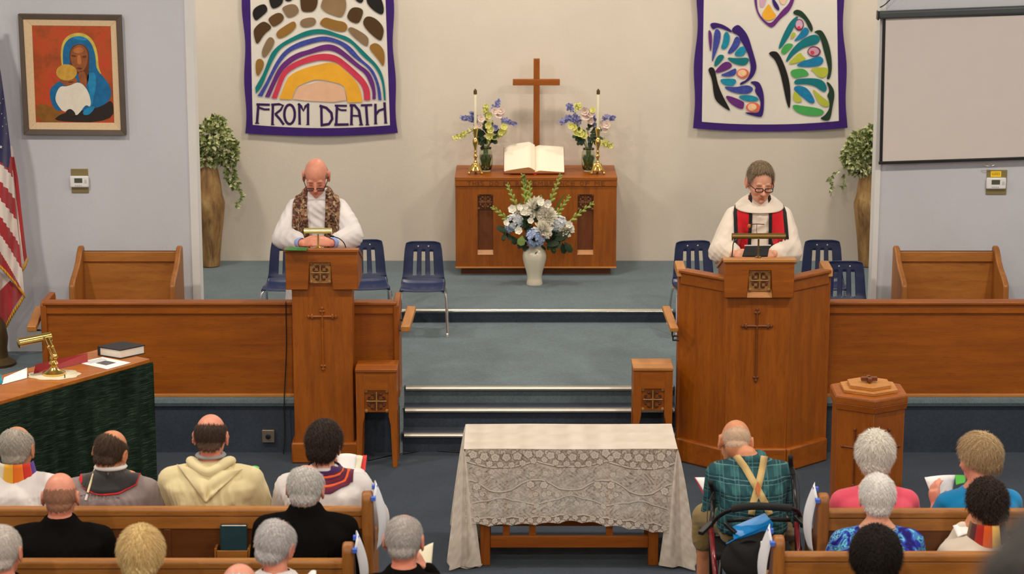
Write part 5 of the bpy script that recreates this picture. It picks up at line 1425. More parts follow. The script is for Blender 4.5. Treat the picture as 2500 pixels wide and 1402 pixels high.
def standing(lab, nm, pts, z0, m, cat, thick=.004, lean=.03, pm_=None):
    """upright sheet: two bottom points, two top points in photo px; stands on the console"""
    a, b = PZ(*pts[0], z0), PZ(*pts[1], z0)
    c_ = PY(*pts[2], b.y + lean); d_ = PY(*pts[3], a.y + lean)
    o = MB().add([a, b, c_, d_], [(0, 1, 2, 3)]).build(nm, m, None, solid=thick, smooth=0)
    return tag(o, lab, cat)
standing('open red folder standing on the console behind the brass lamp', 'red_folder', [(82, 914), (214, 884), (213, 862), (87, 890)], zk + .003, red_f, 'folder')
standing('white sheet held in the red folder behind the brass lamp', 'paper_sheet', [(138, 896), (196, 882), (195, 866), (140, 879)], zk + .012, paper, 'paper', .001, .05)
standing('open white envelope lying on the console near the edge of view', 'envelope', [(5, 939), (66, 923), (66, 898), (10, 922)], zk + .003, paper, 'envelope', .001, .12)
standing('teal printed booklet standing on the console at the edge of view', 'booklet', [(-14, 942), (8, 936), (2, 914), (-14, 920)], zk + .003, M('teal_print', srgb(30, 130, 150), .5, var=.4, vscale=20), 'booklet', .002, .06)

# ------------------------------------------------------------------ flowers
petal_w = M('white_petal', srgb(244, 240, 226), .6, var=.03)
petal_y = M('yellow_green_petal', srgb(222, 220, 128), .6, var=.08)
petal_b = M('periwinkle_petal', srgb(138, 140, 192), .6, var=.15, vscale=40)
petal_p = M('pale_pink_petal', srgb(228, 208, 196), .6, var=.06, vscale=30)
hyd_b = M('blue_hydrangea_petal', srgb(164, 180, 216), .6, var=.14, vscale=25)
hyd_w = M('pale_hydrangea_petal', srgb(214, 220, 226), .6, var=.08, vscale=25)
leaf_g = M('dark_green_leaf', srgb(30, 54, 24), .5, var=.25, vscale=20)
leaf_l = M('light_green_leaf', srgb(110, 132, 60), .5, var=.15, vscale=20)
bud_m = M('green_bud', srgb(150, 164, 76), .6, var=.15, vscale=30)
t = NT('clear_glass'); t.set(Roughness=.02, Transmission_Weight=1.0, IOR=1.45); t.b.inputs['Base Color'].default_value = (.86, .93, .82, 1); glass_m = t.mat
cream_glaze = M('cream_glazed_ceramic', srgb(226, 218, 196), .25, var=.04, coat=.4, bump=.15, bscale=30)
R4 = random.Random(11)
def rv(r, s=1): return Vector((r.uniform(-s, s), r.uniform(-s, s), r.uniform(-s, s)))
def petal(mb, p, d, n, L, wd, curl=.15, mat=0):
    d = d.normalized(); n = n - d * n.dot(d); n = n.normalized() if n.length > 1e-6 else d.orthogonal().normalized(); s_ = d.cross(n)
    P = lambda a, b, c: p + d * (a * L) + s_ * (b * wd) + n * (c * L)
    mb.add([P(0, 0, 0), P(.45, .5, curl * .5), P(.85, .42, curl), P(1, 0, curl * 1.1), P(.85, -.42, curl), P(.45, -.5, curl * .5), P(.5, 0, curl * .2)], [(0, 1, 6), (1, 2, 6), (2, 3, 6), (3, 4, 6), (4, 5, 6), (5, 0, 6)], mat)
def mum(par, c, R, m=petal_w, n=170):
    mb = MB()
    for _ in range(n):
        q = Vector((R4.gauss(0, 1), R4.gauss(0, 1) - .5, R4.gauss(0, 1) + .2)).normalized()
        petal(mb, c + q * R * .2, q, Vector((0, -1, .8)) - q * .2, R * R4.uniform(.8, 1.1), R * .22, .25)
    return mb.build('chrysanthemum', m, par, smooth=0)
def hydrangea(par, c, R, m=hyd_b, n=70):
    mb = MB()
    for _ in range(n):
        q = Vector((R4.gauss(0, 1), R4.gauss(0, 1) - .6, R4.gauss(0, 1) + .2)).normalized()
        p = c + Vector((q.x * R, q.y * R * .8, q.z * R * .95)) * R4.uniform(.85, 1)
        a = q.orthogonal().normalized(); b = q.cross(a)
        rot = R4.uniform(0, pi)
        for k in range(4):
            th = rot + k * pi / 2
            petal(mb, p, a * math.cos(th) + b * math.sin(th) + q * .25, q, R * .26, R * .24, .1)
    return mb.build('hydrangea', m, par, smooth=0)
def bloom(par, c, R, m, nm='flower', face=None):
    mb = MB(); q = face or Vector((R4.uniform(-.5, .5), -1, R4.uniform(0, .7))).normalized()
    a = q.orthogonal().normalized(); b = q.cross(a)
    for ring, (rr, k) in enumerate(((1, 6), (.6, 5))):
        for i in range(k):
            th = i * 2 * pi / k + ring * .5
            petal(mb, c, a * math.cos(th) + b * math.sin(th) + q * (.3 + .5 * ring), q, R * rr, R * rr * .75, .2)
    return mb.build(nm, m, par, smooth=0)
def spike(par, base, tip, m_bud, n, r, nm='gladiolus_spike', open_m=None):
    mb = MB(); st = [base, base.lerp(tip, .5) + Vector((0, 0, .008)), tip]
    st = smooth3(st)
    mb.tube(st, [.005] * (len(st) - 1) + [.002], 6)
    d = (tip - base)
    for k in range(n):
        t_ = .25 + .75 * k / n
        i = min(int(t_ * (len(st) - 1)), len(st) - 2)
        p = st[i].lerp(st[i + 1], t_ * (len(st) - 1) - i)
        sdv = d.cross(Vector((0, 1, 0))).normalized() * (1 if k % 2 else -1)
        sz = r * (1.15 - .75 * t_)
        ax = (d.normalized() + sdv * .55 + Vector((0, -.4, 0))).normalized()
        mb.ball(p + ax * sz * .7 + sdv * .003, (sz * .42, sz * .42, sz), 6, 5, 1 if t_ < .5 else 0, Vector((0, 0, 1)).rotation_difference(ax).to_matrix())
    return mb.build(nm, [m_bud, open_m or m_bud], par, smooth=180)
def leafy(par, c, n, spread, L, m=leaf_g, down=.0, nm='leaf'):
    for _ in range(n):
        q = Vector((R4.gauss(0, 1), R4.gauss(0, .6) - .3, R4.gauss(0, .7) - down)).normalized()
        mb = MB(); l = L * R4.uniform(.7, 1.2)
        petal(mb, c + q * spread * R4.uniform(.1, .6), q, Vector((0, -1, .5)), l, l * .5, -.1)
        mb.build(nm, m, par, smooth=0)
# big arrangement in cream floor vase
YV = PZ(1305, 697, H2).y + .05
vc = PZ(1305, 697, H2); vc.y = YV
vs_ = thing('floor_vase', 'cream glazed urn-shaped vase standing on the floor before the altar', 'vase', (vc.x, YV, H2))
k_ = 1 / 292.0
vprof = [(19, 0), (19.5, 3), (17.5, 12), (17, 18), (20, 32), (25, 48), (28, 62), (28.5, 70), (27, 78), (22, 85), (16.5, 89), (15, 93), (17, 97), (18.5, 99), (17, 99), (13, 93)]
MB().lathe([(a * k_, b * k_ * 1.0) for a, b in vprof], (vc.x, YV, H2), 36).build('vase', cream_glaze, vs_)
bq = thing('white_bouquet', 'tall white and blue bouquet with green gladiolus spikes in the cream vase', 'flowers', (vc.x, YV, H2 + .33))
F = lambda u, v_, dy=0: PY(u, v_, YV + dy)
base = Vector((vc.x, YV, H2 + .30))
for (u, v_, r_, dy) in ((1307, 510, 26, -.02), (1336, 530, 22, -.06), (1325, 562, 22, -.12), (1382, 560, 18, -.05), (1270, 512, 12, 0)):
    mum(bq, F(u, v_, dy), r_ / 292)
for (u, v_, r_, m, dy) in ((1256, 543, 21, hyd_w, -.05), (1308, 580, 24, hyd_b, -.13), (1364, 547, 21, hyd_w, -.03), (1246, 558, 13, hyd_b, -.04)):
    hydrangea(bq, F(u, v_, dy), r_ / 292, m)
for (u, v_, r_) in ((1252, 511, 12), (1268, 508, 9), (1278, 520, 10), (1335, 497, 12), (1288, 518, 9), (1295, 540, 9), (1267, 563, 11), (1235, 545, 9), (1282, 505, 8), (1320, 495, 11), (1327, 545, 14), (1390, 548, 10)):
    bloom(bq, F(u, v_, -.1), r_ / 292, petal_w, 'white_flower')
for (a, b, n) in (((1262, 510), (1238, 450), 9), ((1283, 505), (1276, 426), 10), ((1294, 505), (1293, 445), 9), ((1340, 505), (1369, 427), 12), ((1352, 535), (1390, 480), 10), ((1385, 545), (1449, 496), 10), ((1250, 548), (1202, 506), 10), ((1285, 508), (1284, 440), 8)):
    spike(bq, F(*a, -.03), F(*b, .02), bud_m, n, .028, 'gladiolus_spike', bud_m)
for (a, b) in (((1285, 500), (1279, 424)), ((1268, 440), (1283, 428)), ((1330, 500), (1318, 474)), ((1350, 520), (1378, 470)), ((1273, 515), (1271, 485))):
    mb = MB(); A_, B_ = F(*a), F(*b); petal(mb, A_, B_ - A_, Vector((1, -1, 0)), (B_ - A_).length, .022, .05); mb.build('blade_leaf', leaf_l, bq, smooth=0)
for (u, v_, n, sp, L) in ((1235, 562, 8, .06, .085), (1300, 545, 14, .1, .09), (1370, 580, 14, .08, .095), (1300, 598, 12, .06, .08), (1345, 588, 10, .07, .09), (1270, 580, 10, .06, .09), (1300, 525, 10, .08, .08)):
    leafy(bq, F(u, v_, -.02), n, sp, L, leaf_g, .25)
for (a, b, w_) in (((1240, 566), (1212, 554), .05), ((1350, 590), (1386, 570), .06), ((1355, 575), (1392, 565), .05), ((1285, 575), (1262, 598), .05), ((1330, 600), (1365, 592), .05)):
    mb = MB(); A_, B_ = F(*a, -.08), F(*b, -.1); petal(mb, A_, B_ - A_, Vector((0, -1, .4)), (B_ - A_).length, w_, -.05); mb.build('broad_leaf', leaf_g, bq, smooth=0)
mb = MB(); petal(mb, F(1275, 575, -.14), Vector((-.2, -.3, -1)), Vector((-.3, -1, .2)), .085, .07, -.1); mb.build('broad_leaf', leaf_l, bq, smooth=0)
stq = MB()
for k in range(8): stq.tube([base + Vector((.02 * math.cos(k), .02 * math.sin(k), -.1)), F(1300 + 18 * math.cos(k * .8), 560, .02)], .004, 5)
stq.build('stems', leaf_g, bq)['kind'] = 'stuff'
# two glass-vase bouquets on the altar
def altar_bouquet(ug, vg0, vg1, lab, labv, spec):
    Yv = 19.12
    c0 = PZ(ug, vg1, az1); c0.y = Yv; zt_ = PY(ug, vg0, Yv).z; Hh = zt_ - az1
    g = thing('glass_vase', labv, 'vase', (c0.x, Yv, az1), 'glass vases on the altar')
    r_ = .062
    outer = [(r_ * .62, 0), (r_ * .72, .004), (r_ * .95, Hh * .35), (r_ * 1.0, Hh * .55), (r_ * .9, Hh * .82), (r_ * .72, Hh * .92), (r_ * .8, Hh)]
    inner = [(a * .93, max(b, .012)) for a, b in outer][::-1]
    mb = MB(); n = 28
    prof = outer + inner
    mb.lathe(prof, (c0.x, Yv, az1), n).build('glass', glass_m, g, smooth=180)
    MB().lathe([(r_ * .6, .013), (r_ * .85, Hh * .35), (r_ * .89, Hh * .55), (r_ * .84, Hh * .7), (.0, Hh * .7)], (c0.x, Yv, az1), n).build('water', glass_m, g, smooth=180)
    o = thing('altar_bouquet', lab, 'flowers', (c0.x, Yv, az1 + .03), 'mixed bouquets on the altar')
    G = lambda u, v_, dy=0: PY(u, v_, Yv + dy)
    st = MB()
    for k in range(12):
        a = k * 2 * pi / 12
        st.tube([Vector((c0.x + .028 * math.cos(a + 1.5), Yv + .028 * math.sin(a + 1.5), az1 + .02)), Vector((c0.x + .02 * math.cos(a), Yv + .02 * math.sin(a), zt_)), G(spec['c'][0] + 22 * math.cos(a), spec['c'][1] - 4, .0) + Vector((0, .03 * math.sin(a), 0))], .0035, 5)
    st.build('stems', leaf_l, o)['kind'] = 'stuff'
    for k in range(6):
        mb = MB(); a = k * 1.05
        petal(mb, Vector((c0.x + .01 * math.cos(a), Yv + .01 * math.sin(a), az1 + .03)), Vector((.25 * math.cos(a), .25 * math.sin(a), 1)), Vector((math.cos(a), math.sin(a), 0)), .09, .03, .02); mb.build('leaf', leaf_l, o, smooth=0)
    leafy(o, G(*spec['c'], .0), 44, .13, .065, leaf_g, .1)
    for (a, b, m) in spec['spikes']:
        mb = MB(); A_, B_ = G(*a, -.03), G(*b, -.04)
        mb.tube([A_, B_], .003, 5)
        for k in range(34):
            t_ = R4.random(); p = A_.lerp(B_, t_) + rv(R4, .022 * (1.1 - t_ * .7))
            q = rv(R4).normalized()
            petal(mb, p, q, Vector((0, -1, .3)), .022, .018, .2, 1); petal(mb, p, -q, Vector((0, -1, .3)), .022, .018, .2, 1)
        mb.build('flower_spike', [leaf_l, m], o, smooth=0)
    for (u, v_, r2, m) in spec['blooms']: bloom(o, G(u, v_, -.07), r2 / 292, m, 'flower')
    return o
altar_bouquet(1187, 360, 404, 'mixed bouquet on the altar with yellow spray reaching toward the rainbow banner', 'clear glass vase of stems on the altar nearer the lectern', dict(c=(1190, 330),
    spikes=[((1160, 290), (1122, 288), petal_b), ((1165, 300), (1150, 275), petal_b), ((1205, 268), (1217, 247), petal_b), ((1225, 295), (1258, 302), petal_b), ((1160, 318), (1108, 338), petal_y), ((1186, 285), (1187, 258), petal_y), ((1195, 300), (1196, 345), petal_y), ((1238, 312), (1215, 335), petal_y), ((1200, 305), (1210, 330), petal_b)],
    blooms=[(1216, 280, 15, petal_p), (1225, 272, 12, petal_p), (1207, 272, 11, petal_p), (1174, 290, 11, petal_p), (1171, 308, 10, petal_p), (1193, 282, 10, petal_y), (1192, 306, 10, petal_y), (1199, 318, 11, petal_y), (1196, 332, 11, petal_y), (1230, 310, 10, petal_y), (1222, 322, 10, petal_y), (1210, 312, 9, petal_b), (1205, 336, 10, petal_y)]))
altar_bouquet(1434, 362, 405, 'mixed bouquet on the altar with yellow-green blooms facing the wooden cross', 'clear glass vase of stems on the altar nearer the pulpit', dict(c=(1435, 325),
    spikes=[((1400, 285), (1368, 300), petal_b), ((1410, 292), (1385, 288), petal_b), ((1395, 268), (1388, 256), petal_b), ((1475, 288), (1502, 287), petal_b), ((1412, 300), (1405, 285), petal_b), ((1470, 345), (1494, 358), petal_y), ((1445, 300), (1450, 285), petal_b), ((1410, 262), (1412, 258), petal_y)],
    blooms=[(1393, 308, 9, petal_y), (1402, 310, 10, petal_y), (1412, 318, 10, petal_y), (1418, 328, 11, petal_y), (1425, 330, 11, petal_y), (1405, 326, 9, petal_y), (1432, 285, 15, petal_p), (1428, 272, 12, petal_p), (1440, 278, 13, petal_p), (1482, 305, 12, petal_p), (1478, 318, 9, petal_p), (1448, 270, 9, petal_y), (1465, 303, 9, petal_p), (1440, 296, 11, petal_p)]))
# ------------------------------------------------------------------ people
def skin_mat(name, col, rough=.48):
    t = NT(name)
    a = t.n('ShaderNodeVertexColor'); a.layer_name = 'tint'
    f = t.noise(t.coords(), 40, 4, .6)
    c = t.mix(sc_(col, 1), a.outputs['Color'], 1, 'MULTIPLY')
    c = t.mix(c, t.ramp(f, [(.3, (.93, .9, .88, 1)), (.7, (1.05, 1.04, 1.03, 1))]), 1, 'MULTIPLY')
    t.l(c, t.b.inputs['Base Color']); t.set(Roughness=rough); t.b.inputs['Specular IOR Level'].default_value = .45
    t.set(Subsurface_Weight=.08); t.b.inputs['Subsurface Radius'].default_value = (.012, .005, .003)
    t.bump(t.noise(t.coords(), 160, 3), .08, .001)
    return t.mat
def hair_mat(name):
    t = NT(name)
    a = t.n('ShaderNodeVertexColor'); a.layer_name = 'tint'
    t.l(a.outputs['Color'], t.b.inputs['Base Color']); t.l(a.outputs['Alpha'], t.b.inputs['Alpha']); t.set(Roughness=.6); t.b.inputs['Specular IOR Level'].default_value = .16
    t.bump(t.noise(t.coords((1, 1, .25)), 300, 3, .7), .5, .003)
    return t.mat
HAIR = hair_mat('hair')
SKIN = {'light': skin_mat('skin_light', srgb(226, 168, 140)), 'pink': skin_mat('skin_pink', srgb(222, 150, 126)), 'tan': skin_mat('skin_tan', srgb(208, 142, 104)), 'dark': skin_mat('skin_dark', srgb(72, 46, 34))}
def remesh(mb, voxel, smooth=4):
    me = bpy.data.meshes.new('tmp'); me.from_pydata(mb.v, [], mb.f); me.update()
    o = bpy.data.objects.new('tmp', me); COL.objects.link(o)
    m = o.modifiers.new('r', 'REMESH'); m.mode = 'VOXEL'; m.voxel_size = voxel; m.adaptivity = 0
    if smooth:
        s_ = o.modifiers.new('s', 'SMOOTH'); s_.factor = .5; s_.iterations = smooth
    dg = bpy.context.evaluated_depsgraph_get(); dg.update()
    out = bpy.data.meshes.new_from_object(o.evaluated_get(dg))
    bpy.data.objects.remove(o); bpy.data.meshes.remove(me)
    return out
def getv(me):
    V = np.empty(len(me.vertices) * 3, dtype=np.float32); me.vertices.foreach_get('co', V); return V.reshape(-1, 3).astype(float)
def getn(me):
    V = np.empty(len(me.vertices) * 3, dtype=np.float32); me.vertex_normals.foreach_get('vector', V); return V.reshape(-1, 3).astype(float)
def wrinkle(P, seed, amp, kx=(22, 45), kz=(3, 14)):
    r = random.Random(seed); f = np.zeros(len(P)); g_ = np.zeros(len(P))
    for _ in range(4):
        a = r.uniform(*kx) * r.choice((-1, 1)); c = r.uniform(*kz) * r.choice((-1, 1)); b = r.uniform(-12, 12)
        w_ = 1.6 * np.sin(P[:, 2] * r.uniform(6, 16) + P[:, 0] * r.uniform(-9, 9) + r.uniform(0, 6))
        f += np.sin(P[:, 0] * a + P[:, 1] * b + P[:, 2] * c + w_ + r.uniform(0, 6)) * r.uniform(.4, 1)
    for _ in range(4):      # sharper creases, present only in patches
        k = r.uniform(1.9, 3.2)
        a = r.uniform(*kx) * k * r.choice((-1, 1)); c = r.uniform(*kz) * k * r.choice((-1, 1)); b = r.uniform(-20, 20)
        w_ = 2.2 * np.sin(P[:, 2] * r.uniform(5, 13) + P[:, 0] * r.uniform(-11, 11) + r.uniform(0, 6))
        s_ = np.sin(P[:, 0] * a + P[:, 1] * b + P[:, 2] * c + w_ + r.uniform(0, 6))
        patch = np.clip(np.sin(P[:, 0] * r.uniform(8, 18) + P[:, 2] * r.uniform(8, 18) + r.uniform(0, 6)) + .2, 0, 1)
        g_ += (1 - 2 * np.abs(s_) ** .7) * patch
    return (f * .45 + g_ * .40) * amp
CRAN = [((0, -.014, .028), (.0775, .100, .094)), ((0, .028, -.03), (.066, .064, .088)), ((0, .040, -.080), (.054, .050, .040)), ((0, -.045, -.03), (.062, .062, .07))]
def skull_r(D):
    """distance from the head centre to the skin along directions D (n,3)"""
    best = np.zeros(len(D))
    for c, r in CRAN:
        c = np.array(c); r = np.array(r)
        d = D / r; o = -c / r
        A = (d * d).sum(1); B = (d * o).sum(1); Cc = (o * o).sum() - 1
        disc = B * B - A * Cc
        t_ = np.where(disc > 0, (-B + np.sqrt(np.maximum(disc, 0))) / A, 0)
        best = np.maximum(best, t_)
    return best
TABLES = {
    'short': [(0, -36), (35, -36), (55, -26), (75, -12), (88, -14), (98, -4), (118, 16), (135, 40), (180, 50)],
    'long_nape': [(0, -48), (40, -46), (60, -34), (80, -20), (95, -18), (112, 4), (135, 34), (180, 44)],
    'bob': [(0, -46), (40, -46), (70, -38), (95, -32), (112, -5), (135, 30), (180, 42)],
    'ring': [(0, -34), (35, -34), (55, -26), (75, -12), (88, -12), (98, -2), (110, 10), (118, 60), (122, 89), (180, 89)],
}
def hair_shell(par, hc, Rh, hs, spec, seed):
    st = spec.get('style', 'short'); th = spec.get('t', .012); col = spec['col']; col2 = spec.get('col2', col)
    NA, NE = spec.get('res', (200, 100))
    az = np.linspace(-pi, pi, NA, endpoint=False); el = np.linspace(math.radians(-60), pi / 2, NE)
    AZ, EL = np.meshgrid(az, el); AZ, EL = AZ.ravel(), EL.ravel()
    D = np.stack([np.sin(AZ) * np.cos(EL), -np.cos(AZ) * np.cos(EL), np.sin(EL)], 1)
    r0 = skull_r(D)
    tb = TABLES[st]; lim = np.interp(np.degrees(np.abs(AZ)), [a for a, _ in tb], [b for _, b in tb])
    r = random.Random(seed)
    ph = [r.uniform(0, 6.28) for _ in range(24)]
    edge_n = 2.0 * np.sin(AZ * 23 + ph[0]) + 1.6 * np.sin(AZ * 41 + ph[1]) + 1.2 * np.sin(AZ * 67 + ph[2])
    m = np.clip((np.degrees(EL) - lim - edge_n * spec.get('ragged', 1)) / spec.get('soft', 7), 0, 1)
    if spec.get('hole'):
        cdir, rad, sf = spec['hole']
        cd = np.array(cdir, float); cd /= np.linalg.norm(cd)
        ang = np.degrees(np.arccos(np.clip(D @ cd, -1, 1)))
        m = m * np.clip((ang - rad - edge_n * .8) / sf, 0, 1)
    # strands: grooves running from the crown, bent
    sw = spec.get('swirl', .5)
    u = AZ + sw * np.sin(EL * 2.3 + ph[3]) + .25 * np.sin(AZ * 3 + EL * 4 + ph[4])
    gro = np.zeros(len(D))
    for k, fq in enumerate((17, 29, 47, 71, 97)):
        gro += np.sin(np.round(fq) * u + spec.get('wavy', 1.1) * np.sin(EL * (3 + k) + ph[5 + k]) + ph[10 + k]) / (1 + .35 * k)
    gro /= 2.6
    lump = np.sin(D[:, 0] * 26 + ph[15]) * np.sin(D[:, 2] * 30 + ph[16]) * np.sin(D[:, 1] * 24 + ph[17]) + .6 * np.sin(D[:, 0] * 51 + D[:, 2] * 40 + ph[18])
    if spec.get('curl'):
        q = D * spec['curl']
        gro = np.sin(q[:, 0] + 2 * np.sin(q[:, 2] * .7)) * np.sin(q[:, 1] + ph[6]) * np.sin(q[:, 2] + 2 * np.sin(q[:, 0] * .6)) * 1.6
    shape = np.ones(len(D))
    if 'crown' in spec: shape = 1 + spec['crown'] * np.clip(D[:, 2], 0, 1) - spec.get('side', 0) * np.abs(D[:, 0]) * np.clip(1 - D[:, 2], 0, 1)
    thick = th * shape * (1 + spec.get('groove', .08) * gro + spec.get('lump', .09) * lump)
    R = r0 + (-.004) * (1 - m) + thick * m ** .6
    P = D * R[:, None]
    P = P * hs
    P = P @ np.array(Rh).T + np.array(hc)
    faces = []
    for j in range(NE - 1):
        for i in range(NA):
            i2 = (i + 1) % NA
            q = (j * NA + i, j * NA + i2, (j + 1) * NA + i2, (j + 1) * NA + i)
            if m[q[0]] + m[q[1]] + m[q[2]] + m[q[3]] > .06: faces.append(q)
    used = np.unique(np.array(faces)); remap = -np.ones(len(P), int); remap[used] = np.arange(len(used))
    F = remap[np.array(faces)]
    mixv = np.clip(.5 + .5 * (gro + .5 * lump), 0, 1)
    c1, c2 = np.array(col[:3]), np.array(col2[:3])
    C = c1[None] * (1 - mixv[:, None]) + c2[None] * mixv[:, None]
    if 'low' in spec:    # colour near the nape
        lo = np.clip((-np.degrees(EL) - spec.get('low_el', 0)) / 30, 0, 1)[:, None]
        C = C * (1 - lo) + np.array(spec['low'][:3])[None] * lo
    A = np.clip(m * 1.5 + .35 * gro - .05, 0, 1)
    A = np.where(m > .75, 1, A)
    Vv, Ff, Cc, Aa = [P[used]], [F], [C[used]], [A[used]]
    nf = spec.get('fuzz', 4200)
    if nf:
        rs = np.random.RandomState(seed)
        cand = np.where(m > .35)[0]
        wts = np.cos(EL[cand]) + .05; idx = rs.choice(cand, nf, p=wts / wts.sum())
        Rn = np.array(Rh); N = D[idx] @ Rn.T
        crown = np.array([0, -.35, .94]) @ Rn.T
        tang = N * (N @ crown)[:, None] - crown[None]
        tang += .9 * spec.get('messy', .22) * rs.randn(nf, 3)
        tang -= N * (tang * N).sum(1)[:, None]
        tang /= np.linalg.norm(tang, axis=1)[:, None] + 1e-9
        side = np.cross(N, tang)
        L = (spec.get('len', min(.032, .009 + th * .9)) * rs.uniform(.6, 1.3, nf))[:, None]
        lift = rs.uniform(.0, spec.get('lift', .25), nf)[:, None]
        base = P[idx] - N * .001
        wd = .0007
        pts = []
        for k, (a_, l_) in enumerate(((0, 0), (.45, .7), (1, .55))):
            q = base + tang * L * a_ + N * (L * lift * l_ + .0008 * a_)
            ww = wd * (1.2 - .9 * a_)
            pts += [q - side * ww, q + side * ww]
        n0 = len(used)
        SV = np.stack(pts, 1).reshape(-1, 3)
        b = n0 + np.arange(nf)[:, None] * 6
        SF = np.concatenate([b + np.array([[0, 1, 3, 2]]), b + np.array([[2, 3, 5, 4]])], 0)
        sc_l = rs.uniform(.75, 1.25, nf)[:, None]
        SC = np.repeat(np.clip((C[idx] * .4 + .6 * (c1 + (c2 - c1) * rs.rand(nf)[:, None])) * sc_l, 0, 1), 6, 0)
        Vv.append(SV); Ff.append(SF); Cc.append(SC); Aa.append(np.ones(nf * 6))
    mb = MB(); mb.v = np.concatenate(Vv).tolist(); mb.f = [tuple(f) for f in np.concatenate(Ff).tolist()]; mb.m = []
    o = mb.build('hair', HAIR, par, smooth=180)
    at = o.data.color_attributes.new('tint', 'FLOAT_COLOR', 'POINT')
    at.data.foreach_set('color', np.concatenate([np.concatenate(Cc), np.concatenate(Aa)[:, None]], 1).astype(np.float32).ravel())
    return o
def loft(mb, rings, n=28, ex=2.3):
    """rings: (centre, ax, ay, optional tilt about x)"""
    vs, fs = [], []
    for c, ax, ay in rings:
        for j in range(n):
            t_ = 2 * pi * j / n
            ct, st_ = math.cos(t_), math.sin(t_)
            k = (abs(ct) ** ex + abs(st_) ** ex) ** (-1 / ex)
            vs.append((c[0] + ax * ct * k, c[1] + ay * st_ * k, c[2]))
    for i in range(len(rings) - 1):
        for j in range(n):
            j2 = (j + 1) % n
            fs.append((i * n + j, i * n + j2, (i + 1) * n + j2, (i + 1) * n + j))
    fs.append(tuple(range(n - 1, -1, -1))); fs.append(tuple((len(rings) - 1) * n + j for j in range(n)))
    mb.add(vs, fs)
def limb(mb, pts, rs, sub=2, n=12, sq=1, up=None):
    P = [Vector(p) for p in pts]
    # dense resample with ball ends
    Q, Rr = [], []
    for i in range(len(P) - 1):
        k = 5
        for j in range(k):
            t_ = j / k; Q.append(P[i].lerp(P[i + 1], t_)); Rr.append(rs[i] * (1 - t_) + rs[i + 1] * t_)
    Q.append(P[-1]); Rr.append(rs[-1])
    mb.tube(Q, Rr, n, True, 0, sq, up)
    if sq == 1:
        for p, r_ in ((P[0], rs[0]), (P[-1], rs[-1])): mb.ball(p, r_ * .99, n, 8)
        for p, r_ in list(zip(P, rs))[1:-1]: mb.ball(p, r_, n, 8)
def ik(a, b, l1, l2, hint):
    a, b, hint = Vector(a), Vector(b), Vector(hint)
    d = b - a; L = d.length
    if L > (l1 + l2) * .985: k = L / ((l1 + l2) * .985); l1 *= k; l2 *= k
    x = (l1 * l1 - l2 * l2 + L * L) / (2 * L); h = math.sqrt(max(1e-6, l1 * l1 - x * x))
    dn = d.normalized(); hn = hint - dn * hint.dot(dn); hn.normalize()
    return a + dn * x + hn * h
def hand(mb, wrist, fdir, pn, side, curl=.5, s=1.0, spread=.12, thumb=.7):
    """palm and five fingers; fdir = along the hand, pn = palm normal (the way fingers close), side = +1 thumb towards +lat"""
    w_ = Vector(wrist); f = Vector(fdir).normalized(); p = Vector(pn); p = (p - f * p.dot(f)).normalized(); lat = f.cross(p) * side
    pal = [w_ - f * .01, w_ + f * .03 * s, w_ + f * .062 * s, w_ + f * .088 * s]
    mb.tube(pal, [.025 * s, .034 * s, .041 * s, .038 * s], 14, True, 0, .45, up=tuple(p))
    for k, (off, L, r_) in enumerate(((.030, .072, .0088), (.010, .080, .009), (-.011, .075, .0086), (-.030, .058, .0076))):
        b = w_ + f * (.084 - .004 * abs(k - 1)) * s + lat * off * s
        a0 = curl * .55; d = (f * math.cos(a0) + p * math.sin(a0) + lat * off * spread * 9).normalized()
        j1 = b + d * L * .45 * s
        a1 = curl * 1.25; d1 = (f * math.cos(a1) + p * math.sin(a1) + lat * off * spread * 6).normalized()
        j2 = j1 + d1 * L * .32 * s
        a2 = curl * 1.8; d2 = (f * math.cos(a2) + p * math.sin(a2)).normalized()
        j3 = j2 + d2 * L * .25 * s
        limb(mb, [b - f * .02 * s, j1, j2, j3], [r_ * 1.05 * s, r_ * s, r_ * .93 * s, r_ * .82 * s], n=8)
    tb_ = w_ + f * .028 * s + lat * .026 * s
    d = (f * .62 + lat * thumb + p * .35).normalized(); t1 = tb_ + d * .038 * s
    d = (f * .85 + lat * thumb * .35 + p * .35).normalized(); t2 = t1 + d * .03 * s
    limb(mb, [tb_ - d * .01, t1, t2], [.0125 * s, .0105 * s, .0085 * s], n=8)
PEOPLE = {}
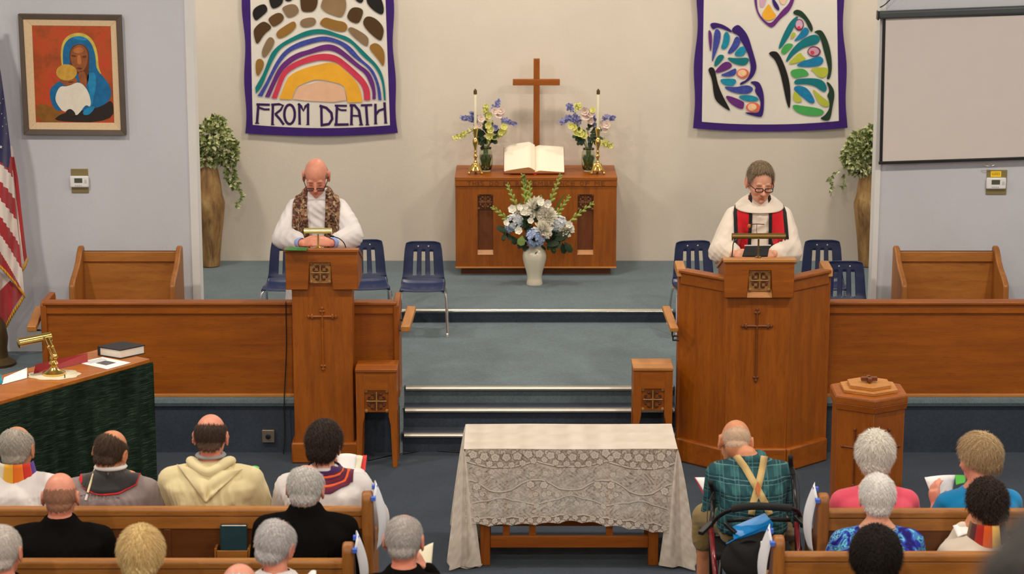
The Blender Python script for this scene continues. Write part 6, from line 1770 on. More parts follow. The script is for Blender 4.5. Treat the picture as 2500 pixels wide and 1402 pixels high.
def person(key, label, uv, Y, yaw=0, floor=0, seat=.44, hs=1.0, pitch=.12, hyaw=0, roll=0, drop=.19, neck_back=.045, hip_dy=-.05, hip_dx=0, sw=.19, girth=1.0, skin='pink', hair=None,
           top=None, top_name='shirt', sleeve='long', loose=.016, robe=False, legs=None, hands=None, hint=None, stub=None, face=False, voxel=.0075, cvoxel=.0095, wr=.006, wrk=((25, 60), (3, 14)),
           knees=None, tint=None, group='seated congregation', neck_hi=.075, hand_dirs=None, curl=.6, shoulder_slope=.0, cuff=None, puff=0, sr=1.0, send=.86, sh_dx=0):
    tp = PY(uv[0], uv[1], Y)
    O = Vector((tp.x, tp.y, 0)); zc = tp.z - .121 * hs
    rt = Vector((math.cos(yaw), math.sin(yaw), 0)); fw = Vector((-math.sin(yaw), math.cos(yaw), 0))
    W = lambda l: O + rt * l[0] + fw * l[1] + Vector((0, 0, l[2]))
    Lc = lambda w_: Vector(((Vector(w_) - O).dot(rt), (Vector(w_) - O).dot(fw), w_[2]))
    hc = Vector((0, 0, zc))
    Rh = Matrix.Rotation(hyaw, 3, 'Z') @ Matrix.Rotation(-pitch, 3, 'X') @ Matrix.Rotation(roll, 3, 'Y')
    zs = zc - drop; ys = -neck_back
    root = thing('person', label, 'person', (O + rt * hip_dx + fw * hip_dy).to_tuple()[:2] + (floor,), group)
    mb = MB()
    H = lambda p: hc + Rh @ (Vector(p) * hs)
    def hb(c, r, R=None, n=20, m=14): mb.ball(H(c), tuple(x * hs for x in r), n, m, 0, (Rh @ R) if R else Rh)
    for c, r in CRAN: hb(c, r, n=28, m=20)
    for s in (-1, 1):
        hb((s * .036, .058, -.038), (.028, .03, .03))
        # ear: bowl, rim, lobe
        Re = Matrix.Rotation(s * .28, 3, 'Z')
        hb((s * .082, -.012, -.006), (.0095, .021, .031), Re, 14, 10)
        rim = []
        for k in range(13):
            a = math.radians(-150 + 300 * k / 12 + 90)
            rim.append(H(Vector((s * .092, -.017 + .024 * -math.cos(a) * .9, -.003 + .035 * math.sin(a)))))
        mb.tube(rim, .0056 * hs, 8)
        hb((s * .086, -.006, -.038), (.008, .010, .012), None, 10, 8)
    # nose, brow, lips, chin, lids
    limb(mb, [H((0, .086, .006)), H((0, .099, -.022)), H((0, .112, -.042))], [.009 * hs, .010 * hs, .0125 * hs], n=10)
    for s in (-1, 1):
        hb((s * .012, .100, -.044), (.0095, .011, .008), None, 10, 8)
        hb((s * .030, .080, .014), (.026, .012, .008))
        hb((s * .031, .074, -.008), (.0155, .0125, .0115))
        hb((s * .030, .046, -.075), (.022, .03, .026))
    hb((0, .086, -.067), (.023, .011, .0062)); hb((0, .084, -.079), (.019, .011, .0075)); hb((0, .080, -.104), (.02, .018, .014))
    nb = Vector((sh_dx * .7, ys - .002, zs + .05))
    limb(mb, [H((0, -.012, -.05)), hc.lerp(nb, .6) + Vector((0, -.012, -.01)), nb, nb - Vector((0, 0, .08))], [.054 * hs, .055, .062, .075], n=18)
    # torso core and arms
    if seat is not None:
        hip = Vector((hip_dx, hip_dy, floor + seat + .125))
    else:
        hip = Vector((hip_dx, hip_dy, floor + .93))
    sh = Vector((sh_dx, ys, zs))
    def torso(mbx, g, extra, low=None, top_r=.062, hi=None):
        L = sh - hip
        mid = hip.lerp(sh, .55) + Vector((0, -.028 if seat is not None else -.01, 0))
        P = lambda t_: (hip * (1 - t_) ** 2 + (mid * 2 - (hip + sh) * .5) * 2 * t_ * (1 - t_) + sh * t_ ** 2)
        rings = []
        for t_, ax, ay in ((-.16, .15, .11), (-.1, .172, .13), (.06, .17, .128), (.32, .155, .118), (.62, .168, .122), (.82, .168 * sw / .19, .112), (.92, .150 * sw / .19, .098)):
            p = P(t_) if t_ >= 0 else hip + Vector((0, 0, t_ * L.length))
            rings.append((p, ax * g + extra, ay * g + extra))
        rings.append((sh + Vector((0, 0, .008)), sw * .58 + extra * .8, .080 * g + extra * .8))
        rings.append((sh + Vector((0, 0, .036)), .092 + extra * .6, .072 + extra * .6))
        hh = hi if hi is not None else neck_hi
        rings.append((sh + Vector((0, .004, hh)), top_r + extra * .4, top_r + extra * .4))
        if low: rings = low + rings[2:]
        loft(mbx, rings)
    torso(mb, girth * .9, 0, hi=.07)
    hts = []
    shj = {}
    for i, s in enumerate((-1, 1)):
        tgt = hands[i] if hands else None
        if tgt is not None: tl = Lc(PY(*tgt[:3]) if len(tgt) == 3 else Vector(tgt[:3]))
        else: tl = Vector((s * .11, .30, zs - .34))
        j = Vector((s * (sw - .022) + sh_dx, ys, zs - .052 - shoulder_slope))
        e = ik(j, tl, .29, .255, hint[i] if hint else (s * .45, .05, -1))
        shj[s] = (j, e, tl)
        limb(mb, [j - Vector((s * .05, 0, 0)), j, e, tl], [.055, .052, .038, .027], n=12)
        if hand_dirs: fd, pn, ts = hand_dirs[i]
        else: fd, pn, ts = (tl - e).normalized() + Vector((-s * .3, .2, .1)), (-s * .8, .1, -.4), s
        fdv = Vector(fd) if not hand_dirs else Lc(O + Vector(fd)) ; pnv = Vector(pn) if not hand_dirs else Lc(O + Vector(pn))
        hand(mb, tl, fdv, pnv, ts, curl)
    kn = []
    if seat is not None:
        for i, s in enumerate((-1, 1)):
            k_ = Vector((s * .13, hip_dy + .40, floor + seat + .12)) if not knees else Lc(PY(*knees[i]))
            an = Vector((k_.x, k_.y + .04, floor + .09))
            hj = hip + Vector((s * .09, 0, 0))
            limb(mb, [hj, k_, an], [.075, .052, .036], n=12)
            limb(mb, [an + Vector((0, -.03, -.04)), an + Vector((0, .14, -.06))], [.034, .028], n=10)
            kn.append((hj, k_, an))
    else:
        for s in (-1, 1):
            hj = hip + Vector((s * .09, 0, 0)); k_ = Vector((s * .1, hip_dy + .01, floor + .5)); an = Vector((s * .1, hip_dy - .02, floor + .09))
            limb(mb, [hj, k_, an], [.08, .055, .038], n=12)
            limb(mb, [an + Vector((0, -.03, -.04)), an + Vector((0, .14, -.06))], [.034, .028], n=10)
            kn.append((hj, k_, an))
    me = remesh(mb, voxel, 5 if not face else 3)
    V = getv(me)
    # colour variation of the skin itself, from head-local position
    q = (V - np.array(hc)) @ np.array(Rh) / hs
    C = np.ones((len(V), 3))
    def spot(c, r, col, k=1.0):
        d = np.linalg.norm((q - np.array(c)) / np.array(r), axis=1)
        w_ = np.clip(1.25 - d, 0, 1)[:, None] * k
        nonlocal C
        C = C * (1 - w_) + C * np.array(col)[None] * w_
    for s in (-1, 1):
        spot((s * .04, .075, -.035), (.035, .03, .03), (1.0, .80, .78), .7); spot((s * .083, -.008, -.006), (.02, .03, .04), (1.02, .74, .72), .8)
        if face:
            spot((s * .031, .09, .017), (.026, .014, .006), (.36, .30, .27), .9)
            spot((s * .031, .088, -.013), (.019, .014, .0045), (.30, .22, .2), .95)
            spot((s * .031, .088, -.022), (.02, .014, .008), (.86, .7, .68), .6)
            spot((s * .030, .092, -.062), (.010, .02, .022), (.88, .72, .7), .5)
    spot((0, .112, -.04), (.022, .02, .018), (1.02, .76, .74), .8)
    spot((0, .094, -.073), (.027, .016, .013), (.88, .5, .5), .95)
    spot((0, -.07, -.09), (.08, .06, .05), (1.02, .82, .78), .8)
    if tint:
        for a in tint: spot(*a)
    if stub:
        for (c, r, col, k) in stub: 
            d = np.linalg.norm((q - np.array(c)) / np.array(r), axis=1); w_ = np.clip((1.2 - d) * 2.5, 0, 1)[:, None] * k
            C = C * (1 - w_) + (np.array(col)[None]) * w_
    Wm = np.array([[rt.x, fw.x, 0], [rt.y, fw.y, 0], [0, 0, 1]])
    toW = lambda A: A @ Wm.T + np.array(O)
    off = np.array(OFF[root.name])
    me.vertices.foreach_set('co', (toW(V) - off).astype(np.float32).ravel())
    me.materials.clear(); me.materials.append(SKIN[skin]); me.name = 'body'
    at = me.color_attributes.new('tint', 'FLOAT_COLOR', 'POINT')
    at.data.foreach_set('color', np.concatenate([C, np.ones((len(C), 1))], 1).astype(np.float32).ravel())
    me.polygons.foreach_set('use_smooth', [True] * len(me.polygons)); me.update()
    body = bpy.data.objects.new('body', me); COL.objects.link(body); body.parent = root; OFF[body.name] = OFF[root.name]
    info = dict(root=root, W=W, L=Lc, hc=hc, Rh=Rh, hs=hs, zs=zs, ys=ys, sh=sh, hip=hip, O=O, rt=rt, fw=fw, H=H, shj=shj, toW=toW, sw=sw, floor=floor)
    Rw = Matrix((rt, fw, Vector((0, 0, 1)))).transposed() @ Rh
    info['Rw'] = Rw; info['hcW'] = W(hc)
    if hair:
        for k, hsp in enumerate(hair if isinstance(hair, list) else [hair]):
            hair_shell(root, W(hc), Rw, hs, hsp, hash(key) % 1000 if False else sum(map(ord, key)) + k)
    # clothing
    cb = MB()
    low = None
    if robe and seat is None:
        low = [(Vector((hip_dx, hip_dy - .01, floor + .03)), .30, .22), (Vector((hip_dx, hip_dy, floor + .5)), .25, .19), (Vector((hip_dx, hip_dy, floor + .9)), .21, .165)]
    torso(cb, girth, loose, low, top_r=.066)
    for s in (-1, 1):
        j, e, tl = shj[s]
        if sleeve == 'short':
            limb(cb, [j - Vector((s * .07, 0, -.014)), j, j.lerp(e, .72)], [.062 + loose, .060 + loose, .056 + loose], n=14)
        elif sleeve == 'robe':
            limb(cb, [j - Vector((s * .07, 0, -.014)), j, j.lerp(e, .5), e, e.lerp(tl, .5), e.lerp(tl, send)], [q_ * sr for q_ in (.064 + loose, .062 + loose, .066 + loose + puff, .068 + loose + puff, .066 + loose, .062 + loose)], n=16)
        elif sleeve == 'long':
            limb(cb, [j - Vector((s * .07, 0, -.014)), j, j.lerp(e, .5), e, e.lerp(tl, .55), e.lerp(tl, .93)], [.062 + loose, .062 + loose, .058 + loose, .05 + loose, .042 + loose, .034 + loose], n=14)
    if robe and seat is not None:
        for (hj, k_, an) in kn:
            limb(cb, [hj, k_ + Vector((0, .02, .01)), an + Vector((0, 0, .02))], [.11, .10, .11], n=14)
    cm_ = remesh(cb, cvoxel, 7)
    V = getv(cm_); N = getn(cm_)
    amt = wrinkle(V, sum(map(ord, key)), wr, *wrk)
    nearneck = np.clip((zs + .02 - V[:, 2]) / .08, 0.15, 1)
    nearneck = nearneck * np.clip(1.0 - (np.abs(V[:, 0]) - sw * .75) / .08, .5, 1)
    V2 = V + N * (amt * nearneck)[:, None]
    info['cloth_local'] = V2.copy()
    cm_.vertices.foreach_set('co', (toW(V2) - off).astype(np.float32).ravel())
    cm_.materials.clear(); cm_.materials.append(top); cm_.name = top_name
    cm_.polygons.foreach_set('use_smooth', [True] * len(cm_.polygons)); cm_.update()
    co = bpy.data.objects.new(top_name, cm_); COL.objects.link(co); co.parent = root; OFF[co.name] = OFF[root.name]
    info['cloth'] = co
    bw = toW(V2)
    info['bvh'] = BVHTree.FromPolygons([Vector(p) for p in bw], [tuple(p.vertices) for p in cm_.polygons])
    if not robe and legs is not None:
        lb_ = MB()
        for (hj, k_, an) in kn:
            frac = .92 if legs[1] == 'long' else .3
            limb(lb_, [hj, k_, k_.lerp(an, frac)], [.095, .075, .058 if legs[1] == 'long' else .07], n=14)
        loft(lb_, [(hip + Vector((0, 0, -.1)), .17, .13), (hip, .178, .138), (hip + Vector((0, 0, .06)), .165, .128)])
        lm = remesh(lb_, .01, 5); V = getv(lm); N = getn(lm)
        V = V + N * wrinkle(V, 5, .004, (10, 30), (10, 40))[:, None]
        lm.vertices.foreach_set('co', (toW(V) - off).astype(np.float32).ravel()); lm.materials.clear(); lm.materials.append(legs[0]); lm.name = 'trousers'
        lm.polygons.foreach_set('use_smooth', [True] * len(lm.polygons)); lm.update()
        lo_ = bpy.data.objects.new('trousers', lm); COL.objects.link(lo_); lo_.parent = root
    for (hj, k_, an) in kn:
        sb = MB(); a0 = W(an)
        sb.v = []; limb(sb, [a0 + fw * -.035 + Vector((0, 0, -.045)), a0 + fw * .05 + Vector((0, 0, -.045)), a0 + fw * .16 + Vector((0, 0, -.055))], [.042, .042, .034], n=12)
        zmin = floor + .002
        sb.v = [(x, y, max(z, zmin)) for x, y, z in sb.v]
        sb.build('shoe', black_pl, root, smooth=180)
    PEOPLE[key] = info
    return info
def drape_strip(info, name, m, rows, offset=.006, solid=.003, nsub=1):
    """rows: list of rows of local points; each point is laid on the clothing surface"""
    bvh, W = info['bvh'], info['W']
    vs = []
    for row in rows:
        for p in row:
            w_ = W(p); loc, nrm, idx, d = bvh.find_nearest(w_)
            if nrm.dot(w_ - loc) < 0 and d < .02: pass
            vs.append(loc + nrm * offset)
    n = len(rows[0]); fs = []
    for i in range(len(rows) - 1):
        for j in range(n - 1): fs.append((i * n + j, i * n + j + 1, (i + 1) * n + j + 1, (i + 1) * n + j))
    mb = MB(); mb.add(vs, fs)
    return mb.build(name, m, info['root'], smooth=180, solid=solid)
def ray_strip(info, rows, offset=.006):
    """rows of (local point, local direction): first hit on the clothing"""
    bvh, W, rt, fw = info['bvh'], info['W'], info['rt'], info['fw']
    out = []
    for row in rows:
        r_ = []
        for p, d in row:
            o = W(p); dw = rt * d[0] + fw * d[1] + Vector((0, 0, d[2]))
            h = bvh.ray_cast(o, dw, 3)
            if h[0] is None:
                h = bvh.find_nearest(o)
                r_.append(h[0] + h[1] * offset)
            else: r_.append(h[0] - dw.normalized() * offset)
        out.append(r_)
    return out
def strip_mesh(info, name, m, rows, solid=.003, parent=None):
    n = len(rows[0]); vs = [p for r_ in rows for p in r_]
    fs = [(i * n + j, i * n + j + 1, (i + 1) * n + j + 1, (i + 1) * n + j) for i in range(len(rows) - 1) for j in range(n - 1)]
    return MB().add(vs, fs).build(name, m, parent or info['root'], smooth=180, solid=solid)
def stole_front(info, name, mats, half_in, width, zlen, y0=.2, split=(0, 1), offset=.010, flare=.0, shd=.03):
    """two bands hanging down the front and passing behind the neck"""
    zs, ys = info['zs'], info['ys']
    for s in (-1, 1):
        for bi, m in enumerate(mats):
            a0, a1 = split[bi], split[bi + 1]
            rows = []
            for k in range(34):
                t_ = k / 33; z = zs - .03 - shd * .5 - (zlen - .06) * t_
                rows.append([(Vector((s * (half_in + flare * t_ + width * (a0 + (a1 - a0) * j / 6)), y0, z)), (0, -1, 0)) for j in range(7)])
            front = ray_strip(info, rows, offset)
            rows2 = []
            for k in range(8):
                t_ = k / 7
                row = []
                for j in range(7):
                    a = a0 + (a1 - a0) * j / 6
                    x = (half_in + width * a) * (1 - .30 * t_)
                    row.append((Vector((s * x, ys + .075 - .15 * t_ - .05 * a * t_, zs + .5)), (0, 0, -1)))
                rows2.append(row)
            over = ray_strip(info, rows2, offset)
            strip_mesh(info, name, m, over[::-1] + front, .004)
def collar_back(info, name, m, r0, r1, arc=150, lift=.0, n=41, al=0, ah=1, depth=.06, offset=.007, mats=None, bands=1, back_drop=.0, sq=.9):
    """band lying round the back of the neck and over the shoulders, cast down onto the clothing"""
    zs, ys = info['zs'], info['ys']
    nb_ = len(mats) if mats else 1
    for b in range(nb_):
        rows = []
        for k in range(n):
            ph = math.radians(-arc + 2 * arc * k / (n - 1))
            row = []
            for j in range(5):
                a = al + (ah - al) * (b + j / 4) / nb_
                rr = r0 + (r1 - r0) * a
                back = max(0, math.cos(ph))
                p = Vector((rr * math.sin(ph), ys - rr * sq * math.cos(ph) , zs + .055 - .06 * a - back_drop * a * back))
                row.append(p)
            rows.append(row)
        drape_strip(info, name, mats[b] if mats else m, rows, offset)
def glasses(info, m, low=.0, w_=.062, h_=.02, k_=1):
    H = lambda p: info['W'](info['hc'] + info['Rh'] @ (Vector(p) * info['hs']))
    g = MB()
    for s in (-1, 1):
        g.tube([H((s * .033 + .026 * math.copysign(abs(math.cos(k * pi / 8)) ** .55, math.cos(k * pi / 8)), .106, -.012 - low + h_ * math.copysign(abs(math.sin(k * pi / 8)) ** .55, math.sin(k * pi / 8)))) for k in range(17)], .0032 * k_, 6, False)
        g.tube([H((s * .059, .104, -.008 - low)), H((s * .080, .05, -.002)), H((s * .084, -.005, .004))], .0026 * k_, 6)
    g.tube([H((-.008, .110, -.010 - low)), H((0, .115, -.008 - low)), H((.008, .110, -.010 - low))], .002, 6)
    return g.build('spectacles', m, info['root'], smooth=180)
# ------------------------------------------------------------------ clothing cloths
def cloth(name, col, bump=.12, rough=.9, sheen=.15, var=.05):
    return M(name, col, rough, var=var, vscale=8, bump=bump, bscale=260, sheen=sheen, spec=.25)
alb_w = cloth('white_alb', srgb(224, 220, 220)); alb_c = cloth('cream_alb', srgb(226, 212, 166)); alb_n = cloth('natural_white_alb', srgb(228, 216, 202))
grey_robe = cloth('mauve_grey_robe', srgb(142, 128, 128)); blk = cloth('black_suit', (.006, .0055, .0055, 1), .1, 1.0, .0); blk.node_tree.nodes['Principled BSDF'].inputs['Specular IOR Level'].default_value = .04; velvet = M('black_velvet', (.006, .005, .006, 1), .9, sheen=.3)
coral_t = cloth('coral_jersey', srgb(226, 84, 108)); azure_t = cloth('azure_jersey', srgb(0, 134, 196)); cream_t = cloth('cream_jacket', srgb(226, 212, 196)); dark_t = cloth('dark_top', srgb(46, 34, 32))
khaki = cloth('khaki_trousers', srgb(140, 118, 70)); dkgrey = cloth('charcoal_trousers', srgb(40, 40, 44))
def pattern_mat(name, stops, scale, stretch=(1, 1, 1), rot=(0, 0, 0), dist=1.0, kind='noise', detail=3, interp='CONSTANT'):
    t = NT(name); v = t.coords(stretch, rot)
    if kind == 'noise': f = t.noise(v, scale, detail, .55, dist)
    elif kind == 'voronoi':
        vo = t.n('ShaderNodeTexVoronoi'); vo.inputs['Scale'].default_value = scale; t.l(v, vo.inputs['Vector'])
        sp = t.n('ShaderNodeSeparateColor'); t.l(vo.outputs['Color'], sp.inputs['Color']); f = sp.outputs[0]
    else:
        sp = t.n('ShaderNodeSeparateXYZ'); t.l(v, sp.inputs['Vector'])
        mt = t.n('ShaderNodeMath', operation='MULTIPLY'); t.l(sp.outputs['X'], mt.inputs[0]); mt.inputs[1].default_value = scale
        nz = t.noise(v, 6, 3); ad = t.n('ShaderNodeMath', operation='MULTIPLY_ADD'); t.l(nz, ad.inputs[0]); ad.inputs[1].default_value = dist; t.l(mt.outputs[0], ad.inputs[2])
        fr = t.n('ShaderNodeMath', operation='FRACT'); t.l(ad.outputs[0], fr.inputs[0]); f = fr.outputs[0]
    c = t.ramp(f, stops, interp)
    t.l(c, t.b.inputs['Base Color']); t.set(Roughness=.85); t.b.inputs['Specular IOR Level'].default_value = .25
    t.bump(t.noise(t.coords(), 240, 2), .15, .002)
    return t.mat
stone_stole = pattern_mat('stone_patterned_stole', [(0, srgb(72, 50, 40)), (.18, srgb(150, 116, 88)), (.32, srgb(104, 72, 56)), (.46, srgb(176, 150, 122)), (.56, srgb(120, 62, 52)), (.68, srgb(140, 112, 84)), (.8, srgb(86, 74, 66)), (.9, srgb(160, 120, 92))], 62, kind='voronoi', stretch=(1, 1, 1.3))
floral = pattern_mat('blue_floral_knit', [(0, srgb(30, 24, 110)), (.40, srgb(48, 60, 178)), (.48, srgb(70, 130, 206)), (.53, srgb(110, 200, 220)), (.57, srgb(40, 84, 178)), (.63, srgb(150, 216, 230)), (.67, srgb(28, 30, 120))], 11, dist=1.6, detail=2)
t = NT('teal_plaid_shirt'); v = t.coords()
sp = t.n('ShaderNodeSeparateXYZ'); t.l(v, sp.inputs['Vector'])
def stripe_f(axis, freq, w_, ph=0):
    m1 = t.n('ShaderNodeMath', operation='MULTIPLY_ADD'); t.l(sp.outputs[axis], m1.inputs[0]); m1.inputs[1].default_value = freq; m1.inputs[2].default_value = ph
    fr = t.n('ShaderNodeMath', operation='FRACT'); t.l(m1.outputs[0], fr.inputs[0])
    lt = t.n('ShaderNodeMath', operation='LESS_THAN'); t.l(fr.outputs[0], lt.inputs[0]); lt.inputs[1].default_value = w_
    return lt.outputs[0]
c = (srgb(50, 100, 106))
c = t.mix(c, srgb(36, 76, 84), stripe_f('X', 13, .45)); c = t.mix(c, srgb(32, 70, 80), stripe_f('Z', 13, .4), 'MIX')
hx = t.n('ShaderNodeMath', operation='MULTIPLY'); t.l(stripe_f('X', 52, .2, .3), hx.inputs[0]); t.l(stripe_f('X', 13, .5, .5), hx.inputs[1])
hz = t.n('ShaderNodeMath', operation='MULTIPLY'); t.l(stripe_f('Z', 52, .2, .1), hz.inputs[0]); t.l(stripe_f('Z', 13, .5, .2), hz.inputs[1])
c = t.mix(c, srgb(76, 118, 120), hx.outputs[0]); c = t.mix(c, srgb(88, 128, 128), hz.outputs[0])
t.l(c, t.b.inputs['Base Color']); t.set(Roughness=.85); t.b.inputs['Specular IOR Level'].default_value = .25; t.bump(t.noise(v, 260, 2), .12, .002)
plaid = t.mat
red_st, blk_st = cloth('red_stole', srgb(196, 20, 32)), cloth('black_stole', (.008, .008, .009, 1))
def g(*c): return srgb(*c)
white_h = dict(col=g(196, 190, 184), col2=g(236, 232, 226))
# ------------------------------------------------------------------ the two ministers
m1 = person('m1', 'balding minister in white alb and stone-patterned stole reading at the lectern', (771, 389), 15.66, yaw=pi, floor=H1, seat=None, pitch=.46, drop=.155, neck_back=.075, hip_dy=-.11, sw=.172, girth=.94, sr=.82, send=.66, shoulder_slope=.02, skin='pink',
            hair=dict(style='ring', t=.003, col=g(176, 150, 134), col2=g(150, 130, 118), hole=((0, -.05, 1), 62, 12), soft=14), top=alb_w, top_name='alb', sleeve='robe', loose=.018, robe=True,
            hands=[(808, 594, 15.30), (738, 594, 15.30)], hint=[(-.9, -.2, -.55), (.9, -.2, -.55)], hand_dirs=[((-.85, -.35, .22), (-.35, .6, -.7), -1), ((.85, -.35, .22), (.35, .6, -.7), 1)], curl=.5, face=True, voxel=.005, wr=.010, wrk=((7, 24), (9, 26)), group=None, neck_hi=.06, puff=.012)
for s in (-1, 1):       # blue shirt cuffs
    j, e, tl = m1['shj'][s]; d = (tl - e).normalized()
    MB().tube([m1['W'](tl - d * .055), m1['W'](tl - d * .005)], [.037, .034], 14, False).build('shirt_cuff', cloth('blue_shirt_cuff', srgb(150, 170, 226)), m1['root'], solid=.003, smooth=180)
stole_front(m1, 'stole', [stone_stole], .064, .098, .62, flare=-.034, offset=.016)
glasses(m1, M('dark_brown_frames', srgb(58, 26, 22), .35), low=.02, h_=.010, k_=1.3)
MB().tube([m1['W'](m1['sh'] + Vector((.066 * math.sin(a), .02 + .066 * math.cos(a), .062))) for a in np.linspace(-pi, pi, 25)], .012, 8).build('collar', alb_w, m1['root'], smooth=180)
m2 = person('m2', 'grey-haired minister in white alb and red-black stole at the angled pulpit', (1857, 401), 15.56, yaw=pi, floor=H1, seat=None, pitch=.22, hyaw=.16, roll=-.06, drop=.175, neck_back=.05, hip_dy=-.08, sw=.182, girth=1.0, sr=.9, send=.74, shoulder_slope=.02, skin='light',
            hs=1.04, hair=dict(style='short', t=.013, col=g(104, 86, 66), col2=g(150, 130, 106), low=g(168, 160, 150), low_el=-40, swirl=.2, crown=.5, side=.8), top=alb_n, top_name='alb', sleeve='robe', loose=.022, robe=True,
            hands=[(1890, 620, 15.2), (1792, 620, 15.2)], hint=[(-.55, -.1, -.9), (.55, -.1, -.9)], hand_dirs=[((-.95, -.25, .0), (-.2, .5, -.8), -1), ((.95, -.25, .0), (.2, .5, -.8), 1)], curl=.5, face=True, voxel=.005, wr=.010, wrk=((7, 24), (9, 26)), group=None, puff=.014,
            stub=[((0, .088, -.098), (.026, .03, .03), srgb(170, 140, 120)[:3], .55), ((0, .1, -.06), (.026, .02, .006), srgb(150, 120, 104)[:3], .5)])
stole_front(m2, 'stole', [blk_st, red_st, blk_st], .056, .125, .62, split=(0, .18, .80, 1.0), flare=.008, offset=.012)
glasses(m2, M('tortoise_frames', srgb(40, 26, 20), .35), low=.0, h_=.013)
def cowl(info, m, r0=.07, r1=.15, drop_f=.05, nm='hood', rise=.07, off=.024):
    """loose folded hood collar: from the neck down onto the shoulders, over the stole"""
    W, sh, bvh = info['W'], info['sh'], info['bvh']
    NA, NB = 64, 12
    P = np.zeros((NB, NA, 3))
    for i in range(NA):
        ph = 2 * pi * i / NA
        front = max(0, math.cos(ph)); back = max(0, -math.cos(ph))
        p0 = W(sh + Vector((r0 * math.sin(ph), .014 + r0 * .95 * math.cos(ph), rise - .045 * front ** 2 + .02 * back + .012 * abs(math.sin(ph)))))
        rr = r1 * (1 + .08 * math.sin(2 * ph) ** 2 - .34 * front ** 2)
        q = W(sh + Vector((rr * math.sin(ph) * 1.02, .02 + rr * .9 * math.cos(ph), -.01 - drop_f * front ** 1.5 + .02 * back)))
        loc, nrm, idx, d = bvh.find_nearest(q)
        p1 = loc + (q - info['W'](sh + Vector((0, 0, -.05)))).normalized() * off
        for j in range(NB):
            b = j / (NB - 1)
            P[j, i] = p0.lerp(p1, b) + (q - info['W'](sh + Vector((0, 0, -.06)))).normalized() * (.007 * math.sin(pi * b))
    for _ in range(5): P = (P + np.roll(P, 1, 1) + np.roll(P, -1, 1)) / 3
    return MB().grid(NA, NB, lambda a, b: tuple(P[int(round(b * (NB - 1))), int(round(a * NA)) % NA]), closed=True).build(nm, m, info['root'], solid=.005, smooth=180)
cowl(m2, alb_n, .066, .145, .02, rise=.075, off=.020)
# neck cross of the second minister
hp = m2['W'](m2['sh'] + Vector((.06, .16, -.16)))
z_ = PY(1832, 548, m2['O'].y - .22)
bq_ = MB().tube([PY(1828, 548, m2['O'].y - .19), PY(1848, 547, m2['O'].y - .20), PY(1866, 548, m2['O'].y - .19)], .003, 6).tube([PY(1848, 547, m2['O'].y - .2), PY(1847, 565, m2['O'].y - .2), PY(1851, 580, m2['O'].y - .2)], .0018, 6)
bq_.build('neck_cord', M('brown_cord', srgb(70, 44, 30), .6), m2['root'], smooth=180)
MB().ball(PY(1829, 552, m2['O'].y - .195), (.012, .008, .014), 12, 8).build('amber_pendant', M('amber', srgb(190, 96, 20), .2, coat=.5), m2['root'])
# tablet in his hands
Yt = 15.12
ta = thing('tablet', 'black tablet in an open case held by the minister at the pulpit', 'tablet', PY(1848, 625, Yt))
tb_q = [PY(1812, 626, Yt - .05), PY(1874, 626, Yt - .05), PY(1879, 601, Yt + .05), PY(1820, 601, Yt + .05)]
MB().add(tb_q, [(0, 1, 2, 3)]).build('case', black_cl, ta, solid=.008, smooth=0)
MB().bar(tb_q[3] + Vector((-.006, 0, .004)), tb_q[2] + Vector((.008, 0, .006)), .012, .006).build('screen_edge', M('pale_tablet_edge', srgb(206, 206, 210), .3), ta)
# green folder on the lectern
gf = [PZ(694, 611, lzt + .025), PZ(748, 612, lzt + .025), PZ(752, 605, lzt + .025), PZ(706, 603, lzt + .025)]
tag(MB().add(gf, [(0, 1, 2, 3)]).build('green_folder', M('green_card', srgb(56, 122, 52), .6), None, solid=.004, smooth=0), 'green folder lying on the lectern under the folded hands', 'folder')

# ------------------------------------------------------------------ front pew, people in robes
p1 = person('p1', 'grey-haired man in white alb with rainbow stole before the draped console', (40, 1043), 11.76, hyaw=-.12, pitch=.12, skin='tan', drop=.155, sw=.205, girth=1.1, hair=dict(style='short', t=.008, col=g(150, 142, 132), col2=g(184, 178, 168), hole=((0, .35, .95), 36, 22)), top=alb_w, top_name='alb', sleeve='robe', loose=.02, robe=True, wr=.008)
rb = [cloth('stole_' + n_, srgb(*c_)) for n_, c_ in (('blue', (48, 84, 190)), ('pale', (226, 216, 190)), ('amber', (240, 180, 60)), ('orange', (236, 120, 36)), ('scarlet', (206, 52, 36)), ('violet', (84, 50, 150)))]
def rainbow_collar(info, h0=.03, r=.072, top=.105, ph0=-120, ph1=120, mats=rb):
    n = len(mats)
    for i, m in enumerate(mats):
        a0, a1 = math.radians(ph0 + (ph1 - ph0) * i / n), math.radians(ph0 + (ph1 - ph0) * (i + 1) / n)
        def fn(a, b):
            ph = a0 + (a1 - a0) * a; rr = r + .012 - .004 * b + (1 - b) * .022
            return info['W'](info['sh'] + Vector((rr * math.sin(ph), .008 - rr * math.cos(ph), h0 - .02 + (top - h0 + .02) * b + .006 * math.cos(ph))))
        MB().grid(9, 7, fn).build('stole_band', m, info['root'], solid=.006, smooth=180)
rainbow_collar(p1, .0, .078, .10, -95, 95)
p2 = person('p2', 'balding man in grey gown with black velvet collar and white cord', (270, 1053), 11.76, hyaw=-.3, pitch=.3, roll=.12, skin='tan', drop=.15, sw=.205, girth=1.08, hair=dict(style='ring', t=.007, col=g(52, 38, 30), col2=g(84, 66, 52), hole=((.06, .12, 1), 38, 20)), top=grey_robe, top_name='gown', sleeve='robe', loose=.02, robe=True, wr=.010, puff=.02,
            hands=[None, (355, 1190, 11.95)])
collar_back(p2, 'collar_yoke', velvet, .062, .142, 165, back_drop=.03, offset=.010)
collar_back(p2, 'red_piping', red_st, .062, .142, 165, back_drop=.03, offset=.012, al=.97, ah=1.03)
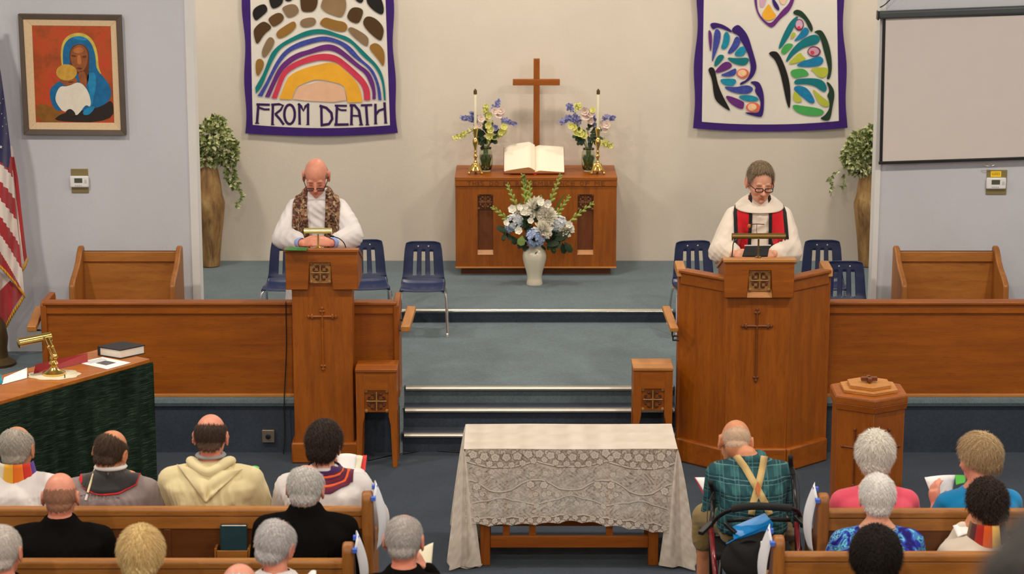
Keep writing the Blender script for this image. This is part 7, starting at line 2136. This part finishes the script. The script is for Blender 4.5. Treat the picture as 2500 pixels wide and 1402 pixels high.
MB().tube([p2['W'](p2['sh'] + Vector((.068 * math.sin(a), .006 - .064 * math.cos(a), .088 + .004 * math.cos(a)))) for a in np.linspace(-2.4, 2.4, 25)], .020, 8, True, 0, .6).build('shirt_collar', alb_w, p2['root'], smooth=180)
def on_back(info, u, v_, off=.006):
    d = Vector(ray(u, v_)); h = info['bvh'].ray_cast(Vector((0, 0, CH)), d, 60)
    return h[0] - d.normalized() * off if h[0] is not None else PY(u, v_, info['O'].y)
cordm = M('cream_cord', srgb(226, 208, 170), .7)
MB().tube([on_back(p2, u, v_, .022) for u, v_ in ((233, 1142), (227, 1160), (221, 1180), (214, 1203))], .006, 6).build('white_cord', cordm, p2['root'])
MB().tube([on_back(p2, 213, 1208, .008), on_back(p2, 209, 1222, .008)], .007, 6).build('cord_end', alb_w, p2['root'])
seam = cloth('dark_seam', srgb(96, 84, 86))
for pts in (((196, 1160), (205, 1185), (213, 1205)), ((213, 1205), (240, 1185), (268, 1168), (292, 1158)), ((190, 1212), (214, 1208), (250, 1213), (292, 1216))):
    MB().tube([on_back(p2, u, v_, .002) for u, v_ in pts], .0025, 5).build('seam', seam, p2['root'])
p3 = person('p3', 'balding man in cream hooded robe in the pew by the outlet', (514, 1013), 11.78, pitch=.14, hyaw=-.05, skin='pink', drop=.182, sw=.225, girth=1.16, hair=dict(style='ring', t=.006, col=g(50, 38, 32), col2=g(80, 62, 52), hole=((0, -.08, 1), 40, 18), low=g(120, 92, 80), low_el=5), top=alb_c, top_name='robe', sleeve='robe', loose=.024, robe=True, wr=.012)
def hood_flap(info, m, pts, nm='hood', th=.02):
    """pointed hood lying on the back: left, right, point, in photo px"""
    (l, r_, tip) = pts
    NU, NV = 25, 20
    def fn(a, b):
        u0 = l[0] + (tip[0] - l[0]) * b; u1 = r_[0] + (tip[0] - r_[0]) * b
        v0 = l[1] + (tip[1] - l[1]) * b; v1 = r_[1] + (tip[1] - r_[1]) * b
        u, v_ = u0 + (u1 - u0) * a, v0 + (v1 - v0) * a + 10 * math.sin(pi * a) * (1 - b)
        e = min(a, 1 - a) * 2
        p = on_back(info, u, v_, .008 + th * (.35 + .65 * math.sin(pi * min(1, e * .9 + .05)) * (1 - b * .6)) + .006 * math.sin(a * 9 + b * 7))
        return p
    return MB().grid(NU, NV, fn).build(nm, m, info['root'], solid=.01, smooth=180)
hood_flap(p3, alb_c, ((432, 1135), (592, 1145), (502, 1226)), th=.03)
def hood_ring(info, m, pts, r_=.026, nm='hood_roll'):
    P = smooth3([info['W'](info['sh'] + Vector(p)) for p in pts], 2)
    k = len(P)
    return MB().tube(P, [r_ * (.75 + .35 * math.sin(pi * i / (k - 1))) for i in range(k)], 14, True, 0, .8).build(nm, m, info['root'], smooth=180)
hood_ring(p3, alb_c, [(-.085, .10, .01), (-.105, .03, .06), (-.092, -.05, .072), (-.04, -.10, .045), (0, -.108, .03), (.04, -.10, .045), (.092, -.05, .075), (.105, .03, .06), (.085, .10, .01)], .032)
hood_ring(p3, alb_c, [(-.11, -.04, .03), (-.07, -.10, .01), (0, -.125, -.012), (.07, -.10, .01), (.11, -.04, .03)], .03)
MB().tube([p3['W'](p3['sh'] + Vector((.068 * math.sin(a), .006 - .064 * math.cos(a), .095))) for a in np.linspace(-2.4, 2.4, 25)], .014, 8, True, 0, .6).build('shirt_collar', cloth('grey_shirt', srgb(150, 148, 150)), p3['root'], smooth=180)
p4 = person('p4', 'dark-haired person in white robe with striped purple stole reading', (790, 1034), 11.78, pitch=.28, hyaw=-.15, roll=.05, skin='light', drop=.17, sw=.205, girth=1.12, hair=dict(style='long_nape', t=.020, col=g(32, 24, 22), col2=g(60, 46, 40), low=g(40, 30, 26), swirl=.3, lump=.2), top=alb_w, top_name='robe', sleeve='robe', loose=.022, robe=True, wr=.011,
            hands=[None, (858, 1160, 11.98)])
st_p, st_o, st_r = cloth('plum_stripe', srgb(88, 24, 62)), cloth('orange_stripe', srgb(236, 96, 44)), cloth('wine_stripe', srgb(112, 24, 48))
st_v = cloth('violet_stripe', srgb(70, 34, 96))
collar_back(p4, 'stole_stripe', None, .066, .150, 150, back_drop=.05, offset=.010, mats=[st_v, st_p, st_o, st_p, st_r, st_p, st_o, st_r, st_p])

# ------------------------------------------------------------------ second pew
p5 = person('p5', 'bald man in black shirt seated behind the man in grey gown', (146, 1156), 10.92, pitch=.06, hyaw=.02, skin='pink', drop=.155, sw=.215, girth=1.16, hair=dict(style='ring', t=.0035, col=g(172, 126, 100), col2=g(140, 100, 80), hole=((0, -.05, 1), 46, 34), soft=18, fuzz=1500), top=blk, sleeve='long', legs=(dkgrey, 'long'), wr=.005)
p6 = person('p6', 'grey-haired man in black collared shirt seated behind the striped stole', (746, 1138), 10.92, pitch=.2, hyaw=-.12, skin='pink', drop=.14, sw=.21, girth=1.16, hair=dict(style='ring', t=.010, col=g(168, 164, 160), col2=g(214, 212, 210), hole=((0, .32, .95), 34, 24), lump=.25), top=blk, sleeve='long', legs=(dkgrey, 'long'), wr=.006, neck_hi=.085)
# ------------------------------------------------------------------ third and fourth rows
p7 = person('p7', 'grey-haired man in dark jacket half out of view beside black-shirted man', (4, 1286), 10.15, pitch=.1, hyaw=-.1, skin='pink', drop=.17, sw=.2, girth=1.1, hair=dict(style='short', t=.007, col=g(176, 168, 162), col2=g(206, 198, 192), hole=((0, .7, .9), 30, 14)), top=blk, sleeve='long', legs=(dkgrey, 'long'))
p8 = person('p8', 'fair-haired person seated behind the bald man in black', (343, 1293), 10.15, pitch=.08, skin='pink', hs=1.02, drop=.2, sw=.2, girth=1.1, hair=dict(style='short', t=.024, col=g(176, 136, 78), col2=g(236, 210, 152), swirl=.25, crown=-.2, wavy=.5, lump=.1, messy=.12, fuzz=7000), top=blk, sleeve='long', legs=(dkgrey, 'long'))
p9 = person('p9', 'grey-haired man in black with white collar behind the hymnal rack', (672, 1271), 10.15, pitch=.2, hyaw=-.35, roll=.14, skin='pink', drop=.185, sw=.2, girth=1.1, hair=dict(style='short', t=.010, col=g(158, 152, 152), col2=g(206, 204, 206), hole=((.05, .25, .95), 16, 26), swirl=.6), top=blk, sleeve='long', legs=(dkgrey, 'long'))
collar_back(p9, 'white_collar', alb_w, .060, .072, 150, offset=.012)
p10 = person('p10', 'bald head rising at the bottom edge behind the grey-haired man', (584, 1379), 9.2, pitch=.15, skin='pink', drop=.2, hair=dict(style='ring', t=.006, col=g(190, 184, 180), col2=g(216, 212, 208), hole=((0, .15, 1), 44, 16)), top=blk, sleeve='long', legs=(dkgrey, 'long'), floor=0, seat=.44)
p11 = person('p11', 'grey-haired man in black with cream booklet beside the aisle', (986, 1259), 10.15, pitch=.12, hyaw=-.1, skin='pink', drop=.18, sw=.215, girth=1.12, hair=dict(style='short', t=.006, col=g(150, 142, 138), col2=g(190, 184, 182), hole=((0, .18, 1), 14, 30), soft=12), top=blk, sleeve='long', legs=(dkgrey, 'long'), hands=[None, (1040, 1390, 10.3)])
# ------------------------------------------------------------------ pews across the aisle
p13 = person('p13', 'white-haired woman in coral top seated before the baptismal font', (2138, 1061), 11.74, pitch=.12, hyaw=-.1, hs=.95, skin='light', drop=.195, sw=.185, girth=1.12, hair=dict(style='long_nape', t=.026, col=g(196, 190, 178), col2=g(240, 236, 228), swirl=.9, lump=.2, groove=.14, crown=-.1, messy=.3, fuzz=6000), top=coral_t, sleeve='short', legs=(dkgrey, 'long'), wr=.004, neck_hi=.035)
p14 = person('p14', 'sandy-haired woman in azure top holding open printed pages', (2390, 1068), 11.74, pitch=.18, hyaw=.75, hs=.96, skin='pink', drop=.185, sw=.185, girth=1.1, hair=dict(style='short', t=.028, col=g(150, 122, 88), col2=g(206, 178, 138), swirl=.5, lump=.12, groove=.10, low=g(120, 96, 74), low_el=5, fuzz=6000), top=azure_t, sleeve='short', legs=(dkgrey, 'long'), wr=.004, neck_hi=.05,
             hands=[(2284, 1238, 11.80), None], hand_dirs=[((-.1, .3, 1), (.6, .5, 0), -1), ((-.5, .6, .2), (-.5, .1, -.6), 1)], yaw=.12)
p15 = person('p15', 'white-haired woman in blue floral top seated behind the coral top', (2143, 1163), 11.05, pitch=.06, hs=.95, skin='light', drop=.17, sw=.185, girth=1.12, hair=dict(style='short', t=.013, col=g(208, 204, 200), col2=g(238, 236, 234), swirl=.5, lump=.25), top=floral, sleeve='long', legs=(dkgrey, 'long'), wr=.004, neck_hi=.035)
MB().tube([p15['W'](p15['sh'] + Vector((.085 * math.sin(a), -.002 - .078 * math.cos(a), .038 + .012 * math.cos(a)))) for a in np.linspace(-2.6, 2.6, 31)], .004, 6).build('necklace', M('pale_necklace', srgb(210, 190, 160), .4), p15['root'], smooth=180)
p16 = person('p16', 'short dark-haired person in cream jacket with rainbow scarf', (2412, 1179), 11.05, pitch=.2, hyaw=.22, roll=-.08, skin='tan', drop=.185, sw=.19, girth=1.1, hair=dict(style='short', t=.022, col=g(30, 22, 20), col2=g(58, 44, 38), lump=.35, groove=.3), top=cream_t, top_name='jacket', sleeve='long', legs=(dkgrey, 'long'), wr=.006, hands=[(2355, 1290, 11.2), None])
rb2 = [cloth('scarf_' + n_, srgb(*c_)) for n_, c_ in (('olive', (120, 96, 60)), ('wine', (90, 40, 40)), ('red', (176, 40, 30)), ('orange', (226, 96, 30)), ('gold', (250, 206, 110)), ('plum', (70, 42, 50)), ('brown', (60, 40, 40)))]
rainbow_collar(p16, -.01, .076, .115, -100, 80, rb2)
p17 = person('p17', 'person with round black curly hair behind the floral top', (2139, 1306), 10.2, pitch=.08, skin='dark', drop=.2, sw=.19, hair=dict(style='long_nape', t=.040, col=g(14, 10, 9), col2=g(34, 26, 22), curl=60, groove=.16, lump=.06, crown=.1), top=dark_t, sleeve='long', legs=(dkgrey, 'long'), tint=None)
# ------------------------------------------------------------------ old man on his walker
p12 = person('p12', 'old man in teal plaid shirt and braces sitting on his walker', (1796, 1029), 12.08, pitch=.5, hyaw=.1, roll=.1, skin='tan', drop=.10, neck_back=.10, hip_dy=-.22, hip_dx=.08, sh_dx=.075, sw=.185, girth=1.0, seat=.50, hair=dict(style='ring', t=.0018, col=g(214, 184, 158), col2=g(198, 168, 144), hole=((0, .1, 1), 52, 26), soft=18, fuzz=700), top=plaid, sleeve='long', loose=.02, legs=(khaki, 'short'), wr=.009, wrk=((15, 40), (15, 40)),
             hands=[(1772, 1212, 12.32), (1872, 1220, 12.3)], knees=[(1722, 1262, 12.15), (1920, 1300, 12.2)], hint=[(-.35, -.35, -1), (.35, -.35, -1)])
brace_m = M('tan_elastic_brace', srgb(196, 168, 112), .8, var=.05, bump=.2, bscale=300)
def brace(pts, wd):
    rows = []
    for i in range(41):
        t_ = i / 40 * (len(pts) - 1); k = min(int(t_), len(pts) - 2); f_ = t_ - k
        u = pts[k][0] * (1 - f_) + pts[k + 1][0] * f_; v_ = pts[k][1] * (1 - f_) + pts[k + 1][1] * f_
        dx, dy = pts[k + 1][0] - pts[k][0], pts[k + 1][1] - pts[k][1]; L = math.hypot(dx, dy)
        rows.append([on_back(p12, u - dy / L * wd * (j / 2 - .5), v_ + dx / L * wd * (j / 2 - .5), .007) for j in range(3)])
    return rows
strip_mesh(p12, 'brace', brace_m, brace([(1792, 1106), (1818, 1140), (1848, 1192), (1866, 1225), (1880, 1258)], 17))
strip_mesh(p12, 'brace', brace_m, brace([(1866, 1114), (1862, 1140), (1852, 1185), (1840, 1225), (1834, 1258)], 17))
patch = [on_back(p12, u, v_, .012) for u, v_ in ((1850, 1176), (1858, 1192), (1851, 1214), (1843, 1194))]
MB().add(patch, [(0, 1, 2, 3)]).build('leather_patch', M('orange_leather', srgb(190, 106, 50), .6), p12['root'], solid=.003, smooth=0)
MB().tube([p12['W'](p12['sh'] + Vector((.066 * math.sin(a), .012 - .066 * math.cos(a), .062))) for a in np.linspace(-2.4, 2.4, 25)], .019, 8, True, 0, .6).build('shirt_collar', plaid, p12['root'], smooth=180)

# ------------------------------------------------------------------ the walker (rollator)
YR = 11.62
ro = thing('rollator_walker', 'black and dark red four-wheeled walker the old man sits on', 'walker', (XY(1850, YR, .4), YR + .1, 0))
blk_metal = M('black_metal', (.014, .014, .016, 1), .32, .3)
dkred = M('dark_red_enamel', srgb(112, 18, 26), .28, coat=.5)
grip_m = M('black_foam', (.012, .012, .013, 1), .85, bump=.3, bscale=200)
q = lambda u, v_, dy=0: PY(u, v_, YR + dy)
MB().tube(smooth3([q(1738, 1280, .1), q(1752, 1262, .02), q(1786, 1243, -.05), q(1850, 1236, -.09), q(1930, 1240, -.05), q(1952, 1250, .02), q(1958, 1285, .1)]), .011, 10).build('backrest_frame', blk_metal, ro, smooth=180)
MB().tube(smooth3([q(1788, 1243, -.052), q(1820, 1237, -.08), q(1850, 1236, -.092), q(1895, 1238, -.075), q(1928, 1241, -.052)]), .021, 12).build('backrest_pad', grip_m, ro, smooth=180)
for s, (ut, vt, um, vm, ub, vb) in ((-1, (1742, 1222, 1736, 1285, 1738, 1500)), (1, (1936, 1160, 1944, 1270, 1952, 1500))):
    MB().tube([q(ut, vt, .25), q(um, vm, .08), PZ(ub, vb, .12)], .013, 10).build('side_post', blk_metal, ro, smooth=180)
    MB().tube([q(um, vm + 5, .08), PZ(ub + (16 if s < 0 else 12), vb - 10, .3), PZ(ub + (28 if s < 0 else 20), 1520, .10)], .014, 10).build('front_tube', dkred, ro, smooth=180)
    MB().tube([PZ(ub + (22 if s < 0 else 16), 1452, .28), PZ(ub + (25 if s < 0 else 18), 1490, .18)], .017, 10).build('silver_sleeve', chrome, ro, smooth=180)
    hb_ = (q(ut, vt, .25), q(ut - (2 if s < 0 else 6), vt - 28, .28), q(ut - (8 if s < 0 else 6), vt - 44, .15))
    MB().tube(smooth3(list(hb_)), .014, 10).build('handle_grip', grip_m, ro, smooth=180)
    MB().tube(smooth3([q(ut, vt - 20, .22), q(ut + s * 14, vt + 10, .16), q(ut + s * 16, vt + 60, .1), q(um + s * 6, vm + 20, .06)]), .003, 6).build('brake_cable', black_pl, ro, smooth=180)
    MB().bar(q(um, vm - 8, .04), q(um + s * 26, vm + 18, -.05), .03, .022).build('brake_bracket', black_pl, ro, bevel=.004)
    for wy in (.0, .42):
        wx = XY(ub + (20 if s < 0 else 14), YR, .1); wc = (wx, YR + .02 + wy, .095)
        MB().lathe([(.06, -.012), (.088, -.014), (.095, -.006), (.095, .006), (.088, .014), (.06, .012)], wc, 24, R=Matrix.Rotation(pi / 2, 3, 'Y')).build('wheel', black_pl, ro, smooth=40)
        MB().tube([Vector(wc) + Vector((0, 0, .0)), Vector(wc) + Vector((0, 0, .2)), Vector((wc[0], YR + .1 + wy * .5, .46))], .012, 8).build('wheel_fork', blk_metal, ro, smooth=180)
MB().box(XY(1746, YR, .5), XY(1944, YR, .5), YR + .1, YR + .42, .455, .49).build('seat_pad', black_cl, ro, bevel=.012)
MB().tube([q(1775, 1272, .0), q(1830, 1268, -.02), q(1930, 1270, -.01)], .012, 8).build('cross_bar', blk_metal, ro, smooth=180)
MB().bar(q(1770, 1278, -.06), q(1796, 1302, -.1), .026, .018).build('brake_lever', blk_metal, ro, bevel=.004)
MB().bar(q(1975, 1280, -.02), q(1998, 1310, -.08), .026, .018).build('brake_lever', blk_metal, ro, bevel=.004)
bf = thing('blue_folder', 'bright blue glossy folder tucked behind the walker backrest', 'folder', q(1830, 1290, -.1))
MB().add([q(1792, 1318, -.10), q(1888, 1278, -.11), q(1868, 1254, -.04), q(1786, 1288, -.03)], [(0, 1, 2, 3)]).add([q(1792, 1318, -.10), q(1888, 1278, -.11), q(1882, 1300, -.10), q(1772, 1328, -.09)], [(3, 2, 1, 0)]).build('cover', M('glossy_azure', srgb(0, 128, 206), .42, coat=.15), bf, solid=.006, smooth=0)
bgm = MB(); c0 = PY(1838, 1370, YR - .08)
bgm.ball((c0.x, YR - .07, c0.z), (.16, .12, .17), 28, 18)
bgm.v = [(x + .012 * math.sin(z * 40 + x * 20), y + .012 * math.sin(x * 38 + z * 15), z + (.02 * math.sin(x * 25) if z > c0.z else 0)) for x, y, z in bgm.v]
bg_ = thing('black_bag', 'black bag hanging under the walker seat', 'bag', c0)
bgm.build('pouch', black_cl, bg_, smooth=180)
MB().tube(smooth3([PY(1800, 1330, YR - .12), PY(1830, 1316, YR - .15), PY(1866, 1332, YR - .12)]), .008, 8).build('strap', black_cl, bg_, smooth=180)
wb = PY(1862, 1338, YR - .16)
wt = thing('water_bottle', 'clear plastic bottle with white cap standing in the black bag', 'bottle', wb)
MB().lathe([(.024, -.1), (.026, -.03), (.025, -.012), (.014, .008), (.011, .014)], wb, 18).build('bottle', glass_m, wt, smooth=180)
MB().lathe([(.0125, .012), (.0125, .032), (.011, .034)], wb, 16).build('cap', white_pl, wt)

# ------------------------------------------------------------------ papers in hands
def sheet(lab, nm, pts, m, bend=.01, lines=None, cat='paper', group=None):
    """pts: four corners (u,v,Y): bottom-left, bottom-right, top-right, top-left"""
    P = [PY(*p) for p in pts]
    nrm = (P[1] - P[0]).cross(P[3] - P[0]).normalized()
    def fn(a, b): return P[0] * (1 - a) * (1 - b) + P[1] * a * (1 - b) + P[2] * a * b + P[3] * (1 - a) * b + nrm * bend * math.sin(pi * a)
    o = MB().grid(9, 7, fn).build(nm, m, None, solid=.0015, smooth=180)
    tag(o, lab, cat, group)
    if lines:
        for k in range(lines):
            b = .86 - .72 * k / lines; w_ = .5 + .35 * ((k * 7) % 5) / 5
            MB().add([fn(.1, b) - nrm * .003 * lines_s, fn(.1 + w_ * .85, b) - nrm * .003 * lines_s, fn(.1 + w_ * .85, b - .03) - nrm * .003 * lines_s, fn(.1, b - .03) - nrm * .003 * lines_s], [(0, 1, 2, 3)]).build('print_line', type_m, o, smooth=0)
    return o
type_m = M('pale_type', srgb(176, 176, 184), .7)
lines_s = 1
sheet('white printed page held by the person with striped purple stole', 'printed_page', [(826, 1150, 11.90), (866, 1160, 11.92), (871, 1111, 12.02), (822, 1110, 12.0)], paper, .01)
sheet('red folder with order of service held beside the striped stole', 'red_folder', [(862, 1172, 11.93), (890, 1165, 11.95), (896, 1112, 12.05), (884, 1112, 12.05)], M('bright_red_card', srgb(206, 40, 40), .5), .0, None, 'folder')
sheet('cream ruled page lying in the red folder beside the striped stole', 'ruled_page', [(850, 1150, 11.92), (878, 1158, 11.94), (886, 1114, 12.04), (868, 1112, 12.04)], paper_c, .004)
sheet('cream page held up in front of the man in grey gown', 'cream_page', [(285, 1150, 11.80), (312, 1168, 11.82), (300, 1145, 11.9), (288, 1138, 11.9)], paper_c)
sheet('pale blue page held beside the grey gown sleeve', 'blue_page', [(345, 1212, 11.85), (366, 1200, 11.87), (371, 1180, 11.92), (345, 1179, 11.92)], M('pale_blue_paper', srgb(196, 222, 230), .7))
sheet('bright green page held by the man in cream hooded robe', 'green_page', [(596, 1150, 11.8), (630, 1165, 11.82), (633, 1141, 11.9), (604, 1142, 11.9)], M('bright_green_paper', srgb(90, 200, 80), .7))
sheet('cream booklet held by the man beside the aisle', 'cream_booklet', [(1006, 1381, 10.35), (1053, 1383, 10.38), (1058, 1325, 10.48), (1024, 1343, 10.45)], paper_c, .006)
sheet('open white pages read by the woman in azure top', 'open_pages', [(2288, 1246, 11.86), (2318, 1246, 11.9), (2332, 1160, 12.0), (2257, 1166, 11.96)], paper, .012, 9)
sheet('bright green cover showing behind the white pages of azure top woman', 'green_cover', [(2334, 1185, 11.93), (2356, 1180, 11.95), (2360, 1162, 12.02), (2331, 1160, 12.02)], M('bright_green_cover', srgb(70, 176, 60), .6), .002, None, 'folder')
sheet('white page in front of the person with rainbow scarf', 'white_page', [(2338, 1312, 11.1), (2378, 1306, 11.12), (2390, 1276, 11.22), (2326, 1284, 11.2)], paper, .01)
sheet('white page with red edge on the knee of the old man', 'service_page', [(1735, 1228, 12.3), (1748, 1200, 12.3), (1736, 1166, 12.42), (1697, 1166, 12.42)], paper, .004)
sheet('red cover under the white page on the knee of the old man', 'red_cover', [(1728, 1228, 12.31), (1740, 1228, 12.31), (1706, 1168, 12.43), (1695, 1166, 12.43)], M('crimson_card', srgb(196, 30, 60), .5), .002, None, 'folder')
sheet('white page corner low beside the grey-haired man with white collar', 'page_corner', [(735, 1420, 10.1), (772, 1418, 10.1), (772, 1394, 10.2), (752, 1402, 10.2)], paper)
# ------------------------------------------------------------------ balcony with the out-of-focus onlooker
struct('floor_balcony', MB().box(-2.4, 3.2, -1.2, 3.35, 2.45, 2.6), CARPET_SHADE)
struct('wall_balcony', MB().box(-2.4, 3.2, 3.35, 3.45, 2.2, 3.05), pewX)
for sx_ in (-2.2, 3.0):
    struct('trim_6' if sx_ < 0 else 'trim_7', MB().box(sx_ - .09, sx_ + .09, 2.85, 3.03, 0, 2.45), pewZ, bevel=.01)
bs = thing('balcony_bench', 'low wooden bench in the balcony under the blurred onlooker', 'bench', (1.0, 2.45, 2.6))
MB().box(.4, 2.6, 2.25, 2.65, 3.0, 3.04).build('seat', pewX, bs, bevel=.006)
for x in (.5, 2.5):
    MB().box(x - .02, x + .02, 2.28, 2.62, 2.6, 3.0).build('leg', pewZ, bs)
p18 = person('p18', 'blurred dark-haired onlooker in the balcony at the corner of view', (2632, 1296), 2.55, pitch=.1, skin='tan', floor=2.6, seat=.44, drop=.2, hair=dict(style='bob', t=.03, col=g(9, 5, 4), col2=g(16, 9, 8)), top=dark_t, sleeve='long', legs=(dkgrey, 'long'), group=None)

xk = XY(868, B[1] - .02 if False else A[1] - .015, .72)
cd_ = MB().box(xk - .012, xk + .012, A[1] - .016, A[1] - .013, PY(868, 1296, A[1]).z, PY(868, 1280, A[1]).z)
struct_card = tag(cd_.build('visitor_card', paper, None), 'small white card tucked on the pew back beside the hymnal', 'card')
